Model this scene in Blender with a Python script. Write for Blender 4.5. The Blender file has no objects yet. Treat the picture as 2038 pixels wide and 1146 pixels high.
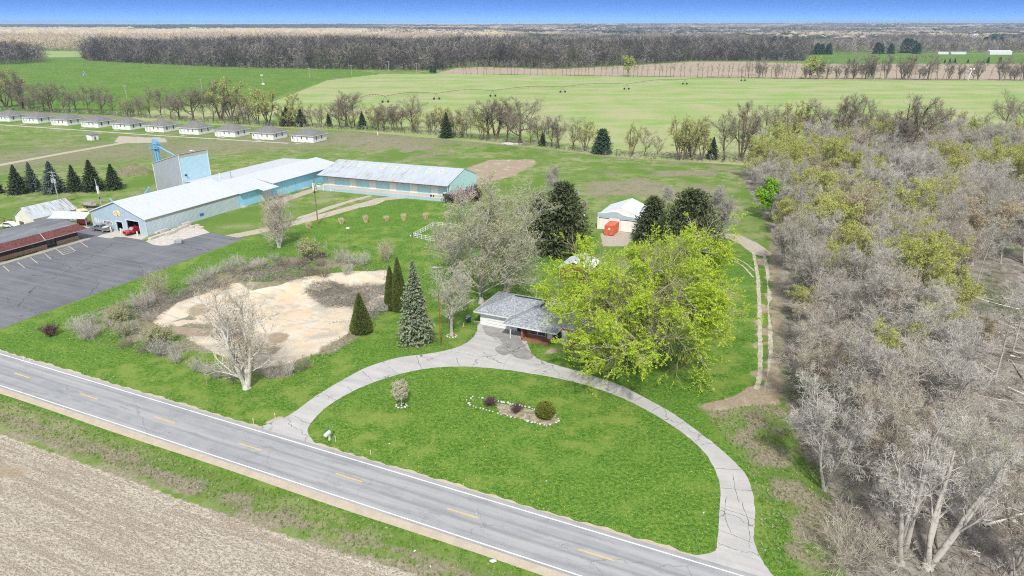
import bpy, math, random
import numpy as np
from mathutils import Vector
RAD = math.radians
sc = bpy.context.scene
C = sc.collection
PI = math.pi

# ---------------------------------------------------------------- survey
# a point on the ground is found from where it is seen: 24 mm lens, 50 m up
F_, CX, CY, HZ, CAMH = 1359.0, 1019.0, 573.0, 48.0, 50.0
TH = math.atan((CY - HZ) / F_)
def G(x, y, z=0.0):
    xc = (x - CX) / F_; yc = (CY - y) / F_
    d = math.sin(TH) - math.cos(TH) * yc; w = math.cos(TH) + math.sin(TH) * yc
    t = (CAMH - z) / d
    return (xc * t, w * t)
def top_height(bx, by, ty):
    X, Y = G(bx, by); c, s = math.cos(TH), math.sin(TH); lo, hi = 0.0, 45.0
    for i in range(40):
        m = (lo + hi) / 2; Z = m - CAMH
        y = CY - F_ * (Y * s + Z * c) / (Y * c - Z * s)
        if y > ty: lo = m
        else: hi = m
    return lo
RZ = RAD(-24.4)                       # the road, its lots and their buildings share this bearing
EU = (math.cos(RZ), math.sin(RZ)); EV = (-math.sin(RZ), math.cos(RZ))
def W(u, v): return (u * EU[0] + v * EV[0], u * EU[1] + v * EV[1])
def UV(X, Y): return (X * EU[0] + Y * EU[1], X * EV[0] + Y * EV[1])
def guv(x, y, z=0.0): return UV(*G(x, y, z))

# ---------------------------------------------------------------- naming
def tag(o, label=None, cat=None, group=None, kind=None):
    if label: o['label'] = label
    if cat: o['category'] = cat
    if group: o['group'] = group
    if kind: o['kind'] = kind
    return o
def thing(name, label, cat, loc=(0, 0, 0), rz=0.0, group=None, scale=None):
    o = bpy.data.objects.new(name, None); C.objects.link(o)
    o.empty_display_size = 0.3
    o.location = loc if len(loc) == 3 else (loc[0], loc[1], 0.0)
    o.rotation_euler = (0, 0, rz)
    if scale is not None: o.scale = scale if hasattr(scale, '__len__') else (scale,) * 3
    return tag(o, label, cat, group)
def link(name, me, parent=None):
    o = bpy.data.objects.new(name, me); C.objects.link(o)
    if parent is not None: o.parent = parent
    return o
def dup(root, loc, rz=0.0, scale=None, label=None, group=None):
    r = root.copy(); C.objects.link(r)
    r.location = loc if len(loc) == 3 else (loc[0], loc[1], 0.0)
    r.rotation_euler = (0, 0, rz)
    if scale is not None: r.scale = scale if hasattr(scale, '__len__') else (scale,) * 3
    if label: r['label'] = label
    if group: r['group'] = group
    for ch in list(root.children):
        c = ch.copy(); C.objects.link(c); c.parent = r
        for g in list(ch.children):
            d = g.copy(); C.objects.link(d); d.parent = c
    return r
_T = ['', 'first', 'second', 'third', 'fourth', 'fifth', 'sixth', 'seventh', 'eighth', 'ninth', 'tenth', 'eleventh', 'twelfth',
      'thirteenth', 'fourteenth', 'fifteenth', 'sixteenth', 'seventeenth', 'eighteenth', 'nineteenth']
_D = ['', '', 'twent', 'thirt', 'fort', 'fift', 'sixt', 'sevent', 'eight', 'ninet']
def nth(n):
    if n < 20: return _T[n]
    d, r = divmod(n, 10)
    return _D[d] + 'ieth' if r == 0 else _D[d] + 'y-' + _T[r]

# ---------------------------------------------------------------- mesh builder
class MB:
    def __init__(s): s.v = []; s.f = []
    def add(s, vs, fs):
        n = len(s.v); s.v += [tuple(p) for p in vs]; s.f += [tuple(i + n for i in f) for f in fs]; return s
    def box(s, x0, x1, y0, y1, z0, z1):
        return s.add([(x0, y0, z0), (x1, y0, z0), (x1, y1, z0), (x0, y1, z0), (x0, y0, z1), (x1, y0, z1), (x1, y1, z1), (x0, y1, z1)],
                     [(3, 2, 1, 0), (4, 5, 6, 7), (0, 1, 5, 4), (1, 2, 6, 5), (2, 3, 7, 6), (3, 0, 4, 7)])
    def quad(s, a, b, c, d): return s.add([a, b, c, d], [(0, 1, 2, 3)])
    def prism(s, prof, a0, a1, axis='y'):
        """prof: (p,z) outline, extruded along the axis"""
        n = len(prof)
        if axis == 'y': A = [(p, a0, z) for p, z in prof]; B = [(p, a1, z) for p, z in prof]
        else: A = [(a0, p, z) for p, z in prof]; B = [(a1, p, z) for p, z in prof]
        fs = [tuple(range(n)), tuple(range(2 * n - 1, n - 1, -1))] + [(i, n + i, n + (i + 1) % n, (i + 1) % n) for i in range(n)]
        return s.add(A + B, fs)
    def slab(s, pts, t):
        """a sheet with corners pts thickened downwards by t"""
        n = len(pts)
        A = [tuple(p) for p in pts]; B = [(p[0], p[1], p[2] - t) for p in pts]
        return s.add(A + B, [tuple(range(n)), tuple(range(2 * n - 1, n - 1, -1))] + [(i, n + i, n + (i + 1) % n, (i + 1) % n) for i in range(n)])
    def cyl(s, x, y, z0, z1, r0, r1=None, n=12):
        r1 = r0 if r1 is None else r1
        vs = [(x + r * math.cos(2 * PI * i / n), y + r * math.sin(2 * PI * i / n), z) for r, z in ((r0, z0), (r1, z1)) for i in range(n)]
        return s.add(vs, [tuple(range(n - 1, -1, -1)), tuple(range(n, 2 * n))] + [(i, (i + 1) % n, n + (i + 1) % n, n + i) for i in range(n)])
    def tube(s, pts, r, n=6):
        pts = [Vector(p) for p in pts]; rs = r if hasattr(r, '__len__') else [r] * len(pts)
        vs = []; fs = []
        for i, p in enumerate(pts):
            d = (pts[min(i + 1, len(pts) - 1)] - pts[max(i - 1, 0)]).normalized()
            a = d.orthogonal().normalized(); b = d.cross(a)
            if i and a.dot(pa) < 0.2:
                a = (pa - d * pa.dot(d)).normalized(); b = d.cross(a)
            pa = a
            vs += [tuple(p + (a * math.cos(2 * PI * k / n) + b * math.sin(2 * PI * k / n)) * rs[i]) for k in range(n)]
        for i in range(len(pts) - 1):
            fs += [(i * n + k, i * n + (k + 1) % n, (i + 1) * n + (k + 1) % n, (i + 1) * n + k) for k in range(n)]
        fs += [tuple(range(n - 1, -1, -1)), tuple(range((len(pts) - 1) * n, len(pts) * n))]
        return s.add(vs, fs)
    def wheel(s, x, y, z, r, w, n=16):
        """a disc whose axle lies along y"""
        vs = [(x + r * math.cos(2 * PI * i / n), yy, z + r * math.sin(2 * PI * i / n)) for yy in (y - w / 2, y + w / 2) for i in range(n)]
        return s.add(vs, [tuple(range(n)), tuple(range(2 * n - 1, n - 1, -1))] + [(i, n + i, n + (i + 1) % n, (i + 1) % n) for i in range(n)])
    def wall(s, axis, a0, a1, c0, c1, z0, z1, holes=()):
        """a straight wall with real openings; axis x: runs along x, thickness c0..c1 in y"""
        A = sorted({a0, a1, *[h[0] for h in holes], *[h[1] for h in holes]}); Zs = sorted({z0, z1, *[h[2] for h in holes], *[h[3] for h in holes]})
        for i in range(len(A) - 1):
            for j in range(len(Zs) - 1):
                ma, mz = (A[i] + A[i + 1]) / 2, (Zs[j] + Zs[j + 1]) / 2
                if any(h[0] < ma < h[1] and h[2] < mz < h[3] for h in holes): continue
                if axis == 'x': s.box(A[i], A[i + 1], c0, c1, Zs[j], Zs[j + 1])
                else: s.box(c0, c1, A[i], A[i + 1], Zs[j], Zs[j + 1])
        return s
    def blob(s, x, y, z, rx, ry, rz, seed=0, n=8, m=5, rough=.18, flat=False):
        r = random.Random(seed); vs = [(x, y, z + rz)]; fs = []
        for j in range(1, m):
            ph = PI * j / m
            for i in range(n):
                t = 2 * PI * i / n; k = 1 + r.uniform(-rough, rough)
                vs.append((x + rx * k * math.sin(ph) * math.cos(t), y + ry * k * math.sin(ph) * math.sin(t), z + rz * k * math.cos(ph)))
        vs.append((x, y, z - rz))
        fs += [(0, 1 + i, 1 + (i + 1) % n) for i in range(n)]
        for j in range(m - 2):
            fs += [(1 + j * n + i, 1 + (j + 1) * n + i, 1 + (j + 1) * n + (i + 1) % n, 1 + j * n + (i + 1) % n) for i in range(n)]
        b = 1 + (m - 2) * n; fs += [(b + (i + 1) % n, b + i, len(vs) - 1) for i in range(n)]
        return s.add(vs, fs)
    def mesh(s, name, mat, smooth=False):
        me = bpy.data.meshes.new(name); me.from_pydata(s.v, [], s.f); me.materials.append(mat)
        if smooth: me.polygons.foreach_set('use_smooth', [True] * len(me.polygons))
        me.update(); return me
    def build(s, name, mat, parent=None, smooth=False): return link(name, s.mesh(name, mat, smooth), parent)

def tri_mesh(name, v, t, mat, smooth=False):
    """mesh from numpy arrays of points and triangles"""
    v = np.asarray(v, np.float32).reshape(-1, 3); t = np.asarray(t, np.int32).reshape(-1, 3)
    me = bpy.data.meshes.new(name)
    me.vertices.add(len(v)); me.vertices.foreach_set('co', v.ravel())
    me.loops.add(len(t) * 3); me.loops.foreach_set('vertex_index', t.ravel())
    me.polygons.add(len(t)); me.polygons.foreach_set('loop_start', np.arange(len(t), dtype=np.int32) * 3)
    me.polygons.foreach_set('loop_total', np.full(len(t), 3, np.int32))
    if smooth: me.polygons.foreach_set('use_smooth', np.ones(len(t), bool))
    if mat: me.materials.append(mat)
    me.update(calc_edges=True); return me

# ---------------------------------------------------------------- materials
def new_mat(name):
    m = bpy.data.materials.new(name); m.use_nodes = True; nt = m.node_tree; nt.nodes.clear()
    out = nt.nodes.new('ShaderNodeOutputMaterial'); b = nt.nodes.new('ShaderNodeBsdfPrincipled')
    nt.links.new(b.outputs[0], out.inputs[0]); b.inputs['Specular IOR Level'].default_value = 0.3
    return m, nt, b
def nd(nt, t, **k):
    n = nt.nodes.new(t)
    for a, v in k.items(): setattr(n, a, v)
    return n
def noise(nt, vec, scale, detail=4, rough=.6, dist=0):
    n = nd(nt, 'ShaderNodeTexNoise'); n.inputs['Scale'].default_value = scale; n.inputs['Detail'].default_value = detail
    n.inputs['Roughness'].default_value = rough; n.inputs['Distortion'].default_value = dist
    if vec is not None: nt.links.new(vec, n.inputs['Vector'])
    return n.outputs[0]
def rng_(nt, x, a, b, c=0.0, d=1.0, smooth=True):
    n = nd(nt, 'ShaderNodeMapRange'); n.interpolation_type = 'SMOOTHSTEP' if smooth else 'LINEAR'
    nt.links.new(x, n.inputs[0])
    for i, v in enumerate((a, b, c, d)): n.inputs[1 + i].default_value = v
    return n.outputs[0]
def mix(nt, f, a, b, mode='MIX'):
    n = nd(nt, 'ShaderNodeMix', data_type='RGBA', blend_type=mode)
    for s, v in ((n.inputs[0], f), (n.inputs[6], a), (n.inputs[7], b)):
        if isinstance(v, (int, float)): s.default_value = v
        elif isinstance(v, tuple): s.default_value = (*v[:3], 1)
        else: nt.links.new(v, s)
    return n.outputs[2]
def mth(nt, op, a, b=None, c=None):
    n = nd(nt, 'ShaderNodeMath', operation=op)
    for i, v in enumerate((a, b, c)):
        if v is None: continue
        if isinstance(v, (int, float)): n.inputs[i].default_value = v
        else: nt.links.new(v, n.inputs[i])
    return n.outputs[0]
def coords(nt, scale=(1, 1, 1), which='Object'):
    t = nd(nt, 'ShaderNodeTexCoord'); m = nd(nt, 'ShaderNodeMapping'); m.inputs['Scale'].default_value = scale
    nt.links.new(t.outputs[which], m.inputs[0]); return m.outputs[0]
def bump(nt, b, h, strength, dist):
    n = nd(nt, 'ShaderNodeBump'); n.inputs['Strength'].default_value = strength; n.inputs['Distance'].default_value = dist
    nt.links.new(h, n.inputs['Height']); nt.links.new(n.outputs[0], b.inputs['Normal'])
def pm(name, c1, c2=None, scale=3, rough=.7, stretch=(1, 1, 1), bmp=0.0, lo=.35, hi=.65, metal=0.0, c3=None, s3=20, detail=4, spec=None):
    m, nt, b = new_mat(name); v = coords(nt, stretch)
    if c2 is None: c2 = tuple(x * .85 for x in c1)
    n = noise(nt, v, scale, detail); col = mix(nt, rng_(nt, n, lo, hi), c1, c2)
    if c3 is not None: col = mix(nt, rng_(nt, noise(nt, v, s3, 3), .52, .7), col, c3)
    nt.links.new(col, b.inputs['Base Color']); b.inputs['Roughness'].default_value = rough; b.inputs['Metallic'].default_value = metal
    if spec is not None: b.inputs['Specular IOR Level'].default_value = spec
    if bmp: bump(nt, b, noise(nt, v, s3 if c3 is not None else scale * 4, 3), bmp, .05)
    return m
def sheet_metal(name, c1, c2, axis, pitch=.3, rust=None, rlo=.58, rhi=.75, rough=.45, stripe=.12, amp=.03, big=.15):
    """ribbed sheet: ribs repeat along axis ('x','y' or 'z'), dirt and rust streak across it"""
    m, nt, b = new_mat(name); t = nd(nt, 'ShaderNodeTexCoord'); sp = nd(nt, 'ShaderNodeSeparateXYZ'); nt.links.new(t.outputs['Object'], sp.inputs[0])
    a = {'x': 0, 'y': 1, 'z': 2}[axis]
    s = mth(nt, 'SINE', mth(nt, 'MULTIPLY', sp.outputs[a], 2 * PI / pitch))
    st = {'x': (1.2, .12, .12), 'y': (.12, 1.2, .12), 'z': (.12, .12, 1.2)}[axis]
    v = coords(nt, st); n = noise(nt, v, 1.0 / max(big, .01) * .35, 5, .65)
    col = mix(nt, rng_(nt, n, .35, .68), c1, c2)
    fine = noise(nt, v, 6, 3); col = mix(nt, rng_(nt, fine, .45, .7, 0, .5), col, tuple(x * .8 for x in c1))
    if rust: 
        pt = noise(nt, coords(nt, (.12, .12, .12)), 1, 3)
        col = mix(nt, mth(nt, 'MULTIPLY', rng_(nt, noise(nt, v, 2.2, 5, .7), rlo, rhi), rng_(nt, pt, .4, .62)), col, rust)
    col = mix(nt, rng_(nt, s, .55, 1.0, 0, stripe), col, tuple(x * .6 for x in c1))
    nt.links.new(col, b.inputs['Base Color']); b.inputs['Roughness'].default_value = rough
    bump(nt, b, s, .5, amp); return m
def shingle_mat(name, c1, c2, c3, scale=3.0):
    m, nt, b = new_mat(name); v = coords(nt)
    br = nd(nt, 'ShaderNodeTexVoronoi'); br.inputs['Scale'].default_value = scale * 1.6; nt.links.new(v, br.inputs['Vector'])
    n = noise(nt, v, scale * 1.3, 3, .7)
    col = mix(nt, rng_(nt, br.outputs['Color'], .2, .9), c1, c2); col = mix(nt, rng_(nt, n, .5, .62), col, c3)
    col = mix(nt, rng_(nt, noise(nt, v, .25, 3), .4, .7, 0, .35), col, tuple(x * .7 for x in c1))
    nt.links.new(col, b.inputs['Base Color']); b.inputs['Roughness'].default_value = .9
    bump(nt, b, n, .4, .04); return m
def brick_mat(name, c1, c2, mortar, w=.45, h=.15, stone=False):
    m, nt, b = new_mat(name); t = nd(nt, 'ShaderNodeTexCoord'); sp = nd(nt, 'ShaderNodeSeparateXYZ'); nt.links.new(t.outputs['Object'], sp.inputs[0])
    cb = nd(nt, 'ShaderNodeCombineXYZ'); nt.links.new(mth(nt, 'ADD', sp.outputs[0], sp.outputs[1]), cb.inputs[0]); nt.links.new(sp.outputs[2], cb.inputs[1])
    k = nd(nt, 'ShaderNodeTexBrick'); k.inputs['Scale'].default_value = 1; k.inputs['Brick Width'].default_value = w; k.inputs['Row Height'].default_value = h
    k.inputs['Mortar Size'].default_value = .012; k.inputs['Color1'].default_value = (*c1, 1); k.inputs['Color2'].default_value = (*c2, 1); k.inputs['Mortar'].default_value = (*mortar, 1)
    nt.links.new(cb.outputs[0], k.inputs[0])
    col = mix(nt, rng_(nt, noise(nt, cb.outputs[0], 2.5, 4), .4, .65, 0, .5), k.outputs[0], tuple(x * .6 for x in c1))
    nt.links.new(col, b.inputs['Base Color']); b.inputs['Roughness'].default_value = .85; return m
def plant_mat(name, c1, c2, c3=None, vary=.35, transl=.0, rough=.8, nscale=.35):
    """bark, twigs or leaves: hue shifts from plant to plant and clump to clump"""
    m, nt, b = new_mat(name); oi = nd(nt, 'ShaderNodeObjectInfo'); v = coords(nt)
    n = noise(nt, v, nscale, 3); f = mth(nt, 'ADD', mth(nt, 'MULTIPLY', oi.outputs['Random'], vary), mth(nt, 'MULTIPLY', rng_(nt, n, .3, .7), 1 - vary))
    col = mix(nt, f, c1, c2)
    if c3 is not None: col = mix(nt, rng_(nt, noise(nt, v, nscale * 5, 2), .5, .68, 0, .8), col, c3)
    nt.links.new(col, b.inputs['Base Color']); b.inputs['Roughness'].default_value = rough; b.inputs['Specular IOR Level'].default_value = .15
    if transl:
        tr = nd(nt, 'ShaderNodeBsdfTranslucent'); nt.links.new(col, tr.inputs[0]); ms = nd(nt, 'ShaderNodeMixShader'); ms.inputs[0].default_value = transl
        nt.links.new(b.outputs[0], ms.inputs[1]); nt.links.new(tr.outputs[0], ms.inputs[2])
        nt.links.new(ms.outputs[0], [x for x in nt.nodes if x.type == 'OUTPUT_MATERIAL'][0].inputs[0])
    return m
M = {}
M['white'] = pm('white_paint', (.74, .75, .74), (.62, .63, .62), 2, .5, c3=(.55, .55, .53), s3=9)
M['cream'] = pm('cream_paint', (.74, .72, .64), (.64, .61, .52), 1.5, .7)
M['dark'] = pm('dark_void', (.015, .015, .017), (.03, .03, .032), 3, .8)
M['black'] = pm('black_rubber', (.02, .02, .02), (.035, .035, .035), 8, .7)
M['glass'] = pm('window_glass', (.03, .035, .04), (.06, .07, .08), 1, .12, spec=.6)
M['wood_pole'] = pm('weathered_pole', (.27, .21, .15), (.18, .135, .095), 3, .9, (6, 6, .6))
M['grey_pole'] = pm('grey_pole', (.42, .41, .38), (.28, .27, .25), 3, .8, (6, 6, .6))
M['galv'] = pm('galvanised', (.52, .54, .56), (.38, .4, .42), 3, .4, metal=.3)
M['rust'] = pm('rusty_steel', (.2, .1, .06), (.12, .06, .04), 3, .8)
M['concrete'] = pm('concrete', (.47, .44, .38), (.38, .35, .30), .6, .9, c3=(.3, .28, .24), s3=5, bmp=.2)
M['concrete_pale'] = pm('pale_concrete', (.55, .52, .47), (.44, .42, .38), .8, .9, c3=(.33, .31, .28), s3=4, bmp=.2)
M['stone_white'] = pm('pale_stone', (.62, .61, .58), (.42, .41, .39), 3, .9)
M['red_paint'] = pm('red_car_paint', (.50, .015, .02), (.42, .012, .018), 2, .25, spec=.6)
M['silver_paint'] = pm('charcoal_car_paint', (.16, .17, .19), (.2, .21, .23), 2, .3, spec=.6)
M['chrome'] = pm('chrome_trim', (.62, .63, .65), (.5, .51, .53), 4, .25, metal=.5)
M['blue_pipe'] = pm('blue_painted_steel', (.20, .46, .66), (.15, .36, .55), 3, .45)
M['yellow'] = pm('yellow_paint', (.85, .55, .06), (.75, .46, .05), 3, .6)
M['line_white'] = pm('road_line_white', (.74, .74, .72), (.52, .52, .51), 1.2, .8, lo=.45, hi=.75)
M['line_yellow'] = pm('road_line_yellow', (.72, .49, .16), (.55, .40, .16), 2, .8)
M['bay_line'] = pm('parking_line_cream', (.66, .6, .42), (.45, .42, .32), 2, .8)
M['orange'] = pm('orange_container_paint', (.66, .15, .07), (.52, .11, .05), 1, .55)
HAZE, SKYS, SKYZ, SUNS, EXPO, FILL_CLOUD, DENOISE = .000095, .15, .042, 3.3, .36, (5.2, 5.2, 5.25), False
# ---------------------------------------------------------------- masks of ground cover
def wpoly(px): return np.array([G(*p) for p in px])
def inside_dist(P, poly):
    """signed distance in metres, positive inside"""
    X, Y = P[:, 0], P[:, 1]; n = len(poly); best = np.full(len(X), 1e18); ins = np.zeros(len(X), bool)
    for i in range(n):
        x0, y0 = poly[i]; x1, y1 = poly[(i + 1) % n]; dx, dy = x1 - x0, y1 - y0; L = dx * dx + dy * dy + 1e-9
        t = np.clip(((X - x0) * dx + (Y - y0) * dy) / L, 0, 1)
        best = np.minimum(best, (X - x0 - t * dx) ** 2 + (Y - y0 - t * dy) ** 2)
        if abs(dy) > 1e-9:
            c = ((y0 > Y) != (y1 > Y)) & (X < dx * (Y - y0) / dy + x0); ins ^= c
    return np.where(ins, 1, -1) * np.sqrt(best)
def line_dist(P, line):
    X, Y = P[:, 0], P[:, 1]; best = np.full(len(X), 1e18)
    for i in range(len(line) - 1):
        x0, y0 = line[i]; x1, y1 = line[i + 1]; dx, dy = x1 - x0, y1 - y0; L = dx * dx + dy * dy + 1e-9
        t = np.clip(((X - x0) * dx + (Y - y0) * dy) / L, 0, 1)
        best = np.minimum(best, (X - x0 - t * dx) ** 2 + (Y - y0 - t * dy) ** 2)
    return np.sqrt(best)
def sm(x, a, b):
    t = np.clip((x - a) / (b - a), 0, 1); return t * t * (3 - 2 * t)
def pmask(P, px, w=1.5, uvp=False):
    poly = np.array([W(*p) for p in px]) if uvp else wpoly(px); return sm(inside_dist(P, poly), -w, w)
def lmask(P, px, half, w=1.0): return 1 - sm(line_dist(P, wpoly(px)), max(half - w, 0), half + w)
def value_noise(X, Y, s, seed):
    r = np.random.RandomState(seed); T = r.rand(256, 256); x = X / s; y = Y / s; xi = np.floor(x).astype(int); yi = np.floor(y).astype(int)
    fx = x - xi; fy = y - yi; fx = fx * fx * (3 - 2 * fx); fy = fy * fy * (3 - 2 * fy); g = lambda a, b: T[a % 256, b % 256]
    return (g(xi, yi) * (1 - fx) + g(xi + 1, yi) * fx) * (1 - fy) + (g(xi, yi + 1) * (1 - fx) + g(xi + 1, yi + 1) * fx) * fy
def hills(X, Y):
    """land rises gently far beyond the fields"""
    R = np.hypot(X, Y); a = sm(R, 2300, 9500)
    return a * (26 * value_noise(X, Y, 2300, 5) + 12 * value_noise(X, Y, 900, 6) + 13 * sm(X, -2000, 6000) + 4)

PIT = [(300, 640), (350, 603), (430, 575), (480, 558), (560, 560), (605, 550), (680, 542), (768, 537), (768, 600), (705, 640), (690, 665), (640, 700), (580, 722), (520, 735), (430, 705), (370, 672)]
FRINGE = [(135, 655), (170, 625), (260, 595), (340, 572), (420, 545), (480, 515), (600, 508), (700, 518), (775, 530), (775, 600), (755, 645), (700, 685), (640, 725), (570, 757), (470, 765), (380, 735), (300, 708), (200, 690), (150, 675)]
WOODS = [(1475, 345), (1500, 400), (1535, 460), (1552, 540), (1560, 640), (1562, 720), (1560, 790), (1580, 860), (1620, 930), (1655, 1000), (1668, 1100), (1720, 1230), (2600, 1300), (2700, 330), (2200, 300), (1700, 300), (1500, 322)]
WHEAT = [(540, 203), (600, 180), (650, 160), (760, 147), (920, 147), (1338, 153), (1600, 157), (2038, 160), (3000, 168), (3000, 345), (1474, 328), (1255, 315), (1009, 288), (700, 260), (385, 247), (250, 238), (320, 215), (430, 205)]
GREENF = [(-900, 260), (45, 224), (240, 230), (320, 212), (430, 203), (540, 197), (600, 178), (650, 158), (760, 146), (700, 139.5), (529, 136.5), (440, 134.5), (292, 127.5), (175, 121), (160, 114), (90, 113), (0, 128), (-900, 140)]
PALEF = [(60, 102), (170, 102), (168, 113.5), (60, 113)]
BROWNF = [(868, 146), (905, 136), (960, 133.5), (1100, 138), (1250, 131), (1380, 122.5), (1480, 122), (1600, 127), (2038, 127), (3000, 129), (3000, 166), (2038, 159), (1600, 156), (1338, 152), (920, 146.5)]
STRIPF = [(1600, 106), (2038, 107), (2700, 108), (2700, 127), (1600, 126)]
MASKS = ['lush', 'dry', 'wheat', 'brown', 'litter', 'stubble', 'dirt', 'gravel', 'sand']
def ground_masks(P):
    X, Y = P[:, 0], P[:, 1]; u = X * EU[0] + Y * EU[1]; v = X * EV[0] + Y * EV[1]; R = np.hypot(X, Y)
    m = {}
    lawn = pmask(P, [(0, 655), (485, 475), (560, 455), (640, 428), (760, 390), (900, 405), (960, 440), (1130, 470), (1190, 478), (1400, 460), (1500, 480), (1530, 560), (1520, 700), (1490, 790), (1395, 810), (1560, 1000), (1600, 1146), (1500, 1300), (-700, 560), (-300, 700)], 2)
    lawn = np.maximum(lawn, ((v > 48.4) & (v < 62) & (u < -20)) * 1.0)
    m['lush'] = np.clip(lawn + .9 * pmask(P, GREENF, 4) + pmask(P, STRIPF, 4) + .8 * pmask(P, [(955, 303), (975, 290), (1025, 290), (1040, 297), (990, 303)], 2), 0, 1)
    far_else = sm(R, 260, 330) * (1 - pmask(P, GREENF, 3)) * (1 - pmask(P, WHEAT, 3))
    near_rough = (1 - lawn) * (1 - sm(R, 300, 420))
    m['dry'] = np.clip(.27 * near_rough + .75 * pmask(P, FRINGE, 2.5) * sm(value_noise(X, Y, 3.2, 71), .22, .62) + .9 * pmask(P, PIT, 2.5)
        + .5 * sm(value_noise(X, Y, 5, 51), .25, .8) * pmask(P, [(700, 268), (800, 283), (905, 305), (870, 320), (780, 312), (700, 290)], 12) + .5 * sm(value_noise(X, Y, 7, 52), .15, .7) * pmask(P, [(1240, 310), (1480, 335), (1480, 350), (1300, 345)], 5)
        + .45 * sm(value_noise(X, Y, 9, 53), .2, .75) * pmask(P, [(1180, 340), (1400, 350), (1480, 420), (1440, 440), (1150, 400)], 8)
        + .9 * ((v < 47.5) & (v > 41)) * .75 * sm(v, 40, 42) * (1 - sm(v, 44, 47.4)) * sm(value_noise(u, v * 4, 3.2, 3), .2, .8)
        + .75 * pmask(P, [(1385, 815), (1560, 800), (1640, 900), (1700, 1146), (1530, 1120), (1515, 1000), (1480, 910)], 3) * .75 * sm(value_noise(X, Y, 2.2, 8), .15, .8)
        + .7 * pmask(P, [(1535, 480), (1570, 520), (1575, 790), (1530, 790), (1535, 600)], 2)
        + .8 * (1 - sm(np.abs(line_dist(P, wpoly([(-400, 235), (45, 222), (385, 244), (700, 257), (1009, 285), (1255, 313), (1500, 325)]))), 2, 6))
        + .6 * (1 - sm(line_dist(P, wpoly([(650, 157), (920, 147.5), (1338, 153.5), (2038, 160), (2900, 167)])), 3, 7)) + .35 * sm(R, 260, 330) * far_else, 0, 1)
    m['wheat'] = pmask(P, WHEAT, 2) + pmask(P, PALEF, 5) * .8
    m['brown'] = pmask(P, BROWNF, 4)
    farf = .6 * sm(value_noise(X, Y, 420, 21), .66, .70) * sm(R, 1500, 1800); m['brown'] = np.clip(m['brown'] + farf, 0, 1)
    m['litter'] = np.clip(pmask(P, WOODS, 3.5), 0, 1) * sm(v, 58.5, 61)
    vb = np.interp(u, [-92, -50, -37, -28], [42.0, 42.4, 43.0, 43.8]); m['stubble'] = 1 - sm(v, vb - .5, vb + .6)
    m['dirt'] = np.clip(pmask(P, [(925, 335), (975, 318), (1062, 317), (1070, 325), (1020, 350), (960, 368), (930, 365)], 5)
        + pmask(P, [(1385, 806), (1440, 795), (1500, 775), (1545, 760), (1550, 800), (1500, 805), (1420, 820)], 1.5)
        + .62 * lmask(P, [(1522, 520), (1528, 620), (1525, 700), (1520, 790)], 2.8, 1.6) * sm(value_noise(X, Y, 1.7, 2), .2, .7)
        + .9 * (1 - sm(np.hypot(X - G(0, 935)[0], (Y - G(0, 935)[1]) * 3), 1, 6)) + .5 * pmask(P, [(1075, 705), (1180, 715), (1230, 690), (1200, 680), (1090, 690)], .8)
        + .8 * pmask(P, [(1225, 395), (1310, 480), (1200, 500), (1165, 455)], 2) * 0, 0, 1)
    m['gravel'] = np.clip(lmask(P, [(390, 476), (440, 474), (500, 463), (560, 450), (640, 430), (700, 413), (760, 396), (800, 392)], 2.0, 1.3)
        + .8 * lmask(P, [(600, 432), (640, 420), (690, 402), (735, 390)], 1.2, .9) + lmask(P, [(-60, 340), (0, 328), (130, 304), (250, 283), (310, 274)], 1.9, .8)
        + .8 * pmask(P, [(235, 270), (330, 275), (335, 283), (260, 285), (225, 283)], 2) + pmask(P, [(1195, 465), (1240, 452), (1262, 470), (1245, 490), (1200, 490)], 1.5)
        + lmask(P, [(1430, 468), (1460, 471), (1490, 484), (1515, 503)], 2.3, 1.0) 
        
        + .8 * pmask(P, [(520, 843), (560, 825), (600, 880), (720, 905), (800, 945), (640, 890)], .6)
        + pmask(P, [(535, 402), (645, 366), (646, 374), (560, 405), (540, 412)], .6) * .7
        + .5 * pmask(P, [(1120, 690), (1200, 725), (1260, 690), (1215, 680)], .5) * 0, 0, 1)
    pit = pmask(P, PIT, 1.6)
    nz = value_noise(X, Y, 6, 11); n2 = value_noise(X, Y * 1.3, 2.6, 14)
    m['sand'] = np.clip(pit * (1 - .6 * sm(n2, .1, .6) * pmask(P, [(605, 570), (625, 560), (660, 556), (700, 562), (765, 566), (767, 586), (735, 590), (720, 606), (690, 600), (650, 600), (625, 588)], 2.5) - .85 * pmask(P, [(455, 553), (545, 535), (605, 545), (560, 565), (500, 575)], 1.5) - .8 * pmask(P, [(330, 640), (380, 620), (430, 640), (400, 665), (350, 660)], 1.2) * sm(n2, .2, .6) - .5 * sm(nz, .64, .82) - .2 * sm(value_noise(X, Y, 3.4, 91), .6, .8))
        + .9 * pmask(P, [(655, 552), (700, 540), (768, 545), (768, 560), (700, 563)], .8), 0, 1)
    k = (1 - pit * .9)
    m['dirt'] = np.clip(m['dirt'] + .8 * pit * sm(nz, .62, .8), 0, 1)
    for q in ('sand', 'dirt', 'gravel'): m[q] = m[q] * ((v > 57.0) | (v < 48.3) | (q == 'dirt'))
    return m, pit

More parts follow.
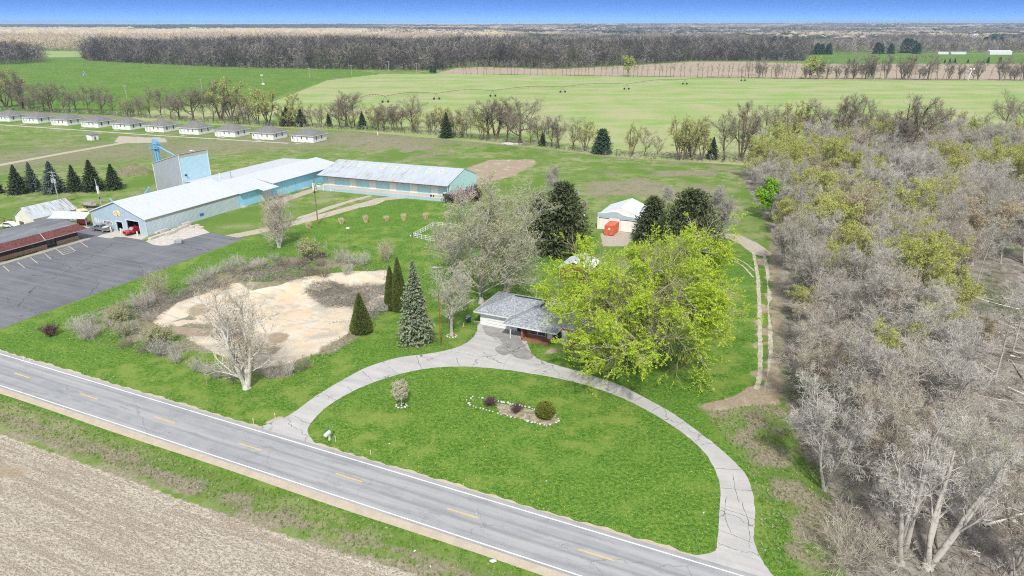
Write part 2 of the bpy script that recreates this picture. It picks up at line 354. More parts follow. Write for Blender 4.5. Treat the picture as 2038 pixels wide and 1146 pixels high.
def axis_steps(a0, a1, fine, far, grow):
    s = list(np.arange(a0, a1, fine)); st = fine; x = s[-1]; y = s[0]
    lo, hi = [], []
    while x < far: st *= grow; x += st; hi.append(x)
    st = fine
    while y > -far: st *= grow; y -= st; lo.append(y)
    return np.array(lo[::-1] + s + hi)
xs = axis_steps(-185, 125, .8, 14000, 1.06)
ys = [q for q in axis_steps(28, 330, .8, 14500, 1.035) if q > -60]
gx, gy = np.meshgrid(xs, np.array(ys)); P2 = np.stack([gx.ravel(), gy.ravel()], 1)
masks, pitm = ground_masks(P2)
gz = hills(P2[:, 0], P2[:, 1]) - 1.1 * pitm * sm(inside_dist(P2, wpoly(PIT)), 0, 9) \
     + masks['litter'] * .35 * (value_noise(P2[:, 0], P2[:, 1], 6, 31) - .3) * sm(P2[:, 0] * EV[0] + P2[:, 1] * EV[1], 59, 63) - .3 * sm(masks['stubble'], 0, 1)
nx, ny = len(xs), len(ys)
idx = np.arange(nx * ny).reshape(ny, nx); a, b, c_, d_ = idx[:-1, :-1].ravel(), idx[:-1, 1:].ravel(), idx[1:, 1:].ravel(), idx[1:, :-1].ravel()
tris = np.concatenate([np.stack([a, b, c_], 1), np.stack([a, c_, d_], 1)])

def ground_material():
    m, nt, b = new_mat('ground_cover'); t = nd(nt, 'ShaderNodeTexCoord').outputs['Object']
    def mp(sc_, rot=0.0):
        q = nd(nt, 'ShaderNodeMapping'); q.inputs['Rotation'].default_value = (0, 0, rot); nt.links.new(t, q.inputs[0]); s_ = nd(nt, 'ShaderNodeMapping'); s_.inputs['Scale'].default_value = sc_; nt.links.new(q.outputs[0], s_.inputs[0]); return s_.outputs[0]
    big = noise(nt, t, .035, 4, .6); med = noise(nt, t, .28, 5, .65); fin = noise(nt, t, 2.2, 4, .7); vfin = noise(nt, t, 7, 3, .75)
    at = {}
    for i in range(3):
        n = nd(nt, 'ShaderNodeAttribute', attribute_name='cover%d' % i); s = nd(nt, 'ShaderNodeSeparateColor'); nt.links.new(n.outputs['Color'], s.inputs[0])
        for j in range(3): at[MASKS[i * 3 + j]] = s.outputs[j]
    # lawn / meadow
    g = mix(nt, rng_(nt, med, .32, .7), (.054, .150, .012), (.098, .212, .022))
    g = mix(nt, rng_(nt, fin, .44, .66, 0, .9), g, (.175, .28, .045)); g = mix(nt, rng_(nt, fin, .48, .34, 0, .8), g, (.03, .085, .008)); g = mix(nt, rng_(nt, noise(nt, t, .9, 4, .7), .5, .66, 0, .6), g, (.055, .15, .012))
    g = mix(nt, rng_(nt, vfin, .54, .66, 0, .9), g, (.28, .35, .13)); g = mix(nt, rng_(nt, vfin, .46, .36, 0, .7), g, (.035, .09, .01)); g = mix(nt, mth(nt, 'MULTIPLY', rng_(nt, big, .46, .6), rng_(nt, med, .42, .62, 0, .75)), g, (.23, .28, .07))
    g = mix(nt, rng_(nt, big, .5, .75, 0, .55), g, (.085, .20, .018))
    pale = mix(nt, rng_(nt, med, .38, .62), (.11, .20, .03), (.26, .29, .12)); pale = mix(nt, rng_(nt, fin, .45, .68, 0, .85), pale, (.09, .17, .025)); pale = mix(nt, rng_(nt, noise(nt, t, .13, 5, .75), .48, .62, 0, .75), pale, (.30, .29, .17)); pale = mix(nt, rng_(nt, noise(nt, t, .07, 4, .7), .52, .64, 0, .8), pale, (.10, .23, .02))
    pale = mix(nt, rng_(nt, big, .45, .62), pale, (.115, .20, .035))
    col = mix(nt, rng_(nt, at['lush'], .3, .8), pale, g)
    def over(col, key, c, k=.9, n=None, lo=.42, hi=.58):
        n = n if n is not None else mth(nt, 'ADD', mth(nt, 'MULTIPLY', med, .55), mth(nt, 'MULTIPLY', fin, .45))
        f = mth(nt, 'ADD', at[key], mth(nt, 'MULTIPLY', mth(nt, 'SUBTRACT', n, .5), k)); return mix(nt, rng_(nt, f, lo, hi), col, c)
    dry = mix(nt, rng_(nt, fin, .35, .65), (.30, .27, .19), (.165, .15, .095)); dry = mix(nt, rng_(nt, med, .5, .66, 0, .85), dry, (.13, .17, .05)); dry = mix(nt, rng_(nt, vfin, .5, .7), dry, (.36, .33, .26))
    col = over(col, 'dry', dry, 1.3, None, .36, .66)
    streak = noise(nt, mp((.006, .05, 1), RAD(-4)), 1, 4, .6); st2 = noise(nt, mp((.02, .35, 1), RAD(-4)), 1, 3, .6)
    wh = mix(nt, rng_(nt, mth(nt, 'ADD', mth(nt, 'MULTIPLY', streak, .5), mth(nt, 'MULTIPLY', big, .5)), .38, .6), (.20, .33, .075), (.38, .36, .21)); wh = mix(nt, rng_(nt, mth(nt, 'ADD', mth(nt, 'MULTIPLY', st2, .4), mth(nt, 'MULTIPLY', med, .6)), .38, .66, 0, .6), wh, (.27, .38, .12)); wh = mix(nt, rng_(nt, fin, .45, .75, 0, .35), wh, (.34, .34, .2))
    col = over(col, 'wheat', wh, .15)
    br = mix(nt, rng_(nt, st2, .35, .65), (.40, .33, .25), (.31, .25, .185)); br = mix(nt, rng_(nt, med, .5, .75, 0, .5), br, (.46, .40, .31))
    col = over(col, 'brown', br, .15)
    li = mix(nt, rng_(nt, fin, .35, .65), (.22, .20, .17), (.36, .335, .29)); li = mix(nt, rng_(nt, vfin, .52, .66), li, (.40, .38, .34)); li = mix(nt, rng_(nt, med, .4, .62, 0, .7), li, (.12, .10, .08)); li = mix(nt, rng_(nt, big, .55, .66, 0, .7), li, (.09, .14, .03))
    col = over(col, 'litter', li, .9)
    rows = noise(nt, mp((.07, 1.6, 1), -RZ), 1, 5, .7); chaff = noise(nt, mp((2.2, 5, 1), -RZ), 1, 4, .8)
    sb = mix(nt, rng_(nt, chaff, .38, .62), (.21, .18, .135), (.50, .455, .375)); sb = mix(nt, rng_(nt, rows, .46, .60, 0, .75), sb, (.25, .205, .155)); sb = mix(nt, rng_(nt, vfin, .5, .68, 0, .8), sb, (.60, .555, .46)); sb = mix(nt, rng_(nt, vfin, .34, .46, .75, 0), sb, (.17, .135, .10))
    col = over(col, 'stubble', sb, .5)
    di = mix(nt, rng_(nt, fin, .4, .65), (.36, .29, .21), (.27, .22, .16)); di = mix(nt, rng_(nt, med, .5, .7), di, (.44, .39, .31))
    col = over(col, 'dirt', di, .9)
    gr = mix(nt, rng_(nt, fin, .35, .65), (.47, .42, .35), (.37, .33, .27)); col = over(col, 'gravel', gr, .9)
    sa = mix(nt, rng_(nt, med, .35, .65), (.60, .48, .33), (.62, .57, .47)); sa = mix(nt, rng_(nt, fin, .46, .70, 0, .35), sa, (.50, .44, .35)); sa = mix(nt, rng_(nt, noise(nt, t, .16, 5, .65), .5, .6, 0, .85), sa, (.44, .41, .34)); sa = mix(nt, rng_(nt, noise(nt, mp((.1, .9, 1), .4), 1, 4), .55, .66, 0, .55), sa, (.36, .33, .28)); sa = mix(nt, rng_(nt, vfin, .68, .76, 0, .6), sa, (.40, .35, .27))
    col = over(col, 'sand', sa, 1.1)
    nt.links.new(col, b.inputs['Base Color']); b.inputs['Roughness'].default_value = .95; b.inputs['Specular IOR Level'].default_value = .1
    bump(nt, b, mth(nt, 'ADD', fin, vfin), .55, .12); return m
gm = tri_mesh('ground', np.stack([P2[:, 0], P2[:, 1], gz], 1), tris, ground_material(), True)
for i in range(3):
    at = gm.attributes.new('cover%d' % i, 'FLOAT_COLOR', 'POINT'); arr = np.ones((len(P2), 4), np.float32)
    for j in range(3): arr[:, j] = masks[MASKS[i * 3 + j]]
    at.data.foreach_set('color', arr.ravel())
tag(link('ground', gm), 'grass, stubble and sandy ground reaching to the horizon', 'ground', kind='structure')

# ---------------------------------------------------------------- roads and paving
def asphalt(name, c1, c2, c3, crack=.0, streak=.5, cs=.14, cw=.02, rough=.9, fscale=.35, lanes=False):
    m, nt, b = new_mat(name); v = coords(nt)
    st = noise(nt, coords(nt, (.035, .9, 1)), 1, 5, .65); pt = noise(nt, v, fscale, 5, .65); fi = noise(nt, v, 6, 3, .8)
    col = mix(nt, rng_(nt, pt, .35, .65), c1, c2); col = mix(nt, rng_(nt, st, .4, .66, 0, streak), col, c3); col = mix(nt, rng_(nt, fi, .5, .75, 0, .4), col, tuple(min(1, x * 1.35) for x in c1))
    if lanes:      # wheel paths worn darker, a paler strip between them, a few patched spots
        sp = nd(nt, 'ShaderNodeSeparateXYZ'); nt.links.new(v, sp.inputs[0]); q = mth(nt, 'ABSOLUTE', mth(nt, 'SUBTRACT', mth(nt, 'ABSOLUTE', mth(nt, 'SUBTRACT', mth(nt, 'FLOORED_MODULO', mth(nt, 'SUBTRACT', sp.outputs[1], 49.9), 3.28), 1.64)), .82))
        f = mth(nt, 'MULTIPLY', rng_(nt, q, 0, .42, 1, 0), rng_(nt, noise(nt, coords(nt, (.05, 1.4, 1)), 1, 4, .7), .38, .6)); col = mix(nt, mth(nt, 'MULTIPLY', f, .8), col, tuple(x * .72 for x in c1))
        col = mix(nt, rng_(nt, noise(nt, coords(nt, (.16, .7, 1)), 1, 5, .8), .56, .62, 0, .45), col, tuple(x * .66 for x in c1))
    if crack:
        wv = nd(nt, 'ShaderNodeVectorMath', operation='MULTIPLY_ADD'); nz = nd(nt, 'ShaderNodeTexNoise'); nz.inputs['Scale'].default_value = .8; nz.inputs['Detail'].default_value = 5; nt.links.new(v, nz.inputs[0])
        nt.links.new(nz.outputs['Color'], wv.inputs[0]); wv.inputs[1].default_value = (2.4, 2.4, 0); nt.links.new(v, wv.inputs[2])
        vo = nd(nt, 'ShaderNodeTexVoronoi', feature='DISTANCE_TO_EDGE'); vo.inputs['Scale'].default_value = cs; nt.links.new(wv.outputs[0], vo.inputs['Vector'])
        gate = rng_(nt, noise(nt, v, .2, 2), .36, .52)
        f = mth(nt, 'MULTIPLY', rng_(nt, vo.outputs['Distance'], cw * .45, cw, crack, 0), gate); col = mix(nt, f, col, tuple(x * .22 for x in c1))
    nt.links.new(col, b.inputs['Base Color']); b.inputs['Roughness'].default_value = rough; bump(nt, b, fi, .25, .02); return m
M['road'] = asphalt('worn_grey_asphalt', (.31, .32, .33), (.26, .27, .285), (.37, .372, .372), .35, .9, .07, .003, lanes=True)
M['lot'] = asphalt('dark_lot_asphalt', (.115, .12, .138), (.16, .165, .182), (.20, .202, .22), .8, .6, .07, .004, fscale=.1)
M['drive'] = asphalt('pale_driveway_asphalt', (.47, .46, .445), (.41, .405, .395), (.34, .335, .33), .75, .5, .13, .007)
def sheet(name, pts, z, mat, label, cat, rot=True, kind='structure'):
    """pts in lot coordinates (u, v)"""
    mb = MB(); mb.add([(p[0], p[1], z) for p in pts], [tuple(range(len(pts)))]); me = mb.mesh(name, mat)
    import bmesh
    bm = bmesh.new(); bm.from_mesh(me); bmesh.ops.triangulate(bm, faces=bm.faces[:])
    for f in bm.faces:
        if f.normal.z < 0: f.normal_flip()
    bm.to_mesh(me); bm.free()
    o = link(name, me); o.rotation_euler = (0, 0, RZ); return tag(o, label, cat, kind=kind)
mb = MB()
for i in range(-60, 20): mb.box(i * 15, i * 15 + 15, 49.55, 57.05, -.05, .02)
o = mb.build('road', M['road']); o.rotation_euler[2] = RZ; tag(o, 'two lane grey asphalt highway crossing the lower left', 'road', kind='structure')
mb = MB(); r = random.Random(4)
for i in range(-150, 60): 
    e0 = 48.42 + .07 * math.sin(i * .9) ; e1 = 48.42 + .07 * math.sin((i + 1) * .9)
    mb.quad((i * 5, e0, .009), (i * 5 + 5, e1, .009), (i * 5 + 5, 49.7, .009), (i * 5, 49.7, .009))
M['shoulder'] = pm('tan_shoulder', (.50, .43, .33), (.43, .37, .29), .8, .95, c3=(.36, .31, .25), s3=9, bmp=.2)
for i in range(-1500, 300):
    w0 = .18 + .35 * abs(math.sin(i * .31) * math.sin(i * .083)) + .12 * math.sin(i * 1.7); w1 = .18 + .35 * abs(math.sin((i + 1) * .31) * math.sin((i + 1) * .083)) + .12 * math.sin((i + 1) * 1.7)
    mb.quad((i * .6, 57.0, .009), (i * .6 + .6, 57.0, .009), (i * .6 + .6, 57.05 + w1, .009), (i * .6, 57.05 + w0, .009))
o = mb.build('road_shoulder', M['shoulder']); o.rotation_euler[2] = RZ; tag(o, 'tan gravel shoulder along the near side of the highway', 'road shoulder', kind='structure')
mb = MB()
mb.quad((-900, 49.84, .026), (300, 49.84, .026), (300, 49.99, .026), (-900, 49.99, .026))
mb.quad((-900, 56.32, .026), (300, 56.32, .026), (300, 56.48, .026), (-900, 56.48, .026))
o = mb.build('road_edge_line', M['line_white']); o.rotation_euler[2] = RZ; tag(o, 'solid white edge lines painted on the highway', 'road marking', kind='structure')
mb = MB()
for k in range(-45, 12): mb.quad((-108.2 + 15.24 * k, 53.13, .026), (-104.4 + 15.24 * k, 53.13, .026), (-104.4 + 15.24 * k, 53.31, .026), (-108.2 + 15.24 * k, 53.31, .026))
o = mb.build('road_centre_line', M['line_yellow']); o.rotation_euler[2] = RZ; tag(o, 'dashed yellow centre line painted on the highway', 'road marking', kind='structure')

outer = [(545, 846), (575, 826), (630, 787), (680, 757), (730, 731), (790, 712), (850, 704), (900, 694), (930, 681), (948, 662), (956, 640), (1000, 640), (1040, 655), (1052, 690), (1068, 712), (1120, 730), (1175, 746), (1235, 767), (1290, 795), (1335, 820), (1385, 855), (1430, 890), (1470, 927), (1490, 955), (1500, 992), (1503, 1030), (1501, 1077), (1518, 1117), (1548, 1165)]
inner = [(1393, 1115), (1420, 1098), (1428, 1075), (1432, 1020), (1434, 980), (1426, 942), (1404, 903), (1370, 870), (1330, 842), (1290, 818), (1245, 795), (1190, 774), (1130, 757), (1060, 744), (1000, 735), (940, 730), (890, 730), (840, 735), (790, 746), (740, 762), (690, 785), (650, 810), (625, 835), (612, 858), (622, 882)]
po = [guv(*p) for p in outer] ; pi_ = [guv(*p) for p in inner]
po[0] = (po[0][0] - 1.5, 57.05); po[-1] = (po[-1][0], 57.05); pi_[0] = (pi_[0][0] - 1, 57.05); pi_[-1] = (pi_[-1][0] + .8, 57.05)
def smooth_line(pts, k=6):
    out = []
    for i in range(len(pts) - 1):
        p0 = pts[max(i - 1, 0)]; p1 = pts[i]; p2 = pts[i + 1]; p3 = pts[min(i + 2, len(pts) - 1)]
        for j in range(k):
            t = j / k; out.append(tuple(.5 * (2 * p1[c] + (p2[c] - p0[c]) * t + (2 * p0[c] - 5 * p1[c] + 4 * p2[c] - p3[c]) * t * t + (3 * p1[c] - p0[c] - 3 * p2[c] + p3[c]) * t ** 3) for c in (0, 1)))
    return out + [pts[-1]]
so, si = smooth_line(po), smooth_line(pi_)
rj = random.Random(3)
so = [(p[0] + rj.uniform(-.05, .05), p[1] + rj.uniform(-.05, .05)) for p in so]; si = [(p[0] + rj.uniform(-.05, .05), p[1] + rj.uniform(-.05, .05)) for p in si]
sheet('driveway', so + si, .012, M['drive'], 'curved pale cracked driveway looping from the highway past the ranch house', 'driveway')
# joints and long cracks across the drive
mb = MB(); rj = random.Random(12)
cr = [((1395, 886), (1465, 852 + 20)), ((1425, 932), (1484, 935)), ((1436, 971), (1502, 976)), ((1434, 1010), (1503, 1033)), ((1427, 1052), (1500, 1080)), ((640, 782), (668, 797)), ((585, 828), (622, 845)), ((720, 738), (742, 760)), ((828, 708), (838, 734)), ((908, 712), (915, 730)), ((1055, 742), (1100, 727)), ((1130, 756), (1150, 735)), ((1205, 776), (1240, 765)), ((1298, 818), (1335, 800)), ((1262, 798), (1290, 780)), ((1000, 690), (1030, 712)), ((940, 690), (985, 715)), ((1340, 850), (1380, 830)), ((690, 770), (705, 786)), ((1447, 990), (1455, 1060)), ((1480, 1000), (1492, 1090)), ((960, 660), (1040, 700)), ((1460, 945), (1470, 1000))]
for a_, b_ in cr:
    p = np.array(guv(*a_)); q = np.array(guv(*b_)); L = np.linalg.norm(q - p); n = max(4, int(L / .5)); d = (q - p) / L; w = np.array([-d[1], d[0]]); pts = []
    off = 0
    for i in range(n + 1):
        off += rj.uniform(-.14, .14); off *= .85; pts.append(p + d * L * i / n + w * off)
    for i in range(n):
        h = rj.uniform(.012, .035); A, B = pts[i], pts[i + 1]
        mb.quad((*(A - w * h), .017), (*(B - w * h), .017), (*(B + w * h), .017), (*(A + w * h), .017))
M['tar'] = pm('crack_filler', (.09, .086, .08), (.09, .085, .08), 3, .9)
o = mb.build('driveway_crack', M['tar']); o.rotation_euler[2] = RZ; tag(o, 'dark cracks across the pale driveway', 'driveway crack', kind='structure')

M['rut'] = pm('pale_dirt_rut', (.50, .465, .38), (.33, .31, .21), 1.2, .95, c3=(.60, .56, .47), s3=5, bmp=.3)
mb = MB(); rj = random.Random(8)
for (ln, hw) in [([(1499, 500), (1507, 540), (1511, 590), (1512, 640), (1513, 700), (1512, 745), (1506, 775)], .38), ([(1520, 505), (1529, 550), (1532, 600), (1533, 650), (1534, 700), (1532, 745), (1526, 780)], .38), ([(1424, 507), (1450, 515), (1478, 529), (1500, 552)], .2), ([(1430, 503), (1458, 511), (1484, 524), (1502, 540)], .16),
                 ([(590, 436), (615, 427), (655, 411), (700, 399), (730, 391)], .35), ([(600, 442), (640, 428), (690, 416), (740, 408), (765, 398)], .5)]:
    P_ = smooth_line([guv(*p) for p in ln], 14); prev = None
    for i in range(len(P_) - 1):
        p = np.array(P_[i]); q = np.array(P_[i + 1]); d = q - p; L = np.linalg.norm(d)
        if L < 1e-4: continue
        n = np.array([-d[1], d[0]]) / L; a = hw * rj.uniform(.7, 1.2); b_ = hw * rj.uniform(.7, 1.2); e = prev or (a, b_); prev = (a, b_)
        mb.quad((*(p - n * e[1]), .013), (*(q - n * b_), .013), (*(q + n * a), .013), (*(p + n * e[0]), .013))
o = mb.build('dirt_track', M['rut']); o.rotation_euler[2] = RZ; tag(o, 'pale wheel ruts worn into the grass', 'dirt track', kind='structure')
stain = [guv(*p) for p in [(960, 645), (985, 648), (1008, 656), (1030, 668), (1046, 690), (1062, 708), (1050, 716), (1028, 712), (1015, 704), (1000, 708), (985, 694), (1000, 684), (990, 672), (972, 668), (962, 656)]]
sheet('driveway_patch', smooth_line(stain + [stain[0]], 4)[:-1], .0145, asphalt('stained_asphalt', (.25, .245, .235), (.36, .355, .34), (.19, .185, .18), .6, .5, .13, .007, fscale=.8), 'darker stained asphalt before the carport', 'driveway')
lot = [guv(*p) for p in [(-160, 712), (0, 655), (60, 632), (250, 563), (370, 518), (485, 475), (416.7, 462.6), (390, 468), (364, 477), (350, 483), (335, 488), (320, 489), (304, 487), (292, 481), (281, 477), (250, 472), (230, 471), (220, 474.5), (193, 471), (205, 466), (234, 461), (228, 455), (186, 448), (159, 449), (120, 452), (60, 500), (-120, 560)]]
sheet('parking_lot', lot, .008, M['lot'], 'dark asphalt parking lot between the office and the blue warehouse', 'parking lot')
mb = MB()
def bay(p, q, w=.12):
    p = np.array(guv(*p)); q = np.array(guv(*q)); d = (q - p) / np.linalg.norm(q - p); n = np.array([-d[1], d[0]]) * w / 2
    mb.quad((*(p - n), .014), (*(q - n), .014), (*(q + n), .014), (*(p + n), .014))
for p, q in [((159, 481), (175, 492)), ((136, 489), (150, 499)), ((112, 496), (126, 507)), ((87, 504), (101, 515)), ((60, 512), (75, 524)), ((34, 521), (49, 533)), ((6, 529), (18, 540)), ((126, 507), (150, 499)),
             ((115.5, 498.8), (139.5, 491.2)), ((119, 501.5), (143, 494)), ((122.5, 504.2), (146.5, 496.5))]: bay(p, q, .15)
o = mb.build('parking_line', M['bay_line']); o.rotation_euler[2] = RZ; tag(o, 'cream painted bay lines and hatching in front of the office', 'road marking', kind='structure')
sheet('concrete_apron', [(-174, 113.15), (-152.4, 113.15), (-151.5, 110.5)] + [guv(*p) for p in [(300, 473), (281, 477), (250, 472), (230, 471), (220, 474.5), (193, 471), (205, 466), (228, 461)]], .016, M['concrete_pale'], 'pale concrete apron in front of the warehouse doors', 'concrete')
sheet('concrete_pad', [guv(*p) for p in [(290, 480), (304, 487), (320, 489), (335, 488), (350, 483), (364, 477), (417, 462.6), (398, 451), (372, 447), (352, 454), (320, 464)]], .016, M['concrete_pale'], 'pale concrete pad beside the warehouse wall', 'concrete')
mb = MB(); line = [(-460, 219), (-402, 225.2), (-300.4, 232.3), (-219.6, 241.0)]
for p, q in zip(line[:-1], line[1:]):
    mb.add([(p[0], p[1] - .8, .02), (q[0], q[1] - .8, .02), (q[0], q[1] + .8, .02), (p[0], p[1] + .8, .02)], [(0, 1, 2, 3)])
for k in range(10):
    cu, cv = -215.5 - k * 22.15, 246.5 - k * 1.3
    mb.add([(cu - .6, cv - 6.2, .024), (cu + .6, cv - 6.2, .024), (cu + .6, cv - .2, .024), (cu - .6, cv - .2, .024)], [(0, 1, 2, 3)])
o = mb.build('footpath', M['concrete_pale']); o.rotation_euler[2] = RZ; tag(o, 'narrow pale concrete footpath in front of the white cottages', 'footpath', kind='structure')
# ---------------------------------------------------------------- plants
def nrm(a): return a / (np.linalg.norm(a, axis=-1, keepdims=True) + 1e-9)
def grow(rs, P, D, L, nseg, curl, up):
    pts = [P]; d = nrm(D)
    for s in range(nseg):
        d = nrm(d + curl * rs.randn(*d.shape) + np.array([0, 0, up])); pts.append(pts[-1] + d * (L / nseg)[:, None])
    return np.stack(pts, 1)
def spawn(rs, pts, L, R, k, t0, t1, ang, lr, rr=.55, taper=.6, updir=0.0):
    n, m = pts.shape[0], pts.shape[1] - 1
    t = t0 + (t1 - t0) * ((np.arange(k)[None, :] + rs.rand(n, k)) / k); par = np.repeat(np.arange(n), k); t = t.ravel()
    s = np.clip(t * m, 0, m - 1e-4); i = s.astype(int); f = (s - i)[:, None]
    p = pts[par, i] * (1 - f) + pts[par, i + 1] * f; tg = nrm(pts[par, i + 1] - pts[par, i])
    r = nrm(np.cross(tg, rs.randn(len(t), 3))); a = np.radians(ang[0] + (ang[1] - ang[0]) * rs.rand(len(t)))[:, None]
    d = nrm(tg * np.cos(a) + r * np.sin(a) + np.array([0, 0, updir]))
    cl = L[par] * lr * (1 - taper * t) * (.7 + .6 * rs.rand(len(t))); cr = R[par] * rr * (1 - .5 * t)
    return p, d, cl, cr
def tubes(pts, r0, r1, sides):
    """many tapering tubes at once"""
    n, m = pts.shape[0], pts.shape[1]
    d = np.empty_like(pts); d[:, 1:-1] = pts[:, 2:] - pts[:, :-2]; d[:, 0] = pts[:, 1] - pts[:, 0]; d[:, -1] = pts[:, -1] - pts[:, -2]; d = nrm(d)
    ref = np.where(np.abs(nrm(pts[:, -1] - pts[:, 0])[:, 2:3]) > .8, np.array([[1., 0, 0]]), np.array([[0, 0, 1.]]))[:, None, :]
    a = nrm(np.cross(d, np.broadcast_to(ref, d.shape))); b = np.cross(d, a)
    t = np.linspace(0, 1, m)[None, :]; r = r0[:, None] * (1 - t) + r1[:, None] * t
    ph = 2 * PI * np.arange(sides) / sides
    v = pts[:, :, None, :] + r[:, :, None, None] * (a[:, :, None, :] * np.cos(ph)[None, None, :, None] + b[:, :, None, :] * np.sin(ph)[None, None, :, None])
    base = (np.arange(n)[:, None, None] * m + np.arange(m - 1)[None, :, None]) * sides; k = np.arange(sides)[None, None, :]; k2 = (k + 1) % sides
    A = base + k; B = base + k2; Cc = base + sides + k2; Dd = base + sides + k
    return v.reshape(-1, 3), np.concatenate([np.stack([A, B, Cc], -1).reshape(-1, 3), np.stack([A, Cc, Dd], -1).reshape(-1, 3)])
def ribbons(rs, pts, w):
    """thin twigs: a flat strip that narrows to a point"""
    n, m = pts.shape[0], pts.shape[1]; d = nrm(pts[:, -1] - pts[:, 0]); s = nrm(np.cross(d, rs.randn(n, 3))) * w[:, None] / 2
    vs = []; 
    for j in range(m - 1): k = 1 - .75 * j / (m - 1); vs += [pts[:, j] + s * k, pts[:, j] - s * k]
    vs.append(pts[:, -1]); c = len(vs); v = np.stack(vs, 1).reshape(-1, 3); o = np.arange(n)[:, None] * c; t = []
    for j in range(m - 2): q = 2 * j; t += [o + [q, q + 1, q + 3], o + [q, q + 3, q + 2]]
    q = 2 * (m - 2); t.append(o + [q, q + 1, q + 2]); return v, np.concatenate(t)
def leafcards(rs, P, size, aspect=1.5, flat=0.0, nrmdir=None):
    n = len(P); a = nrm(rs.randn(n, 3) * np.array([1, 1, 1 - flat])); b = nrm(np.cross(a, rs.randn(n, 3)))
    if flat: b = b * np.array([1, 1, 1 - flat * .7]); 
    s = (size * (.6 + .8 * rs.rand(n)))[:, None] if np.ndim(size) == 0 else size[:, None]
    v = np.stack([P - b * s / 2, P + b * s / 2, P + a * s * aspect], 1).reshape(-1, 3); return v, np.arange(n * 3).reshape(-1, 3)
def join(parts):
    V, T, o = [], [], 0
    for v, t in parts: V.append(v); T.append(t + o); o += len(v)
    return np.concatenate(V), np.concatenate(T)

def tree_mesh(seed, H, form='round', twig=(8, 8, 7), leaf=0, leafsize=.2, barkm=None, twigm=None, leafm=None, tw=.03, lean=0.0, R0=None, sides=7, spread=1.0, low=.22, limbs=9, fine=True, lastseg=2, up=.09, curl=.13, clump=0):
    """returns (trunk mesh, crown mesh, foliage mesh or None)"""
    rs = np.random.RandomState(seed); R0 = R0 or H * .019
    if form == 'vase':
        n = 4; P = np.zeros((n, 3)) + rs.randn(n, 3) * [.15, .15, 0]; az = rs.rand(n) * .8 + np.arange(n) * 2 * PI / n
        D = np.stack([np.cos(az) * .28, np.sin(az) * .28, np.ones(n)], 1); L = H * (.72 + .2 * rs.rand(n)); R = np.full(n, R0 * .75)
        t0 = low
    else:
        n = 1; P = np.zeros((1, 3)); D = np.array([[lean, lean * .3, 1.]]); L = np.array([H * {'round': .74, 'pole': .95, 'broad': .6}[form]]); R = np.array([R0]); t0 = low
    trunk = grow(rs, P, D, L, 7, .05, .12); parts_t = [tubes(trunk, R, R * .28, sides)]
    # root flare
    fl = tubes(np.stack([P + [0, 0, -.15], P + [0, 0, H * .02], P + [0, 0, H * .05]], 1), R * 1.55, R * .98, sides); parts_t.append(fl)
    if form == 'pole': la, lr, tp = (38, 62), .27, .55
    elif form == 'broad': la, lr, tp = (45, 82), .95 * spread, .35
    elif form == 'vase': la, lr, tp = (22, 48), .42 * spread, .4
    else: la, lr, tp = (38, 72), .62 * spread, .35
    p, d, l, r = spawn(rs, trunk, L, R, limbs if n == 1 else max(4, limbs // 2), t0, .97, la, lr, .5, tp, .15)
    L1 = grow(rs, p, d, l, 6, curl, up); parts_t.append(tubes(L1, r, r * .25, 5))
    p, d, l2, r2 = spawn(rs, L1, l, r, twig[0], .15, 1.0, (28, 65), .58, .5, .42, .05)
    L2 = grow(rs, p, d, l2, 4, curl * 1.1, up * .8); parts_t.append(tubes(L2, r2, r2 * .3, 3))
    p, d, l3, r3 = spawn(rs, L2, l2, r2, twig[1], .15, 1.0, (25, 65), .58, .5, .4, .03)
    L3 = grow(rs, p, d, l3, 3, .14, .05); cr = [ribbons(rs, L3, np.maximum(r3 * 2, tw * 1.5))]
    tips = L3
    if twig[2]:
        p, d, l4, r4 = spawn(rs, L3, np.maximum(l3, H * .045), r3, twig[2], .1, 1.0, (22, 65), .72, .5, .3, .03)
        L4 = grow(rs, p, d, l4, lastseg, .16, .05); cr.append(ribbons(rs, L4, np.full(len(p), tw))); tips = L4
    v, t = join(parts_t); mt = tri_mesh('trunk', v, t, barkm, True); v, t = join(cr); mc = tri_mesh('crown', v, t, twigm); ml = None
    if leaf:
        ctr = tips[:, 0]; cn_ = value_noise(ctr[:, 0] + ctr[:, 2] * .7 + 500, ctr[:, 1] - ctr[:, 2] * .5 + 500, clump, seed) if clump else None; pool = np.nonzero(cn_ > .45)[0] if clump else np.arange(len(tips)); k = pool[rs.randint(0, len(pool), int(leaf))]; f = rs.rand(int(leaf), 1); pp = tips[k, -1] * f + tips[k, 0] * (1 - f) + rs.randn(int(leaf), 3) * leafsize * .4
        ml = tri_mesh('foliage', *leafcards(rs, pp, leafsize), leafm)
    return mt, mc, ml
def tree_thing(name, label, cat, meshes, loc, rz=0.0, scale=None, group=None):
    r = thing(name, label, cat, loc, rz, group, scale)
    link('trunk', meshes[0], r); link('crown', meshes[1], r)
    if meshes[2] is not None: link('foliage', meshes[2], r)
    return r

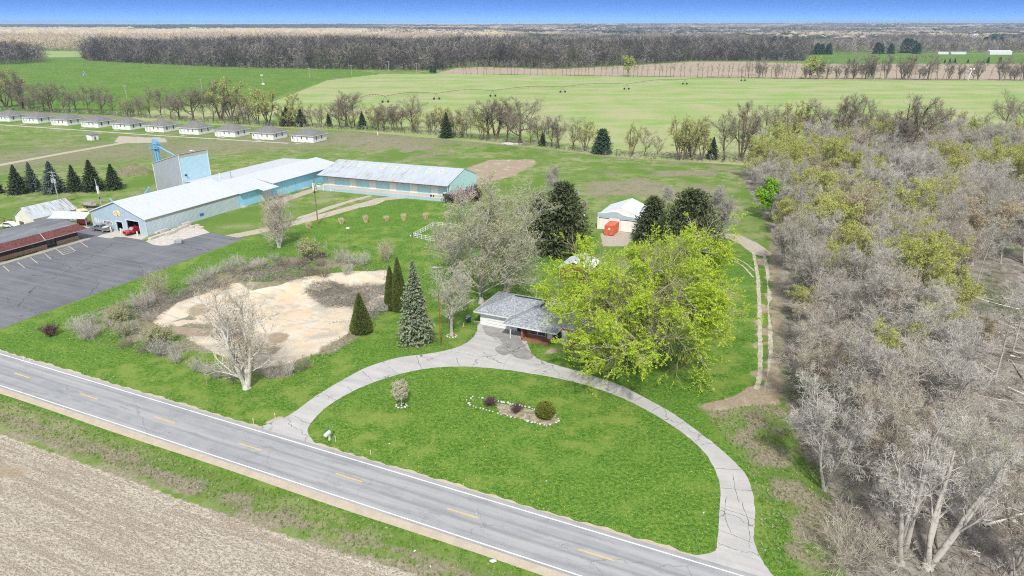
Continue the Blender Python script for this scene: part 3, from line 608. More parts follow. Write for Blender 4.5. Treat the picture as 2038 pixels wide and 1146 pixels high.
def spruce_mesh(seed, H, Rb, mat, barkm, dens=1.0, pw=.85):
    rs = np.random.RandomState(seed); zs = np.arange(.03 * H, H * .985, .30 / dens); P, D, L = [], [], []
    for i, z in enumerate(zs):
        f = z / H; R = Rb * (1 - f) ** pw * (.86 + .28 * rs.rand()); n = int(7 + 11 * (1 - f)); az = rs.rand() * 6 + np.arange(n) * 2 * PI / n + rs.randn(n) * .15
        P.append(np.stack([az * 0, az * 0, np.full(n, z)], 1)); D.append(np.stack([np.cos(az), np.sin(az), np.full(n, .05 + .7 * f)], 1)); L.append(R * (.75 + .4 * rs.rand(n)) + .12)
    P, D, L = np.concatenate(P), np.concatenate(D), np.concatenate(L)
    B = grow(rs, P, D, L, 4, .05, -.09); ps = []
    rb = ribbons(rs, B, np.full(len(B), .05)); ps.append(rb)
    p, d, l, _ = spawn(rs, B, L, np.ones(len(L)) * .1, 11, .22, 1.0, (35, 65), .36, .5, .55, -.03)
    l = np.clip(l, .2, 1.0); n = len(p); side = nrm(np.cross(d, np.array([0, 0, 1.]) + rs.randn(n, 3) * .5)) * (.10 + .10 * rs.rand(n))[:, None]; e = p + d * l[:, None]
    ps.append((np.stack([p + side * .5, p - side * .5, (p + e) / 2 + side * 1.1, (p + e) / 2 - side * 1.1, e], 1).reshape(-1, 3), np.concatenate([np.arange(n)[:, None] * 5 + k for k in ([0, 1, 3], [0, 3, 2], [2, 3, 4])])))
    v, t = join(ps); crown = tri_mesh('crown', v, t, mat)
    tr = tubes(np.array([[[0, 0, -.1], [0, 0, H * .5], [0, 0, H]]]), np.array([H * .016]), np.array([.01]), 6); return tri_mesh('trunk', *tr, barkm, True), crown, None
def cone_mesh(seed, H, prof, mat, barkm, n=16000, size=.16, lump=.14, upright=.9, trunk_r=.12, core=True):
    """dense evergreen: leaf sprays over a lumpy body; prof(f) gives radius"""
    rs = np.random.RandomState(seed); f = rs.rand(n * 3); R = np.array([prof(x) for x in np.linspace(0, 1, 200)]); w = R[np.clip((f * 199).astype(int), 0, 199)]
    f = f[rs.rand(len(f)) < w / R.max()][:n]; n = len(f); az = rs.rand(n) * 2 * PI; r = R[np.clip((f * 199).astype(int), 0, 199)]
    lum = 1 + lump * (np.sin(az * 3 + f * 9 + seed) * .5 + np.sin(az * 7 + f * 23) * .35 + np.sin(az * 13 - f * 41 + seed) * .3); q = r * lum * (1 - .28 * rs.rand(n) ** 2)
    P = np.stack([q * np.cos(az), q * np.sin(az), f * H + rs.randn(n) * .05], 1)
    out = np.stack([np.cos(az), np.sin(az), np.full(n, upright)], 1) + rs.randn(n, 3) * .45; out = nrm(out); s = nrm(np.cross(out, rs.randn(n, 3))) * size * .45
    k = (size * (1 + rs.rand(n)))[:, None]; v = np.stack([P + s, P - s, P + out * k], 1).reshape(-1, 3); ps = [(v, np.arange(n * 3).reshape(-1, 3))]
    if core:
        m_, k_ = 14, 16; vs, ts = [], []
        for i in range(m_ + 1):
            for j in range(k_):
                a = 2 * PI * j / k_; rr = R[int(i / m_ * 199)] * .72 * (1 + lump * .6 * math.sin(a * 3 + i / m_ * 9 + seed)); vs.append((rr * math.cos(a), rr * math.sin(a), i / m_ * H * .97))
        for i in range(m_):
            for j in range(k_): a, b = i * k_ + j, i * k_ + (j + 1) % k_; ts += [(a, b, b + k_), (a, b + k_, a + k_)]
        ps.append((np.array(vs), np.array(ts)))
    v, t = join(ps); tr = tubes(np.array([[[0, 0, -.1], [0, 0, H * .3], [0, 0, H * .8]]]), np.array([trunk_r]), np.array([.02]), 6)
    return tri_mesh('trunk', *tr, barkm, True), tri_mesh('crown', v, t, mat), None
def bush_mesh(seed, H, W_, twigm, leafm=None, stems=26, leaf=0, leafsize=.12, tw=.022, k=(7, 6)):
    rs = np.random.RandomState(seed); az = rs.rand(stems) * 2 * PI; el = rs.rand(stems) ** .7
    P = np.stack([np.cos(az), np.sin(az), az * 0], 1) * (rs.rand(stems) * W_ * .25)[:, None]; D = np.stack([np.cos(az) * el * W_ / H, np.sin(az) * el * W_ / H, np.ones(stems)], 1)
    L = H * (.75 + .4 * rs.rand(stems)); S = grow(rs, P, D, L, 5, .12, .03); R = np.full(stems, tw * 1.1)
    ps = [tubes(S, R, R * .4, 3)]; p, d, l, r = spawn(rs, S, L, R, k[0], .15, 1, (20, 55), .45, .6, .4, .05); A = grow(rs, p, d, l, 3, .15, .05); ps.append(ribbons(rs, A, np.full(len(p), tw * 1.3)))
    p, d, l, r = spawn(rs, A, l, r, k[1], .1, 1, (20, 60), .6, .6, .3, .05); B = grow(rs, p, d, l, 2, .15, .03); ps.append(ribbons(rs, B, np.full(len(p), tw)))
    st = tri_mesh('stems', *join(ps), twigm); lf = None
    if leaf: i = rs.randint(0, len(B), leaf); f = rs.rand(leaf, 1); lf = tri_mesh('foliage', *leafcards(rs, B[i, -1] * f + B[i, 0] * (1 - f) + rs.randn(leaf, 3) * .05, leafsize), leafm)
    return st, lf
def bush_thing(name, label, cat, m, loc, rz=0.0, scale=None, group=None):
    r = thing(name, label, cat, loc, rz, group, scale); link('stems', m[0], r)
    if m[1] is not None: link('foliage', m[1], r)
    return r

M['bark_grey'] = plant_mat('grey_bark', (.48, .45, .40), (.34, .31, .27), (.20, .175, .145)); M['bark_brown'] = plant_mat('brown_bark', (.17, .13, .10), (.11, .085, .065), (.22, .18, .14))
M['bark_white'] = plant_mat('white_bark', (.72, .69, .63), (.58, .54, .47), (.30, .26, .21), nscale=1.2)
M['twig_grey'] = plant_mat('grey_twigs', (.55, .525, .475), (.37, .345, .305), nscale=.2, vary=.75); M['twig_tan'] = plant_mat('tan_twigs', (.48, .425, .34), (.42, .385, .31), nscale=.2, vary=.7)
M['twig_brown'] = plant_mat('brown_twigs', (.205, .165, .125), (.27, .235, .19), nscale=.2, vary=.7); M['twig_olive'] = plant_mat('budding_twigs', (.36, .33, .18), (.27, .25, .15), nscale=.3, vary=.6)
M['twig_dark'] = plant_mat('dark_twigs', (.115, .10, .085), (.165, .145, .12), nscale=.2, vary=.6)
M['leaf_willow'] = plant_mat('fresh_yellow_green_leaves', (.46, .61, .045), (.60, .72, .09), (.33, .48, .03), transl=.4, nscale=.5, vary=0)
M['leaf_olive'] = plant_mat('olive_bud_leaves', (.46, .50, .13), (.56, .57, .20), (.37, .43, .09), transl=.3, vary=.6); M['leaf_lime'] = plant_mat('bright_lime_leaves', (.26, .50, .03), (.34, .58, .05), transl=.35)
M['leaf_tan'] = plant_mat('orange_tan_buds', (.46, .37, .24), (.42, .35, .21), (.52, .44, .27), transl=.2); M['leaf_pale'] = plant_mat('pale_green_buds', (.43, .44, .22), (.36, .38, .17), transl=.3)
M['leaf_white'] = plant_mat('cream_blossom', (.60, .58, .46), (.48, .47, .33), transl=.2); M['leaf_pink'] = plant_mat('pink_blossom', (.48, .33, .38), (.36, .24, .29), (.55, .42, .47), transl=.2)
M['leaf_plum'] = plant_mat('plum_leaves', (.11, .055, .065), (.16, .09, .10), transl=.1)
M['needle_dark'] = plant_mat('dark_green_needles', (.045, .07, .035), (.07, .10, .048), (.11, .14, .065), nscale=.8); M['needle_blue'] = plant_mat('grey_green_needles', (.18, .22, .13), (.24, .28, .18), (.34, .36, .22), nscale=1.2)
M['needle_yew'] = plant_mat('olive_dark_needles', (.065, .085, .035), (.10, .12, .05), (.16, .18, .075), nscale=.7); M['needle_arb'] = plant_mat('arborvitae_sprays', (.095, .125, .03), (.14, .175, .045), (.20, .22, .06), nscale=1.1)
M['needle_gold'] = plant_mat('golden_green_sprays', (.20, .24, .03), (.14, .19, .03), (.28, .28, .06), nscale=1.4)
M['straw'] = plant_mat('dry_straw_blades', (.68, .57, .38), (.58, .47, .31))
BG, BB, BW = M['bark_grey'], M['bark_brown'], M['bark_white']; TG, TT, TB, TO, TD = M['twig_grey'], M['twig_tan'], M['twig_brown'], M['twig_olive'], M['twig_dark']

MESH = {}
for i in range(5): MESH['wood%d' % i] = tree_mesh(100 + i, 15, 'round' if i % 2 else 'vase', (9, 9, 7), [0, 1500, 0, 3500, 0][i], .11, BG, [TG, TG, TG, TG, TT][i], M['leaf_pale'], tw=.034, spread=1.0 + .1 * (i % 3), low=.22, limbs=13, R0=.24, up=.05)
for i in range(2): MESH['pole%d' % i] = tree_mesh(120 + i, 17, 'pole', (6, 5, 4), barkm=BG, twigm=TG, tw=.028, low=.4, limbs=12, R0=.16)
for i in range(3): MESH['olive%d' % i] = tree_mesh(130 + i, 14, 'round', (8, 7, 6), 12000, .15, BG, TO, M['leaf_olive'], .026, limbs=10, low=.25)
MESH['tan0'] = tree_mesh(140, 13, 'round', (8, 7, 6), 9000, .14, BG, TT, M['leaf_tan'], .026, limbs=10, low=.25)
MESH['lime0'] = tree_mesh(141, 9, 'round', (7, 6, 4), 11000, .2, BG, TO, M['leaf_lime'], .026, limbs=9, low=.12)
for i in range(3): MESH['oak%d' % i] = tree_mesh(150 + i, 20, 'vase' if i == 1 else 'broad', (9, 8, 7), barkm=BB, twigm=TB, tw=.045, spread=1.0, low=.2, limbs=9, R0=.5)
for i in range(2): MESH['field%d' % i] = tree_mesh(160 + i, 15, 'round', (7, 6, 6), barkm=BB, twigm=TB, tw=.045, spread=.8, low=.12, limbs=10, R0=.22)
for i in range(2): MESH['fieldleaf%d' % i] = tree_mesh(165 + i, 15, 'vase', (7, 6, 5), 1500, .22, BB, TO, M['leaf_olive'], .045, spread=.8, low=.2, limbs=10, R0=.25)
for i in range(3): MESH['thin%d' % i] = tree_mesh(170 + i, 16, 'pole', (4, 4, 2), barkm=BB, twigm=TB, tw=.07, low=.35, limbs=9, R0=.2, sides=5, lastseg=2)
for i in range(3): MESH['farbig%d' % i] = tree_mesh(180 + i, 22, 'vase' if i else 'broad', (6, 6, 5), barkm=TB, twigm=TB, tw=.09, low=.15, limbs=10, R0=.45, sides=5, spread=.85)
MESH['farleaf0'] = tree_mesh(185, 18, 'round', (6, 5, 2), 2200, .6, BB, TO, M['leaf_olive'], .08, low=.2, limbs=9, sides=5)
for i in range(3): MESH['spruce%d' % i] = spruce_mesh(200 + i, 11, 3.9, M['needle_dark'], BB)
MESH['spruce_blue'] = spruce_mesh(210, 14, 3.6, M['needle_blue'], BB, 1.15); MESH['spruce_grey'] = spruce_mesh(211, 11, 3.6, plant_mat('blue_grey_needles', (.09, .125, .105), (.13, .17, .14), (.18, .21, .17), nscale=1), BB)
MESH['fir_small'] = spruce_mesh(212, 8, 2.0, M['needle_dark'], BB, .8)

# far off woods, thinned copies of one bare tree each
def low_tree(seed, H, k=(7, 5, 4), tw=.16, sp=.8):
    rs = np.random.RandomState(seed); tr = grow(rs, np.zeros((1, 3)), np.array([[0, 0, 1.]]), np.array([H * .72]), 3, .05, .1); ps = [ribbons(rs, np.repeat(tr, 2, 0), np.full(2, H * .011))]
    p, d, l, r = spawn(rs, tr, np.array([H * .72]), np.array([.2]), k[0], .06, 1, (35, 85), .66 * sp, .5, .3, .10); A = grow(rs, p, d, l, 2, .12, .1); ps.append(ribbons(rs, A, np.full(len(p), tw * 1.6)))
    p, d, l, r = spawn(rs, A, l, r, k[1], .15, 1, (25, 65), .55, .5, .4, .1); B = grow(rs, p, d, l, 1, .1, .1); ps.append(ribbons(rs, B, np.full(len(p), tw * 1.15)))
    p, d, l, r = spawn(rs, B, l, r, k[2], .1, 1, (25, 65), .75, .5, .4, .1); D_ = grow(rs, p, d, l, 1, .1, .1); ps.append(ribbons(rs, D_, np.full(len(p), tw)))
    return join(ps)
def wood(name, label, px, step, mats, H=(15, 24), tw=.16, seed=1, uvpoly=None, k=(7, 5, 4), depth=None, cat='woodland', base=hills, hole=None):
    """a far wood that reads as one mass: one object"""
    rs = np.random.RandomState(seed); poly = np.array(px) if uvpoly else wpoly(px); x0, y0 = poly.min(0); x1, y1 = poly.max(0)
    gx_, gy_ = np.meshgrid(np.arange(x0, x1, step), np.arange(y0, y1, step)); P = np.stack([gx_.ravel(), gy_.ravel()], 1) + rs.uniform(-.45, .45, (gx_.size, 2)) * step; sd = inside_dist(P, poly)
    P = P[(sd > 0) & ((sd < depth) if depth else True) & ((inside_dist(P, wpoly(hole)) < .6) if hole else True) & ((np.abs(P[:, 0] * EV[0] + P[:, 1] * EV[1] - 52.6) > 4.9))]; var = [low_tree(seed * 10 + i, 1.0, k, tw / (.5 * (H[0] + H[1]))) for i in range(6)]
    V, T, Mi, o = [], [], [], 0; h = rs.uniform(H[0], H[1], len(P)) * (.78 + .44 * value_noise(P[:, 0], P[:, 1], 75, seed + 1)); a = rs.rand(len(P)) * 6.28; z = base(P[:, 0], P[:, 1]); big = value_noise(P[:, 0], P[:, 1], 60, seed)
    for i in range(6):
        s = np.arange(i, len(P), 6); v, t = var[i]
        c, sn = np.cos(a[s])[:, None], np.sin(a[s])[:, None]; hh = h[s][:, None]; wd = hh * 1.25
        X = (v[None, :, 0] * c - v[None, :, 1] * sn) * wd + P[s, 0][:, None]; Y = (v[None, :, 0] * sn + v[None, :, 1] * c) * wd + P[s, 1][:, None]; Z = v[None, :, 2] * hh + z[s][:, None]
        V.append(np.stack([X, Y, Z], -1).reshape(-1, 3)); tt = (t[None] + (np.arange(len(s)) * len(v))[:, None, None]).reshape(-1, 3) + o; T.append(tt); o += len(s) * len(v)
        mi = np.clip((big[s] * .45 + rs.rand(len(s)) * .65 - .05) * len(mats), 0, len(mats) - 1).astype(np.int32); Mi.append(np.repeat(mi, len(t)))
    me = tri_mesh(name, np.concatenate(V), np.concatenate(T), None)
    for m in mats: me.materials.append(m)
    me.polygons.foreach_set('material_index', np.concatenate(Mi)); me.update()
    o = link(name, me); tag(o, label, cat, kind='stuff'); return o, len(P)
def far_mat(name, c1, c2, sc_=.05): return plant_mat(name, c1, c2, vary=0, nscale=sc_)
FM = [far_mat('oak_wood_twigs', (.12, .105, .092), (.17, .15, .132)), far_mat('oak_wood_twigs_pale', (.34, .305, .265), (.25, .225, .195)), far_mat('oak_wood_dark', (.05, .045, .036), (.08, .072, .06)), far_mat('wood_green', (.13, .14, .065), (.10, .105, .05))]  # dark tones stand in for the cloud shadow on the wood
FT = [far_mat('tan_wood_twigs', (.56, .44, .32), (.64, .54, .42)), far_mat('tan_wood_pale', (.62, .55, .46), (.50, .42, .33)), far_mat('yellow_bud_twigs', (.52, .50, .17), (.60, .55, .26)), far_mat('tan_wood_grey', (.42, .36, .30), (.36, .31, .26))]  # tan tones carry the sunlight on the wood beyond the cloud shadow
FG = [far_mat('grey_wood_twigs', (.19, .165, .15), (.26, .23, .205)), far_mat('grey_wood_pale', (.44, .40, .35), (.36, .325, .29)), far_mat('brown_wood', (.12, .10, .085), (.17, .14, .115)), far_mat('olive_wood', (.24, .25, .09), (.17, .18, .07))]
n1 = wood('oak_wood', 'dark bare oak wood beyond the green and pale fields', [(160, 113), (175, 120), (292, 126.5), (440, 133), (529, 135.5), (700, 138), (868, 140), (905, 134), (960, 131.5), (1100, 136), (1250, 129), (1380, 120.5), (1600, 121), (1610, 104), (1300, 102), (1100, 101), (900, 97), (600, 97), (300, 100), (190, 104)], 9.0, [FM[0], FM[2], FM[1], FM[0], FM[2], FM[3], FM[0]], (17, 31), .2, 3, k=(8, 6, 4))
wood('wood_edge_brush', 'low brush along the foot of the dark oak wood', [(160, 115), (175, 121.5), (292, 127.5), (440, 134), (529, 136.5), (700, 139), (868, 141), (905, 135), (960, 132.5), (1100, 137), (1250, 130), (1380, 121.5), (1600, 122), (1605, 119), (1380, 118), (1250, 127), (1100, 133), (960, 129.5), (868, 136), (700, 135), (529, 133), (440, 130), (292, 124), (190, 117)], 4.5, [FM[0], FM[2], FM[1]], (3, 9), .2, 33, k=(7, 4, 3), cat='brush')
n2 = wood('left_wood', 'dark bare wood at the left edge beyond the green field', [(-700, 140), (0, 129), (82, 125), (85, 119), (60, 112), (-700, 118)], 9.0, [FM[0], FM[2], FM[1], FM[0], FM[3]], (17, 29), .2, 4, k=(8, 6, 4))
n3 = wood('tan_wood', 'sunlit tan and yellow wood behind the dark oak wood', [(-500, 101), (0, 101), (170, 100.5), (210, 97), (600, 95), (900, 93), (900, 82), (500, 80), (0, 84), (-500, 86)], 12.0, [FT[3], FT[0], FT[1], FT[0], FT[2]], (22, 30), .3, 5)
n4 = wood('grey_wood', 'grey brown wood behind the green strip on the right', [(1380, 120), (1610, 107), (1800, 106), (2038, 105), (2500, 106), (2500, 88), (1600, 88), (1380, 100)], 11.0, [FG[0], FG[2], FG[1], FG[0], FG[3]], (15, 21), .27, 6)
for i_, (pl_, st_, ms_, hh_) in enumerate([
    ([(820, 95), (1000, 93), (1180, 96), (1400, 92), (1500, 90), (1420, 88), (1200, 90), (1000, 88), (850, 88)], 13, [FG[0], FG[1], FG[2], FG[3]], (20, 28)),
    ([(1380, 88), (1600, 85), (1800, 87), (2100, 84), (2500, 86), (2500, 81), (2000, 80), (1700, 81), (1450, 82)], 15, [FG[2], FG[0], FG[2], FG[3]], (20, 30)),
    ([(850, 85), (1050, 83), (1250, 85), (1500, 82), (1450, 79.5), (1200, 80.5), (1000, 79), (820, 81)], 16, [FG[1], FG[0], FG[1], FT[3]], (20, 30)),
    ([(1500, 77), (1750, 79), (2050, 76), (2500, 77), (2500, 73.5), (1900, 74), (1600, 73.5)], 20, [FG[1], FT[3], FG[0]], (22, 32)),
    ([(700, 76), (1000, 77), (1300, 75), (1600, 76.5), (1500, 72.5), (1100, 73), (800, 72)], 20, [FG[2], FM[2], FG[0]], (22, 32)),
    ([(-500, 66.5), (0, 66), (300, 68), (650, 66), (1000, 67.5), (1000, 65), (500, 63.8), (0, 64), (-500, 64)], 30, [FM[2], FM[3], FM[0]], (22, 34)),
    ([(1000, 69), (1400, 68), (1800, 70), (2500, 68), (2500, 65.5), (1800, 66.5), (1300, 65.5), (1000, 66)], 30, [FG[0], FM[2], FG[1], FG[2]], (22, 36))]):
    wood('distant_wood', ['grey brown wood behind the right half of the dark oak wood', 'brown wood behind the distant white barns', 'pale grey wood line farther behind the centre', 'pale wood line far behind the right side', 'dark wood line far behind the centre', 'dark blue wood line near the left horizon', 'grey wood line near the right horizon'][i_], pl_, st_, ms_, hh_, .35 + .06 * i_, 80 + i_, k=(6, 4, 3))
print('far trees', n1[1], n2[1], n3[1], n4[1])

# canopy sheet of the woods that run on to the horizon
def canopy():
    ang = np.linspace(-52, 52, 1500); R = [1330]
    while R[-1] < 12500: R.append(R[-1] * 1.0052 + 1.5)
    R = np.array(R); A, RR = np.meshgrid(np.radians(ang), R); X = RR * np.sin(A); Y = RR * np.cos(A)
    cov = value_noise(X, Y, 420, 21); cl = sm(cov, .67, .70) * sm(RR, 1600, 1800)
    dome = value_noise(X, Y, 13, 41) * .6 + value_noise(X, Y, 8, 42) * .4
    z = hills(X, Y) + (17 + 4.5 * value_noise(X, Y, 220, 43)) * (1 - cl) + (dome - .5) * 12 * (1 - cl) + (value_noise(X, Y, 60, 47) - .5) * 12 * (1 - cl) - 3 * cl
    fx = np.array([G(*p) for p in [(-500, 87), (0, 86), (500, 83), (900, 83), (1380, 97), (1610, 90), (2500, 90)]])
    near = np.interp(np.degrees(np.arctan2(X, Y)).ravel(), np.degrees(np.arctan2(fx[:, 0], fx[:, 1])), np.hypot(fx[:, 0], fx[:, 1])).reshape(X.shape)
    z = np.where(RR < near + 40, -6, z); ny_, nx_ = X.shape; idx = np.arange(nx_ * ny_).reshape(ny_, nx_)
    a, b, c, d = idx[:-1, :-1].ravel(), idx[:-1, 1:].ravel(), idx[1:, 1:].ravel(), idx[1:, :-1].ravel()
    tr = np.concatenate([np.stack([a, b, c], 1), np.stack([a, c, d], 1)]); zz = z.ravel(); Pc = np.stack([X.ravel(), Y.ravel()], 1); tan = pmask(Pc, [(-900, 102), (0, 101), (900, 93), (1050, 80), (1000, 70), (600, 66), (0, 64), (-900, 62)], 120); drk = pmask(Pc, [(-900, 61), (0, 62.5), (420, 65), (700, 62), (800, 58), (400, 55), (0, 54.5), (-900, 54)], 300)
    keep = (zz[tr].max(1) > hills(X.ravel()[tr[:, 0]], Y.ravel()[tr[:, 0]]) - 2)
    m, nt, bs = new_mat('distant_canopy'); t = nd(nt, 'ShaderNodeTexCoord').outputs['Object']
    big = noise(nt, t, .0016, 4, .6); med = noise(nt, t, .009, 4, .65); lt = nd(nt, 'ShaderNodeTexVoronoi'); lt.inputs['Scale'].default_value = .0034; lw = nd(nt, 'ShaderNodeMapping'); lw.inputs['Scale'].default_value = (.5, 1, 1); nt.links.new(t, lw.inputs[0]); nt.links.new(lw.outputs[0], lt.inputs['Vector']); lsv = nd(nt, 'ShaderNodeSeparateColor'); nt.links.new(lt.outputs['Color'], lsv.inputs[0]); vo = nd(nt, 'ShaderNodeTexVoronoi'); vo.inputs['Scale'].default_value = .085; nt.links.new(t, vo.inputs['Vector'])
    sv = nd(nt, 'ShaderNodeSeparateColor'); nt.links.new(vo.outputs['Color'], sv.inputs[0]); tr_ = sv.outputs[0]
    col = mix(nt, rng_(nt, tr_, .1, .9), (.20, .175, .155), (.32, .285, .245)); col = mix(nt, rng_(nt, big, .5, .62), col, mix(nt, rng_(nt, tr_, .2, .8), (.46, .38, .28), (.58, .50, .38)))
    col = mix(nt, mth(nt, 'MULTIPLY', rng_(nt, med, .56, .64), rng_(nt, sv.outputs[1], .4, .6)), col, (.34, .36, .12)); col = mix(nt, rng_(nt, lsv.outputs[0], .55, .62, 0, .8), col, mix(nt, tr_, (.085, .075, .07), (.14, .125, .11))); col = mix(nt, rng_(nt, lsv.outputs[1], .84, .87, 0, .7), col, mix(nt, tr_, (.50, .43, .32), (.62, .55, .42))); col = mix(nt, mth(nt, 'MULTIPLY', rng_(nt, lsv.outputs[2], .6, .66), rng_(nt, med, .46, .5)), col, mix(nt, tr_, (.03, .055, .035), (.06, .09, .05))); col = mix(nt, rng_(nt, noise(nt, t, .004, 3), .56, .62, 0, .8), col, (.13, .12, .115))
    at_ = nd(nt, 'ShaderNodeAttribute', attribute_name='kind'); sa_ = nd(nt, 'ShaderNodeSeparateColor'); nt.links.new(at_.outputs['Color'], sa_.inputs[0])
    tn = mix(nt, rng_(nt, tr_, .1, .9), (.50, .39, .28), (.66, .56, .43)); tn = mix(nt, mth(nt, 'MULTIPLY', rng_(nt, med, .5, .6), rng_(nt, sv.outputs[1], .3, .6)), tn, (.56, .53, .16)); col = mix(nt, sa_.outputs[0], col, tn)
    col = mix(nt, sa_.outputs[1], col, mix(nt, tr_, (.07, .085, .075), (.10, .11, .10)))
    fn = noise(nt, t, .35, 4, .8); col = mix(nt, rng_(nt, fn, .5, .7, 0, .6), col, (.10, .09, .08))
    nt.links.new(col, bs.inputs['Base Color']); bs.inputs['Roughness'].default_value = 1; bs.inputs['Specular IOR Level'].default_value = 0; bump(nt, bs, fn, .8, 3)
    me = tri_mesh('distant_woods', np.stack([X.ravel(), Y.ravel(), zz], 1), tr[keep], m); at = me.attributes.new('kind', 'FLOAT_COLOR', 'POINT'); ar = np.ones((len(Pc), 4), np.float32); ar[:, 0] = tan; ar[:, 1] = drk; at.data.foreach_set('color', ar.ravel()); tag(link('distant_woods', me), 'far off woods rolling away to the horizon', 'woodland', kind='stuff')
canopy()
# ---------------------------------------------------------------- planting
MH = {}
for k_, (a_, b_, c_) in MESH.items():
    co = np.empty(len(b_.vertices) * 3, np.float32); b_.vertices.foreach_get('co', co); z_ = co[2::3]; MH[k_] = float(np.percentile(z_, 99.7))
rp = random.Random(77)
def plant(name, label, cat, key, bx, by, ty=None, h=None, group=None, wide=1.0, rz=None, off=(0, 0)):
    X, Y = G(bx, by); h = h or top_height(bx, by, ty); s = h / MH[key]
    X += off[0]; Y += off[1]
    return tree_thing(name, label, cat, MESH[key], (X, Y, float(hills(np.array([X]), np.array([Y]))[0]) - .02), rp.random() * 6.28 if rz is None else rz, (s * wide, s * wide, s), group)

hedge = [(12, 214, 134, 'fieldleaf0'), (24, 210, 152, 'field0'), (45, 218, 140, 'oak1'), (70, 220, 168, 'field1'), (88, 221, 170, 'field0'), (103, 223, 160, 'oak0'), (128, 223, 176, 'field1'), (151, 220, 168, 'oak2'), (175, 222, 168, 'field0'),
         (203, 222, 170, 'oak0'), (225, 226, 185, 'field1'), (254, 230, 194, 'fieldleaf1'), (282, 233, 190, 'field1'), (299, 234, 170, 'field0'), (321, 234, 172, 'field1'), (340, 236, 186, 'field0'), (357, 237, 174, 'oak2'), (385, 240, 170, 'oak0'), (407, 240, 174, 'field1'),
         (425, 241, 185, 'field0'), (440, 240, 160, 'oak1'), (460, 241, 156, 'fieldleaf0'), (485, 243, 178, 'field0'), (512, 247, 172, 'fieldleaf1'), (534, 250, 174, 'fieldleaf0'), (590, 246, 180, 'fieldleaf1'), (622, 250, 205, 'field0'),
         (640, 250, 205, 'field1'), (676, 252, 190, 'field0'), (690, 252, 181, 'oak0'), (706, 253, 184, 'field1'), (742, 256, 205, 'fieldleaf1'), (765, 257, 210, 'field0'), (780, 258, 210, 'field1'), (800, 258, 214, 'field0'), (822, 259, 182, 'oak2'), (905, 270, 214, 'fieldleaf0'), (920, 271, 218, 'field1'),
         (971, 277, 194, 'oak0'), (987, 277, 196, 'oak1'), (1009, 281, 196, 'field0'), (1035, 284, 193, 'oak0'), (1056, 285, 232, 'field1'), (1072, 286, 228, 'field0'), (1098, 292, 226, 'field1'), (1112, 294, 228, 'field0'), (1141, 296, 231, 'field1'), (1164, 300, 238, 'fieldleaf0')]
for i, (x, y, t, k) in enumerate(hedge):
    leafy = 'leaf' in k; big = 'oak' in k
    plant('hedgerow_tree', '%s tree, %s from the left along the hedgerow' % ('broad bare' if big else ('greening' if leafy else 'slim bare'), nth(i + 1)), 'tree', k, x, y, t, group='deciduous trees along the hedgerow', wide=rp.uniform(1.15, 1.45))
for i, (x, y, t, w_) in enumerate([(572, 250, 213, 1.3), (600, 251, 216, 1.2), (655, 251, 224, .9), (722, 256, 221, .9), (889, 274, 223, .9), (1080, 290, 262, .9), (1417, 316, 272, .9)]):
    plant('hedgerow_conifer', 'dark conifer between bare trees, %s from the left in the hedgerow' % nth(i + 1), 'conifer', 'spruce%d' % (i % 3), x, y, t, group='dark conifers in the hedgerow', wide=w_)
MESH['round_pine'] = spruce_mesh(301, 10, 4.3, plant_mat('blue_green_pine_needles', (.05, .09, .055), (.075, .125, .07), (.11, .16, .09), nscale=.8), BB, 1.5, .38)
MH['round_pine'] = 10.2
plant('round_pine', 'rounded dark green pine standing alone at the hedgerow edge', 'pine tree', 'round_pine', 1198, 305, 256)
plant('budding_tree', 'slender pale green tree alone by the field edge right of the rounded pine', 'tree', 'fieldleaf1', 1257, 310, 241, wide=.9)
for i, (x, y, t, k) in enumerate([(1350, 318, 232, 'fieldleaf0'), (1362, 318, 227, 'fieldleaf1'), (1376, 318, 235, 'fieldleaf0'), (1398, 319, 230, 'fieldleaf1'), (1441, 319, 216, 'field0'), (1474, 320, 202, 'oak1'), (1492, 315, 238, 'field1'), (1520, 291, 205, 'oak0'),
                                   (1552, 300, 212, 'field0'), (1575, 298, 198, 'fieldleaf0'), (1600, 300, 196, 'field0'), (1632, 300, 196, 'oak2'), (1668, 304, 190, 'oak1'), (1699, 300, 187, 'oak0'), (1730, 290, 198, 'oak2'), (1760, 300, 215, 'field1'), (1798, 325, 188, 'oak1'), (1826, 320, 200, 'oak0'), (1862, 305, 212, 'field1'),
                                   (1890, 300, 216, 'fieldleaf0'), (1925, 300, 226, 'fieldleaf1'), (1960, 290, 222, 'field0'), (2001, 255, 177, 'oak2'), (2032, 268, 190, 'oak0')]):
    plant('field_edge_tree', '%s tree, %s from left between wood and pale field' % ('tall spreading bare' if 'oak' in k else ('greening' if 'leaf' in k else 'slim bare'), nth(i + 1)), 'tree', k, x, y, t, group='trees between the wood and the pale field', wide=rp.uniform(1.0, 1.15))
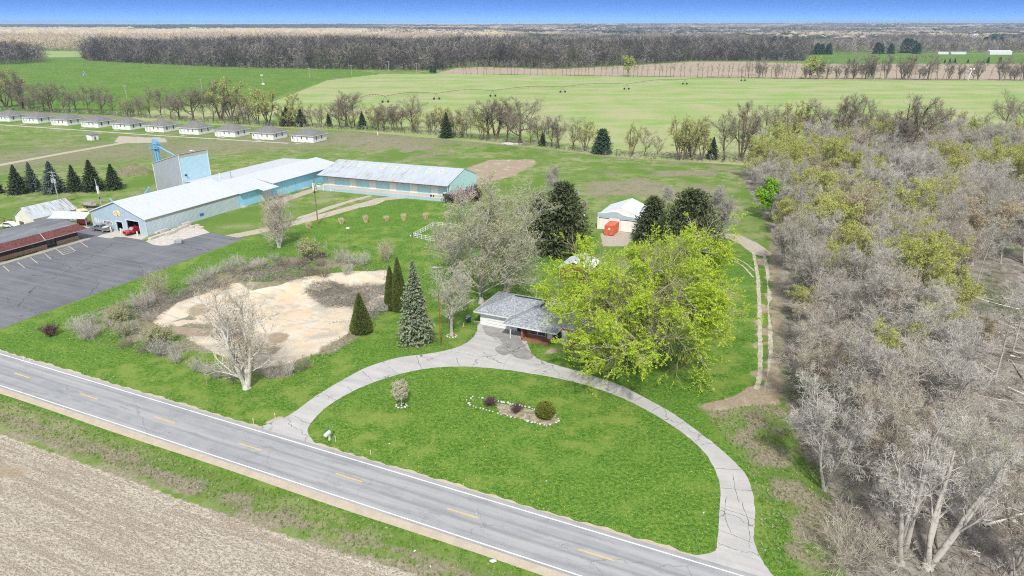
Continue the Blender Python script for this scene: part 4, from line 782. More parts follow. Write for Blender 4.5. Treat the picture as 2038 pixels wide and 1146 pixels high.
# thin row of trees in front of the far tan field
def rowy(x): return float(np.interp(x, [900, 1338, 1600, 2038], [147.2, 153.2, 156.8, 160.2]))
x = 922; i = 0; row = []
while x < 1598:
    i += 1; row.append(x)
    plant('row_tree', 'thin bare tree, %s from left before the far tan field' % nth(i), 'tree', 'thin%d' % (i % 3), x, rowy(x), h=rp.uniform(12.5, 17.5) if x > 1000 else rp.uniform(11, 15), group='thin trees in the far field row', wide=rp.uniform(.9, 1.4))
    x += rp.choice([6, 7, 8, 10, 12, 14])
for i, (x, h, k) in enumerate([(1250, 20, 'farleaf0'), (1510, 19, 'farbig1'), (1611, 21, 'farleaf0'), (1629, 17, 'farleaf0'), (1647, 19, 'thin0'), (1666, 14, 'thin1'), (1680, 17, 'thin2'), (1700, 23, 'farbig0'), (1714, 16, 'thin0'), (1727, 25, 'farbig1'), (1733, 21, 'farbig2'), (1751, 18, 'thin1'), (1762, 24, 'farbig2'), (1784, 19, 'thin2'), (1795, 23, 'farbig1'), (1808, 23, 'farbig2'),
                             (1829, 13, 'thin0'), (1846, 25, 'farbig0'), (1862, 15, 'thin1'), (1876, 17, 'thin2'), (1893, 14, 'thin0'), (1905, 14, 'thin1'), (1946, 20, 'farbig2'), (1968, 12, 'thin2'), (1990, 23, 'farbig1'), (1998, 20, 'farbig0'), (2010, 16, 'thin0'), (2022, 14, 'thin1'), (2036, 21, 'farbig2')]):
    plant('far_field_tree', '%s larger tree, %s from left by the far tan field' % ('yellow green' if k == 'farleaf0' else ('broad bare' if 'big' in k else 'thin bare'), nth(i + 1)), 'tree', k, x, rowy(x), h=h, group='larger trees by the far tan field', wide=1.1)
for i, (x, y, h) in enumerate([(865, 144.5, 9), (858, 144, 8), (1612, 108, 17), (1625, 108, 19), (1634, 108, 18), (1648, 108, 19), (1745, 107, 20), (1752, 107, 18), (1772, 107, 18), (1800, 105, 26), (1808, 105, 25), (1818, 105, 22), (1825, 107, 19), (1700, 124, 5), (1690, 124, 5), (1385, 96, 22), (1395, 96, 20), (1404, 96, 23), (1415, 96, 21), (1428, 96, 22), (1437, 96, 19), (1530, 94, 22), (1540, 94, 25), (1552, 94, 24), (1563, 94, 23), (1960, 92, 22), (1975, 92, 24), (1990, 92, 22), (1880, 125, 5), (1890, 125, 6), (1900, 125, 6), (1926, 125, 5), (1966, 125, 8), (1990, 125, 8)]):
    plant('far_pine', 'small dark pine standing against the distant woods', 'pine tree', 'round_pine', x, y, h=h, group='distant dark pines', wide=.95 if h > 10 else .6)

hl = [(0, 212), (45, 218), (203, 225), (385, 241), (520, 249), (700, 256), (860, 266), (1009, 283), (1255, 312), (1500, 321)]
for i in range(66):
    x = rp.uniform(0, 1500); y = float(np.interp(x, [p[0] for p in hl], [p[1] for p in hl])) + rp.uniform(-3, 1.5)
    if 1180 < x < 1340 and rp.random() < .8: continue
    k = rp.choice(['field0', 'field1', 'field0', 'thin0', 'thin1', 'fieldleaf0'])
    plant('hedgerow_sapling', 'greening young tree filling gaps in the hedgerow' if 'leaf' in k else 'slender bare young tree filling gaps in the hedgerow', 'tree', k, x, y, h=rp.uniform(7, 14), group='greening young trees in the hedgerow' if 'leaf' in k else 'slender bare young trees in the hedgerow', wide=rp.uniform(1.0, 1.4))
for i in range(46):
    x = rp.uniform(1470, 2060); k = rp.choice(['thin0', 'thin1', 'thin2', 'farbig0', 'farbig1'])
    plant('field_row_tree', 'thin bare tree among the row right before the far tan field' if 'thin' in k else 'spreading bare tree among the row right before the far tan field', 'tree', k, x, rowy(x) + rp.uniform(-.6, .6), h=rp.uniform(11, 19), group='thin bare trees of the far row at the right' if 'thin' in k else 'spreading bare trees of the far row at the right', wide=rp.uniform(1.0, 1.4))
# undergrowth under the hedgerows
def strip(line, w):
    p = np.array([G(*q) for q in line]); a = p + [0, w]; return list(map(tuple, p - [0, w])) + list(map(tuple, a[::-1]))
UG = [TB, TD, TG, far_mat('bramble_green', (.07, .10, .03), (.12, .15, .05))]
wood('undergrowth', 'low tangled undergrowth beneath the hedgerow trees', strip([(-100, 219), (45, 219), (203, 227), (385, 242), (520, 250), (700, 257), (870, 268), (1009, 284), (1255, 313), (1500, 323), (1620, 312)], 3.2), 1.7, UG, (1.0, 3.4), .06, 21, True, (6, 4, 3), cat='undergrowth')
wood('field_undergrowth', 'low scrub at the foot of the far field row of trees', strip([(900, 147.2), (1338, 153.2), (1600, 156.8), (2100, 160.6)], 2.5), 3.5, UG, (.8, 2.2), .08, 22, True, (5, 3, 2), cat='undergrowth')

# ---- the wood on the right
CUT = wpoly([(1850, 575), (2038, 540), (2300, 560), (2300, 930), (2060, 960), (1930, 960), (1880, 900), (1900, 760), (1850, 680)]); LOWR = wpoly([(1665, 985), (1850, 960), (2300, 950), (2300, 1500), (1650, 1300)])
wp = wpoly(WOODS); placed = []
gxy = []
spec = [(1620, 325, 'olive0', 12), (1655, 350, 'olive1', 12), (1600, 372, 'tan0', 11), (1565, 362, 'tan0', 11), (1690, 372, 'olive2', 12), (1640, 385, 'tan0', 10), (1520, 335, 'olive1', 9), (1890, 395, 'olive2', 13), (1935, 300, 'olive0', 13), (1950, 375, 'olive1', 13), (1690, 560, 'olive0', 13), (1640, 585, 'olive1', 11),
        (1730, 575, 'olive2', 11), (1850, 590, 'olive0', 14), (1800, 615, 'olive2', 13), (1880, 660, 'olive1', 12), (1740, 790, 'olive1', 12), (1560, 470, 'olive2', 10), (1980, 340, 'olive1', 13), (1760, 640, 'tan0', 11), (1930, 720, 'tan0', 8), (1600, 480, 'olive0', 9), (1590, 640, 'olive2', 7), (1830, 430, 'olive0', 12), (1625, 420, 'olive2', 11)]
for i, (x, y, k, h) in enumerate(spec):
    plant('budding_woodland_tree', '%s tree in the wood right of the dirt track' % ('orange tan budding' if 'tan' in k else 'olive green budding'), 'tree', k, x, y, h=h, group='orange tan budding trees in the right wood' if 'tan' in k else 'olive green budding trees in the right wood', wide=1.05); placed.append(G(x, y))
plant('lime_tree', 'bright lime green small tree at the wood edge above the dirt track bend', 'tree', 'lime0', 1532, 432, 355, wide=1.1); placed.append(G(1532, 432))
MESH['fork'] = tree_mesh(401, 16, 'vase', (7, 7, 6), barkm=BG, twigm=TG, tw=.028, low=.35, limbs=8, R0=.42, spread=.8); MH['fork'] = 16.
for (x, y, h, k, lab) in [(1641, 975, 13.5, 'wood0', 'grey trunked bare tree at the wood corner beside the driveway'), (1700, 905, 13, 'wood2', 'bare grey tree behind the corner tree of the wood'), (1788, 1122, 16, 'fork', 'forked bare tree near the bottom right, first from the driveway'), (1846, 1132, 15, 'fork', 'leaning forked bare tree second from the driveway at the bottom right'), (2015, 1145, 14, 'wood4', 'bare tree in the bottom right corner'),
                      (1612, 760, 12, 'wood2', 'bare grey tree leaning over the dirt track'), (1600, 700, 11, 'wood4', 'low bare grey tree where the wood meets the dirt track')]:
    o = plant('bare_tree', lab, 'tree', k, x, y, h=h, wide=1.05); placed.append(G(x, y))
    if 'leaning' in lab: o.rotation_euler = (RAD(4), RAD(14) if 'forked' in lab else RAD(-8), 1.0)
cnt = 0; tries = 0
while cnt < 205 and tries < 14000:
    tries += 1; X = rp.uniform(25, 235); Y = rp.uniform(40, 292); p = np.array([[X, Y]])
    if inside_dist(p, wp)[0] < 1.0: continue
    ic = inside_dist(p, CUT)[0] > 0; il = inside_dist(p, LOWR)[0] > 0
    if (ic and rp.random() > .22) or (il and rp.random() > .10): continue
    md = 4.6 if Y < 170 else 6.0
    if X * EV[0] + Y * EV[1] < 62: continue
    if any((X - a) ** 2 + (Y - b) ** 2 < md * md for a, b in placed): continue
    if X > .78 * Y + 14: continue
    placed.append((X, Y)); k = ('pole%d' % rp.randint(0, 1)) if (ic or rp.random() < .14) else ('olive%d' % rp.randint(0, 2) if rp.random() < (.46 if Y > 150 and X < .55 * Y else .08) else ('tan0' if rp.random() < .06 else 'wood%d' % rp.randint(0, 4))); h = rp.uniform(11, 17) if 'pole' not in k else rp.uniform(13, 18); s = h / MH[k]; wd = rp.uniform(.9, 1.2)
    tree_thing('woodland_tree', 'tall slim bare tree among the right wood' if 'pole' in k else 'olive green budding tree in the wood right of the dirt track' if 'olive' in k else 'orange tan budding tree in the wood right of the dirt track' if 'tan' in k else 'bare grey twiggy tree in the dense wood right of the dirt track', 'tree', MESH[k], (X, Y, -.05), rp.random() * 6.28, (s * wd, s * wd, s), 'slim bare trees in the right wood' if 'pole' in k else 'olive green budding trees in the right wood' if 'olive' in k else 'orange tan budding trees in the right wood' if 'tan' in k else 'bare grey trees in the right wood'); cnt += 1
print('woods', cnt, tries)

wood('woodland_undergrowth', 'low tangled undergrowth across the floor of the right wood', [(1545, 440), (1575, 640), (1572, 790), (1590, 860), (1640, 940), (1680, 1010), (1700, 1146), (2500, 1300), (2500, 320), (1600, 340)], 2.7, [TG, TT, TG, FM[3]], (.5, 2.4), .03, 44, k=(6, 4, 3), cat='undergrowth')
gs = [pm('pale_grass_tuft', (.40, .38, .22), (.30, .30, .14), 2, .9), pm('green_grass_tuft', (.14, .22, .03), (.09, .17, .02), 2, .9), pm('straw_grass_tuft', (.48, .43, .31), (.38, .33, .23), 2, .9)]
def uvs(l): return [W(*q) for q in l]
wood('roadside_grass', 'rough tufted grass on the verge between highway and stubble field', uvs([(-140, 43.2), (10, 43.2), (10, 48.2), (-140, 48.2)]), .42, [gs[1], gs[0], gs[1], gs[2]] , (.12, .42), .022, 45, True, (6, 3, 0) if False else (6, 3, 2), cat='grass')
wood('rough_grass', 'tufted rough grass between the driveway and the wood', [(1400, 822), (1500, 806), (1560, 800), (1600, 860), (1655, 960), (1670, 1146), (1560, 1146), (1515, 1100), (1510, 1000), (1480, 920)], .5, [gs[0], gs[2], gs[1], TT], (.12, .42), .022, 46, False, (6, 3, 2), cat='grass')
wood('rough_grass', 'tufted grey grass in the fringe of the sandy clearing', FRINGE, .75, [gs[2], TG, gs[0], TD], (.15, .7), .02, 47, False, (6, 3, 2), cat='grass', hole=PIT)
# fallen branches and brush: nobody could count them
def sticks(name, label, polys, n, L=(.5, 3), w=(.03, .08), z=(0, .5), mats=(TG,), seed=5, cat='brush', tilt=.25, parent=None):
    rs = np.random.RandomState(seed); P = []
    for poly, share in polys:
        x0, y0 = poly.min(0); x1, y1 = poly.max(0); q = np.stack([rs.uniform(x0, x1, n * 6), rs.uniform(y0, y1, n * 6)], 1); q = q[inside_dist(q, poly) > 0]; P.append(q[:int(n * share)])
    P = np.concatenate(P); n = len(P); az = rs.rand(n) * 6.28; l = rs.uniform(L[0], L[1], n) * rs.rand(n) ** .5; zz = rs.uniform(z[0], z[1], n) * rs.rand(n)
    gzz = -1.1 * pmask(P, PIT, 1.6) * sm(inside_dist(P, wpoly(PIT)), 0, 9) + pmask(P, WOODS, 3.5) * .35 * (value_noise(P[:, 0], P[:, 1], 6, 31) - .3)
    D = nrm(np.stack([np.cos(az), np.sin(az), rs.randn(n) * tilt], 1)); A = np.stack([P[:, 0], P[:, 1], gzz + zz + .05], 1)
    pts = grow(rs, A, D, l, 2, .12, 0); pts[:, :, 2] = np.maximum(pts[:, :, 2], (gzz + .02)[:, None]); wv = rs.uniform(w[0], w[1], n)
    v, t = tubes(pts, wv / 2, wv / 4, 3); me = tri_mesh(name, v, t, None)
    for m in mats: me.materials.append(m)
    me.polygons.foreach_set('material_index', np.repeat(rs.randint(0, len(mats), n), 12).astype(np.int32)[:len(me.polygons)] if len(me.polygons) == n * 12 else np.zeros(len(me.polygons), np.int32)); me.update(); return tag(link(name, me), label, cat, kind='stuff')
sticks('fallen_branches', 'fallen branches, logs and brush littering the woodland floor', [(wpoly([(1560, 560), (1570, 800), (1660, 1000), (1680, 1150), (2300, 1200), (2300, 560)]), 1.0)], 15000, (.4, 3.2), (.025, .08), (0, .5), (TG, TD, BG), 6, 'fallen branches')
sticks('fallen_logs', 'pale fallen trunks lying across the cleared wood', [(wpoly([(1760, 600), (1720, 950), (1900, 1100), (2300, 1150), (2300, 560)]), 1.0)], 160, (3, 11), (.14, .42), (0, .5), (BG, M['bark_white'], BB), 9, 'fallen logs', .05)
sticks('brush_pile', 'dark grey brush heaps lying in the sandy clearing', [(wpoly([(605, 572), (622, 560), (655, 556), (700, 562), (765, 568), (768, 588), (738, 592), (722, 607), (690, 602), (650, 603), (628, 590)]), .42), (wpoly([(690, 598), (735, 590), (775, 595), (772, 615), (740, 640), (705, 655), (712, 620)]), .13), (wpoly([(455, 540), (600, 520), (640, 545), (610, 556), (560, 560), (480, 560)]), .22), (wpoly([(230, 625), (340, 588), (430, 556), (440, 570), (350, 603), (290, 640)]), .23)], 13000, (.5, 2.2), (.02, .05), (0, .9), (TD, TG, FM[1]), 11, 'brush', .3)

# ---- scrub round the sandy clearing
BUSH = {'grey0': bush_mesh(501, 2.2, 2.4, TG), 'grey1': bush_mesh(502, 2.6, 2.2, TG), 'dark0': bush_mesh(503, 2.0, 2.6, TB), 'green0': bush_mesh(504, 3.0, 2.2, TG, M['leaf_pale'], 24, 3600, .14), 'green1': bush_mesh(505, 2.6, 2.6, TG, M['leaf_pale'], 24, 1200, .11),
        'tall': bush_mesh(506, 4.0, 2.4, TT, M['leaf_tan'], 28, 900, .10), 'pale': bush_mesh(507, 4.5, 6.5, TT, None, 60, 0, .1, .03, (8, 7))}
bl = [(150, 655, 'grey0'), (168, 664, 'grey1'), (185, 645, 'grey0'), (200, 668, 'green1'), (180, 675, 'grey1'), (222, 650, 'grey0'), (236, 643, 'green0'), (215, 682, 'grey1'), (245, 668, 'green1'), (262, 655, 'grey0'), (250, 690, 'dark0'), (275, 683, 'dark0'), (288, 700, 'dark0'), (305, 690, 'green1'), (320, 690, 'green0'), (298, 672, 'green1'),
      (318, 708, 'grey1'), (340, 705, 'grey0'), (352, 722, 'grey1'), (375, 722, 'grey0'), (392, 738, 'grey1'), (412, 742, 'grey0'), (432, 752, 'grey1'), (205, 632, 'grey0'), (240, 620, 'green1'), (275, 612, 'grey0'), (300, 640, 'grey1'), (168, 640, 'grey0'), (540, 752, 'grey0'), (575, 745, 'grey1'), (470, 752, 'grey0'), (520, 765, 'grey1'), (600, 735, 'dark0'),
      (385, 568, 'grey0'), (410, 560, 'grey1'), (436, 556, 'dark0'), (428, 545, 'grey0'), (455, 540, 'grey1'), (475, 528, 'grey0'), (500, 524, 'green1'), (520, 530, 'grey0'), (545, 520, 'grey1'), (562, 528, 'dark0'), (585, 518, 'grey0'), (600, 528, 'dark0'), (622, 545, 'dark0'), (640, 528, 'dark0'), (655, 520, 'grey0'), (680, 522, 'grey1'), (700, 525, 'grey0'),
      (722, 528, 'grey1'), (745, 530, 'grey0'), (768, 520, 'tall'), (645, 550, 'dark0'), (490, 540, 'grey1'), (350, 585, 'grey0'), (445, 575, 'dark0'), (690, 545, 'grey0'), (760, 610, 'grey0'), (480, 545, 'dark0')]
nm = {'grey': 'grey leafless', 'dark': 'dark brown leafless', 'green': 'pale green budding', 'tall': 'tall tan'}
for i, (x, y, k) in enumerate(bl):
    if i % 4 == 3: continue
    kk = k.rstrip('01'); bush_thing('scrub_bush', '%s bush in the scrub round the sandy clearing' % nm[kk], 'bush', BUSH[k], (*G(x, y), -.05), rp.random() * 6.28, rp.uniform(.7, 1.15), '%s bushes round the sandy clearing' % nm[kk])
for (x, y, k, s, lab) in [(313, 592, 'tall', 1.15, 'tall brown bush alone on the grass left of the sandy clearing'), (290, 615, 'grey1', 1.3, 'thin grey sapling bush just below the tall brown bush'), (613, 518, 'green0', 1.35, 'yellow green bush beside the dark stump'), (1693, 1112, 'pale', 1.0, 'pale spreading leafless bush by the wood edge at the bottom'),
                          (765, 620, 'grey0', .8, 'small grey bush behind the twin arborvitae')]:
    bush_thing('bush', lab, 'bush', BUSH[k], (*G(x, y), -.03), rp.random() * 6, s)
for i, (x, y, t) in enumerate([(403, 560, 528), (602, 520, 480), (653, 513, 478), (1455, 410, 385), (440, 545, 522), (412, 765, 725)]):
    plant('sapling', 'thin bare sapling, %s of those scattered from the scrub to the wood' % nth(i + 1), 'sapling', 'pole%d' % (i % 2), x, y, t, group='thin bare saplings', wide=1.3)

# ---- the garden trees
MESH['birch'] = tree_mesh(420, 15, 'vase', (8, 6, 3), 2600, .10, BW, TT, M['leaf_tan'], .024, low=.08, limbs=26, R0=.44, spread=1.05, up=.05, curl=.2); MH['birch'] = 15.
MESH['birch_b'] = tree_mesh(424, 13, 'vase', (8, 7, 5), 2500, .10, BW, TT, M['leaf_tan'], .025, low=.08, limbs=26, R0=.28, spread=1.1, up=.06, curl=.24); MH['birch_b'] = 13.
plant('white_birch', 'large white barked tree at the near edge of the sandy clearing', 'tree', 'birch', 490, 772, h=15.5, rz=.6); plant('white_birch', 'white barked bare tree beside the gravel track near the warehouse', 'tree', 'birch_b', 556, 492, h=13.0, rz=2)
MESH['willow'] = tree_mesh(433, 22, 'broad', (11, 9, 7), 205000, .145, BG, TO, M['leaf_willow'], .034, low=.10, limbs=27, R0=.8, spread=1.18, clump=2.2, sides=10, up=.02, curl=.15); 
plant('spreading_shade_tree', 'huge yellow green leafing tree spreading over the ranch house', 'tree', 'willow', 1262, 728, h=21.0, rz=2.1, wide=1.10, off=(1.6, .8)) if MH.setdefault('willow', 22.) else None
MESH['maple'] = tree_mesh(440, 21, 'round', (9, 8, 6), 15000, .15, BG, TG, M['leaf_pale'], .03, low=.08, limbs=18, R0=.45, spread=1.05); MH['maple'] = 21.
plant('garden_maple', 'tall bare tree with pale buds behind the garage, left of the pair', 'tree', 'maple', 958, 603, h=20, rz=.3, wide=1.15); plant('garden_maple', 'tall bare tree with pale buds behind the garage, right of the pair', 'tree', 'maple', 1008, 580, h=20.5, rz=2.7, wide=1.2)
MESH['yard'] = tree_mesh(441, 13, 'round', (8, 8, 6), 2500, .11, BG, TG, M['leaf_pale'], .025, low=.22, limbs=14, R0=.3, spread=.95); MH['yard'] = 13.
plant('garden_tree', 'grey twiggy tree ringed with stones beside the bin', 'tree', 'yard', 899, 667, h=13.5, rz=1, wide=1.0)
plant('garden_tree', 'bare tree with pale twigs between the rail fence and the garage trees', 'tree', 'yard', 905, 560, h=13, rz=3, wide=1.2)
MESH['egg'] = tree_mesh(442, 14, 'round', (10, 9, 8), barkm=BG, twigm=TG, tw=.03, low=.14, limbs=24, R0=.22, spread=.8, up=.12); MH['egg'] = 14.
plant('egg_shaped_tree', 'bare egg shaped tree beside the bend of the dirt track', 'tree', 'egg', 1434, 478, 364, wide=1.0)
for i, (x, y, t, w_) in enumerate([(1145, 400, 375, 1), (1100, 395, 325, .8), (1500, 368, 345, 1), (1325, 415, 365, 1), (1160, 430, 395, .8)]):
    plant('meadow_sapling', 'faint bare sapling in the meadow behind the barn, %s from the list of five' % nth(i + 1) if False else 'faint bare grey sapling on the meadow near the white barn', 'sapling', 'egg', x, y, t, group='faint saplings on the meadow', wide=w_)
def yew(seed, H, R): return spruce_mesh(seed, H, R * 1.25, M['needle_yew'], BB, 1.5, .52)
MESH['yew0'] = yew(601, 16, 5.6); MESH['yew1'] = yew(602, 15.5, 7.4); MESH['yew2'] = yew(603, 12, 4.0); MH.update(yew0=16., yew1=15.5, yew2=12.)
plant('dark_spruce', 'tall dark evergreen between the bare garden trees and the white barn', 'evergreen tree', 'yew0', 1118, 500, h=16.5); plant('dark_spruce', 'broad dark evergreen right of the white barn', 'evergreen tree', 'yew1', 1368, 512, h=15.6); plant('dark_spruce', 'smaller pointed dark evergreen against the white barn', 'evergreen tree', 'yew2', 1296, 482, h=11.5)
plant('dark_spruce', 'dark evergreen half hidden behind the bare garden trees', 'evergreen tree', 'yew0', 1072, 500, h=14.0, wide=.8)
MESH['arb0'] = cone_mesh(610, 10, lambda f: 2.1 * max(.02, (1 - f) ** .75) * min(1, .8 + f * 2), M['needle_arb'], BB, 15000, .17, .08, 1.3, .12); MESH['arb1'] = cone_mesh(611, 7, lambda f: 2.05 * max(.02, (1 - f) ** .85) * min(1, .75 + f * 2.5), M['needle_arb'], BB, 13000, .17, .08, 1.3, .12); MH.update(arb0=10., arb1=7.)
plant('arborvitae', 'left and shorter of the twin tall dark arborvitae', 'arborvitae', 'arb0', 780, 615, h=8.6, wide=.85); plant('arborvitae', 'right and taller of the twin dark arborvitae', 'arborvitae', 'arb0', 796, 617, h=10.4, wide=.8)
plant('arborvitae', 'single cone shaped arborvitae on the lawn by the sandy clearing', 'arborvitae', 'arb1', 720, 661, h=7.3, wide=.95)
plant('blue_spruce', 'tall grey green spruce beside the twin arborvitae', 'spruce', 'spruce_blue', 829, 679, h=14.2, wide=.85)
for i, (x, y, t, w_, k) in enumerate([(-4, 384, 348, 1, 'spruce0'), (38, 385, 328, 1, 'spruce1'), (68, 380, 323, .9, 'spruce_grey'), (109, 383, 321, 1.15, 'spruce_grey'), (151, 380, 328, .95, 'spruce1'), (187, 379, 318, 1.1, 'spruce2'), (228, 376, 326, 1.05, 'spruce0')]):
    plant('row_spruce', '%s dark spruce in the row behind the cream barn, %s from the left' % ('blue grey' if 'grey' in k else 'deep green', nth(i + 1)), 'spruce', k, x, y, t, group='spruces in the row behind the cream barn', wide=w_)
# dandelions and daisies: nobody could count them
rs = np.random.RandomState(60); isl = np.array([G(*p) for p in inner]); isl2 = wpoly([(0, 705), (300, 790), (520, 845), (600, 790), (800, 690), (780, 560), (640, 500), (500, 480), (0, 660)])
for nm_, pol, n_, m_ in (('dandelions', isl, 2600, pm('dandelion_yellow', (.75, .60, .05), (.6, .5, .1), 2, .8)), ('daisies', isl2, 2200, pm('clover_white', (.75, .75, .7), (.6, .6, .55), 2, .8))):
    x0, y0 = pol.min(0); x1, y1 = pol.max(0); q = np.stack([rs.uniform(x0, x1, n_ * 3), rs.uniform(y0, y1, n_ * 3)], 1); q = q[inside_dist(q, pol) > .3][:n_]; q = q[inside_dist(q, wpoly(FRINGE)) < -.5]
    q = q[value_noise(q[:, 0], q[:, 1], 9, 61) > .35]
    tag(link(nm_, tri_mesh(nm_, *leafcards(rs, np.stack([q[:, 0], q[:, 1], np.full(len(q), .05)], 1), .09, 1.0, .8), m_)), 'tiny pale flowers speckling the lawn', 'flowers', kind='stuff')
# small ornamental tree and the beds
MESH['orn'] = tree_mesh(450, 5, 'broad', (8, 7, 5), 9000, .085, M['bark_white'], TT, M['leaf_white'], .014, low=.3, limbs=12, R0=.11, spread=.75, up=.1); MH['orn'] = 5.
plant('ornamental_tree', 'small cream blossoming tree on the lawn inside the driveway loop', 'tree', 'orn', 799, 807, h=4.7, wide=1.0)
b = bush_mesh(510, 2.6, 2.2, TT, M['leaf_pink'], 26, 5000, .12); bush_thing('blossoming_shrub', 'pink blossoming shrub at the right end of the blue storage building', 'shrub', b, (*G(918, 408), 0), 0, 1.6)
b2 = bush_mesh(511, 2.4, 2.2, TB, M['leaf_plum'], 26, 4200, .12); bush_thing('dark_shrub', 'dark plum shrub behind the pink blossoming one', 'shrub', b2, (*G(944, 400), 0), 0, 1.6); bush_thing('dark_shrub', 'dark green brown shrub at the corner of the loading dock', 'shrub', (b2[0], tri_mesh('foliage', *leafcards(np.random.RandomState(3), np.random.RandomState(2).randn(3500, 3) * [.7, .7, .45] + [0, 0, 1.0], .13), M['needle_dark'])), (*G(896, 402), 0), 0, 1.2)
b3 = bush_mesh(512, 1.3, 1.1, TB, M['leaf_plum'], 30, 3800, .07, .012)
for (x, y, s, lab) in [(102, 668, 1.25, 'dark reddish round bush alone on the grass by the parking lot'), (975, 808, .85, 'dark plum bush at the left end of the stone edged bed'), (1028, 821, .8, 'dark plum bush in the middle of the stone edged bed')]: bush_thing('plum_bush', lab, 'bush', b3, (*G(x, y), 0), x * .01, s)
gold = cone_mesh(620, 2.6, lambda f: 1.45 * max(.03, math.sin(PI * min(1, (f + .2) / 1.22)) ** .6), M['needle_gold'], BB, 9000, .12, .2, .8, .06)
r = thing('golden_shrub', 'golden green rounded conifer at the right end of the stone edged bed', 'shrub', (*G(1085, 829), 0), scale=.88); link('stems', gold[0], r); link('foliage', gold[1], r)
# dry ornamental grass
rs = np.random.RandomState(8); n = 420; az = rs.rand(n) * 6.28; P_ = np.stack([np.cos(az), np.sin(az), az * 0], 1) * (rs.rand(n) * .42)[:, None]; D_ = np.stack([np.cos(az) * .16, np.sin(az) * .16, np.ones(n)], 1); Bl = grow(rs, P_, D_, 1.2 + rs.rand(n) * .8, 3, .07, -.01)
gm_ = tri_mesh('blades', *ribbons(rs, Bl, np.full(n, .05)), M['straw'])
for i, (x, y) in enumerate([(614, 454), (680, 445), (728.5, 442), (769.6, 440), (803.7, 438), (847.6, 435), (889, 431)]):
    o = link('grass_clump', gm_); o.location = (*G(x, y), 0); o.scale = (1.1, 1.1, rp.uniform(.75, 1.15)); o.rotation_euler = (0, 0, i); tag(o, 'tan dried ornamental grass clump, %s from the left in the row on the lawn' % nth(i + 1), 'ornamental grass', 'dried grass clumps across the lawn')
# stones round the bed and the trees
def stones(pts, label, group, s=(.10, .24), seed=1):
    rr = random.Random(seed)
    base = [MB().blob(0, 0, .3, 1, .8, .6, q, 7, 4, .22).mesh('edging_stone', M['stone_white']) for q in range(4)]
    for x, y in pts:
        k = rr.uniform(*s); o = link('edging_stone', rr.choice(base)); o.location = (x, y, 0.02); o.scale = (k, k, k); o.rotation_euler = (0, 0, rr.random() * 6); tag(o, label, 'stone', group)
bed = [G(*p) for p in [(928, 797), (940, 790), (960, 792), (990, 800), (1010, 803), (1040, 809), (1065, 815), (1090, 820), (1106, 826), (1112, 838), (1104, 846), (1088, 848), (1070, 844), (1045, 838), (1025, 832), (1003, 827), (980, 820), (955, 813), (935, 807)]]
sp = []; rr = random.Random(5)
for i in range(len(bed)):
    a, b_ = bed[i], bed[(i + 1) % len(bed)]; L = math.dist(a, b_); k = max(1, int(L / .42))
    for j in range(k):
        if rr.random() < .82: sp.append((a[0] + (b_[0] - a[0]) * j / k + rr.uniform(-.1, .1), a[1] + (b_[1] - a[1]) * j / k + rr.uniform(-.1, .1)))
stones(sp, 'pale stone edging the planted bed on the driveway lawn', 'stones edging the planted bed', (.10, .26))
mb = MB(); mb.add([(p[0], p[1], .008) for p in [G(*q) for q in [(985, 802), (1010, 805), (1040, 811), (1065, 817), (1090, 822), (1106, 828), (1110, 838), (1102, 844), (1088, 846), (1070, 842), (1045, 836), (1025, 830), (995, 823)]]], [tuple(range(13))])
M['mulch'] = pm('dry_mulch', (.40, .35, .27), (.20, .17, .12), 1.5, .95, c3=(.17, .22, .07), s3=3); tag(mb.build('planting_bed', M['mulch']), 'dry mulch of the stone edged planting bed', 'planting bed', kind='structure')
for (cx_, cy_, R_, n_, lab, grp) in [(799, 808, .75, 9, 'pale stone in the ring round the cream blossoming tree', 'stones round the blossoming tree'), (899, 669, .85, 10, 'pale stone in the ring round the grey twiggy garden tree', 'stones round the garden tree')]:
    c0 = G(cx_, cy_); stones([(c0[0] + R_ * math.cos(q / n_ * 6.28), c0[1] + R_ * .8 * math.sin(q / n_ * 6.28)) for q in range(n_)], lab, grp, (.14, .24), 7)
# dark stump of an uprooted tree, rubble row in the clearing
mb = MB(); c0 = G(640, 513); rr = random.Random(2)
for q in range(26): 
    a = rr.random() * 6.28; e = rr.uniform(0, 1.3); mb.tube([(0, 0, .8), (math.cos(a) * .7, math.sin(a) * .7, .8 + e * .4), (math.cos(a) * 1.5, math.sin(a) * 1.4, .6 + e)], [.16, .09, .03], 5)
mb.blob(0, 0, .8, .9, .7, .8, 3); o = mb.build('uprooted_stump', M['twig_dark']); o.location = (*c0, 0); tag(o, 'dark uprooted stump with spreading roots behind the sandy clearing', 'tree stump')
c0 = G(655, 640); stones([(c0[0] + q * .42 + rp.uniform(-.1, .1), c0[1] + rp.uniform(-.22, .22)) for q in range(14)], 'white rubble lump in the short line on the bare sand', 'rubble lumps on the sand', (.14, .26), 9)
# earth mound behind the warehouse
mb = MB(); n_ = 20; vs = []; fs = []; rr = random.Random(6)
for j in range(9):
    f = j / 8
    for i in range(n_): a = 2 * PI * i / n_; R_ = (1 - f) * (1 + rr.uniform(-.06, .06)); vs.append((R_ * 7.0 * math.cos(a), R_ * 4.2 * math.sin(a), 3.0 * math.sin(f * PI / 2) ** .8 - .05 + (rr.uniform(-.1, .1) if j else 0)))
for j in range(8): fs += [(j * n_ + i, j * n_ + (i + 1) % n_, (j + 1) * n_ + (i + 1) % n_, (j + 1) * n_ + i) for i in range(n_)]
mb.add(vs, fs); M['mound'] = pm('earth_mound', (.20, .16, .12), (.13, .15, .06), .5, .95, c3=(.30, .27, .20), s3=2); o = mb.build('earth_mound', M['mound'], smooth=True); o.location = (*G(266, 345), 0); tag(o, 'weedy earth mound behind the warehouse tower', 'earth mound', kind='structure')
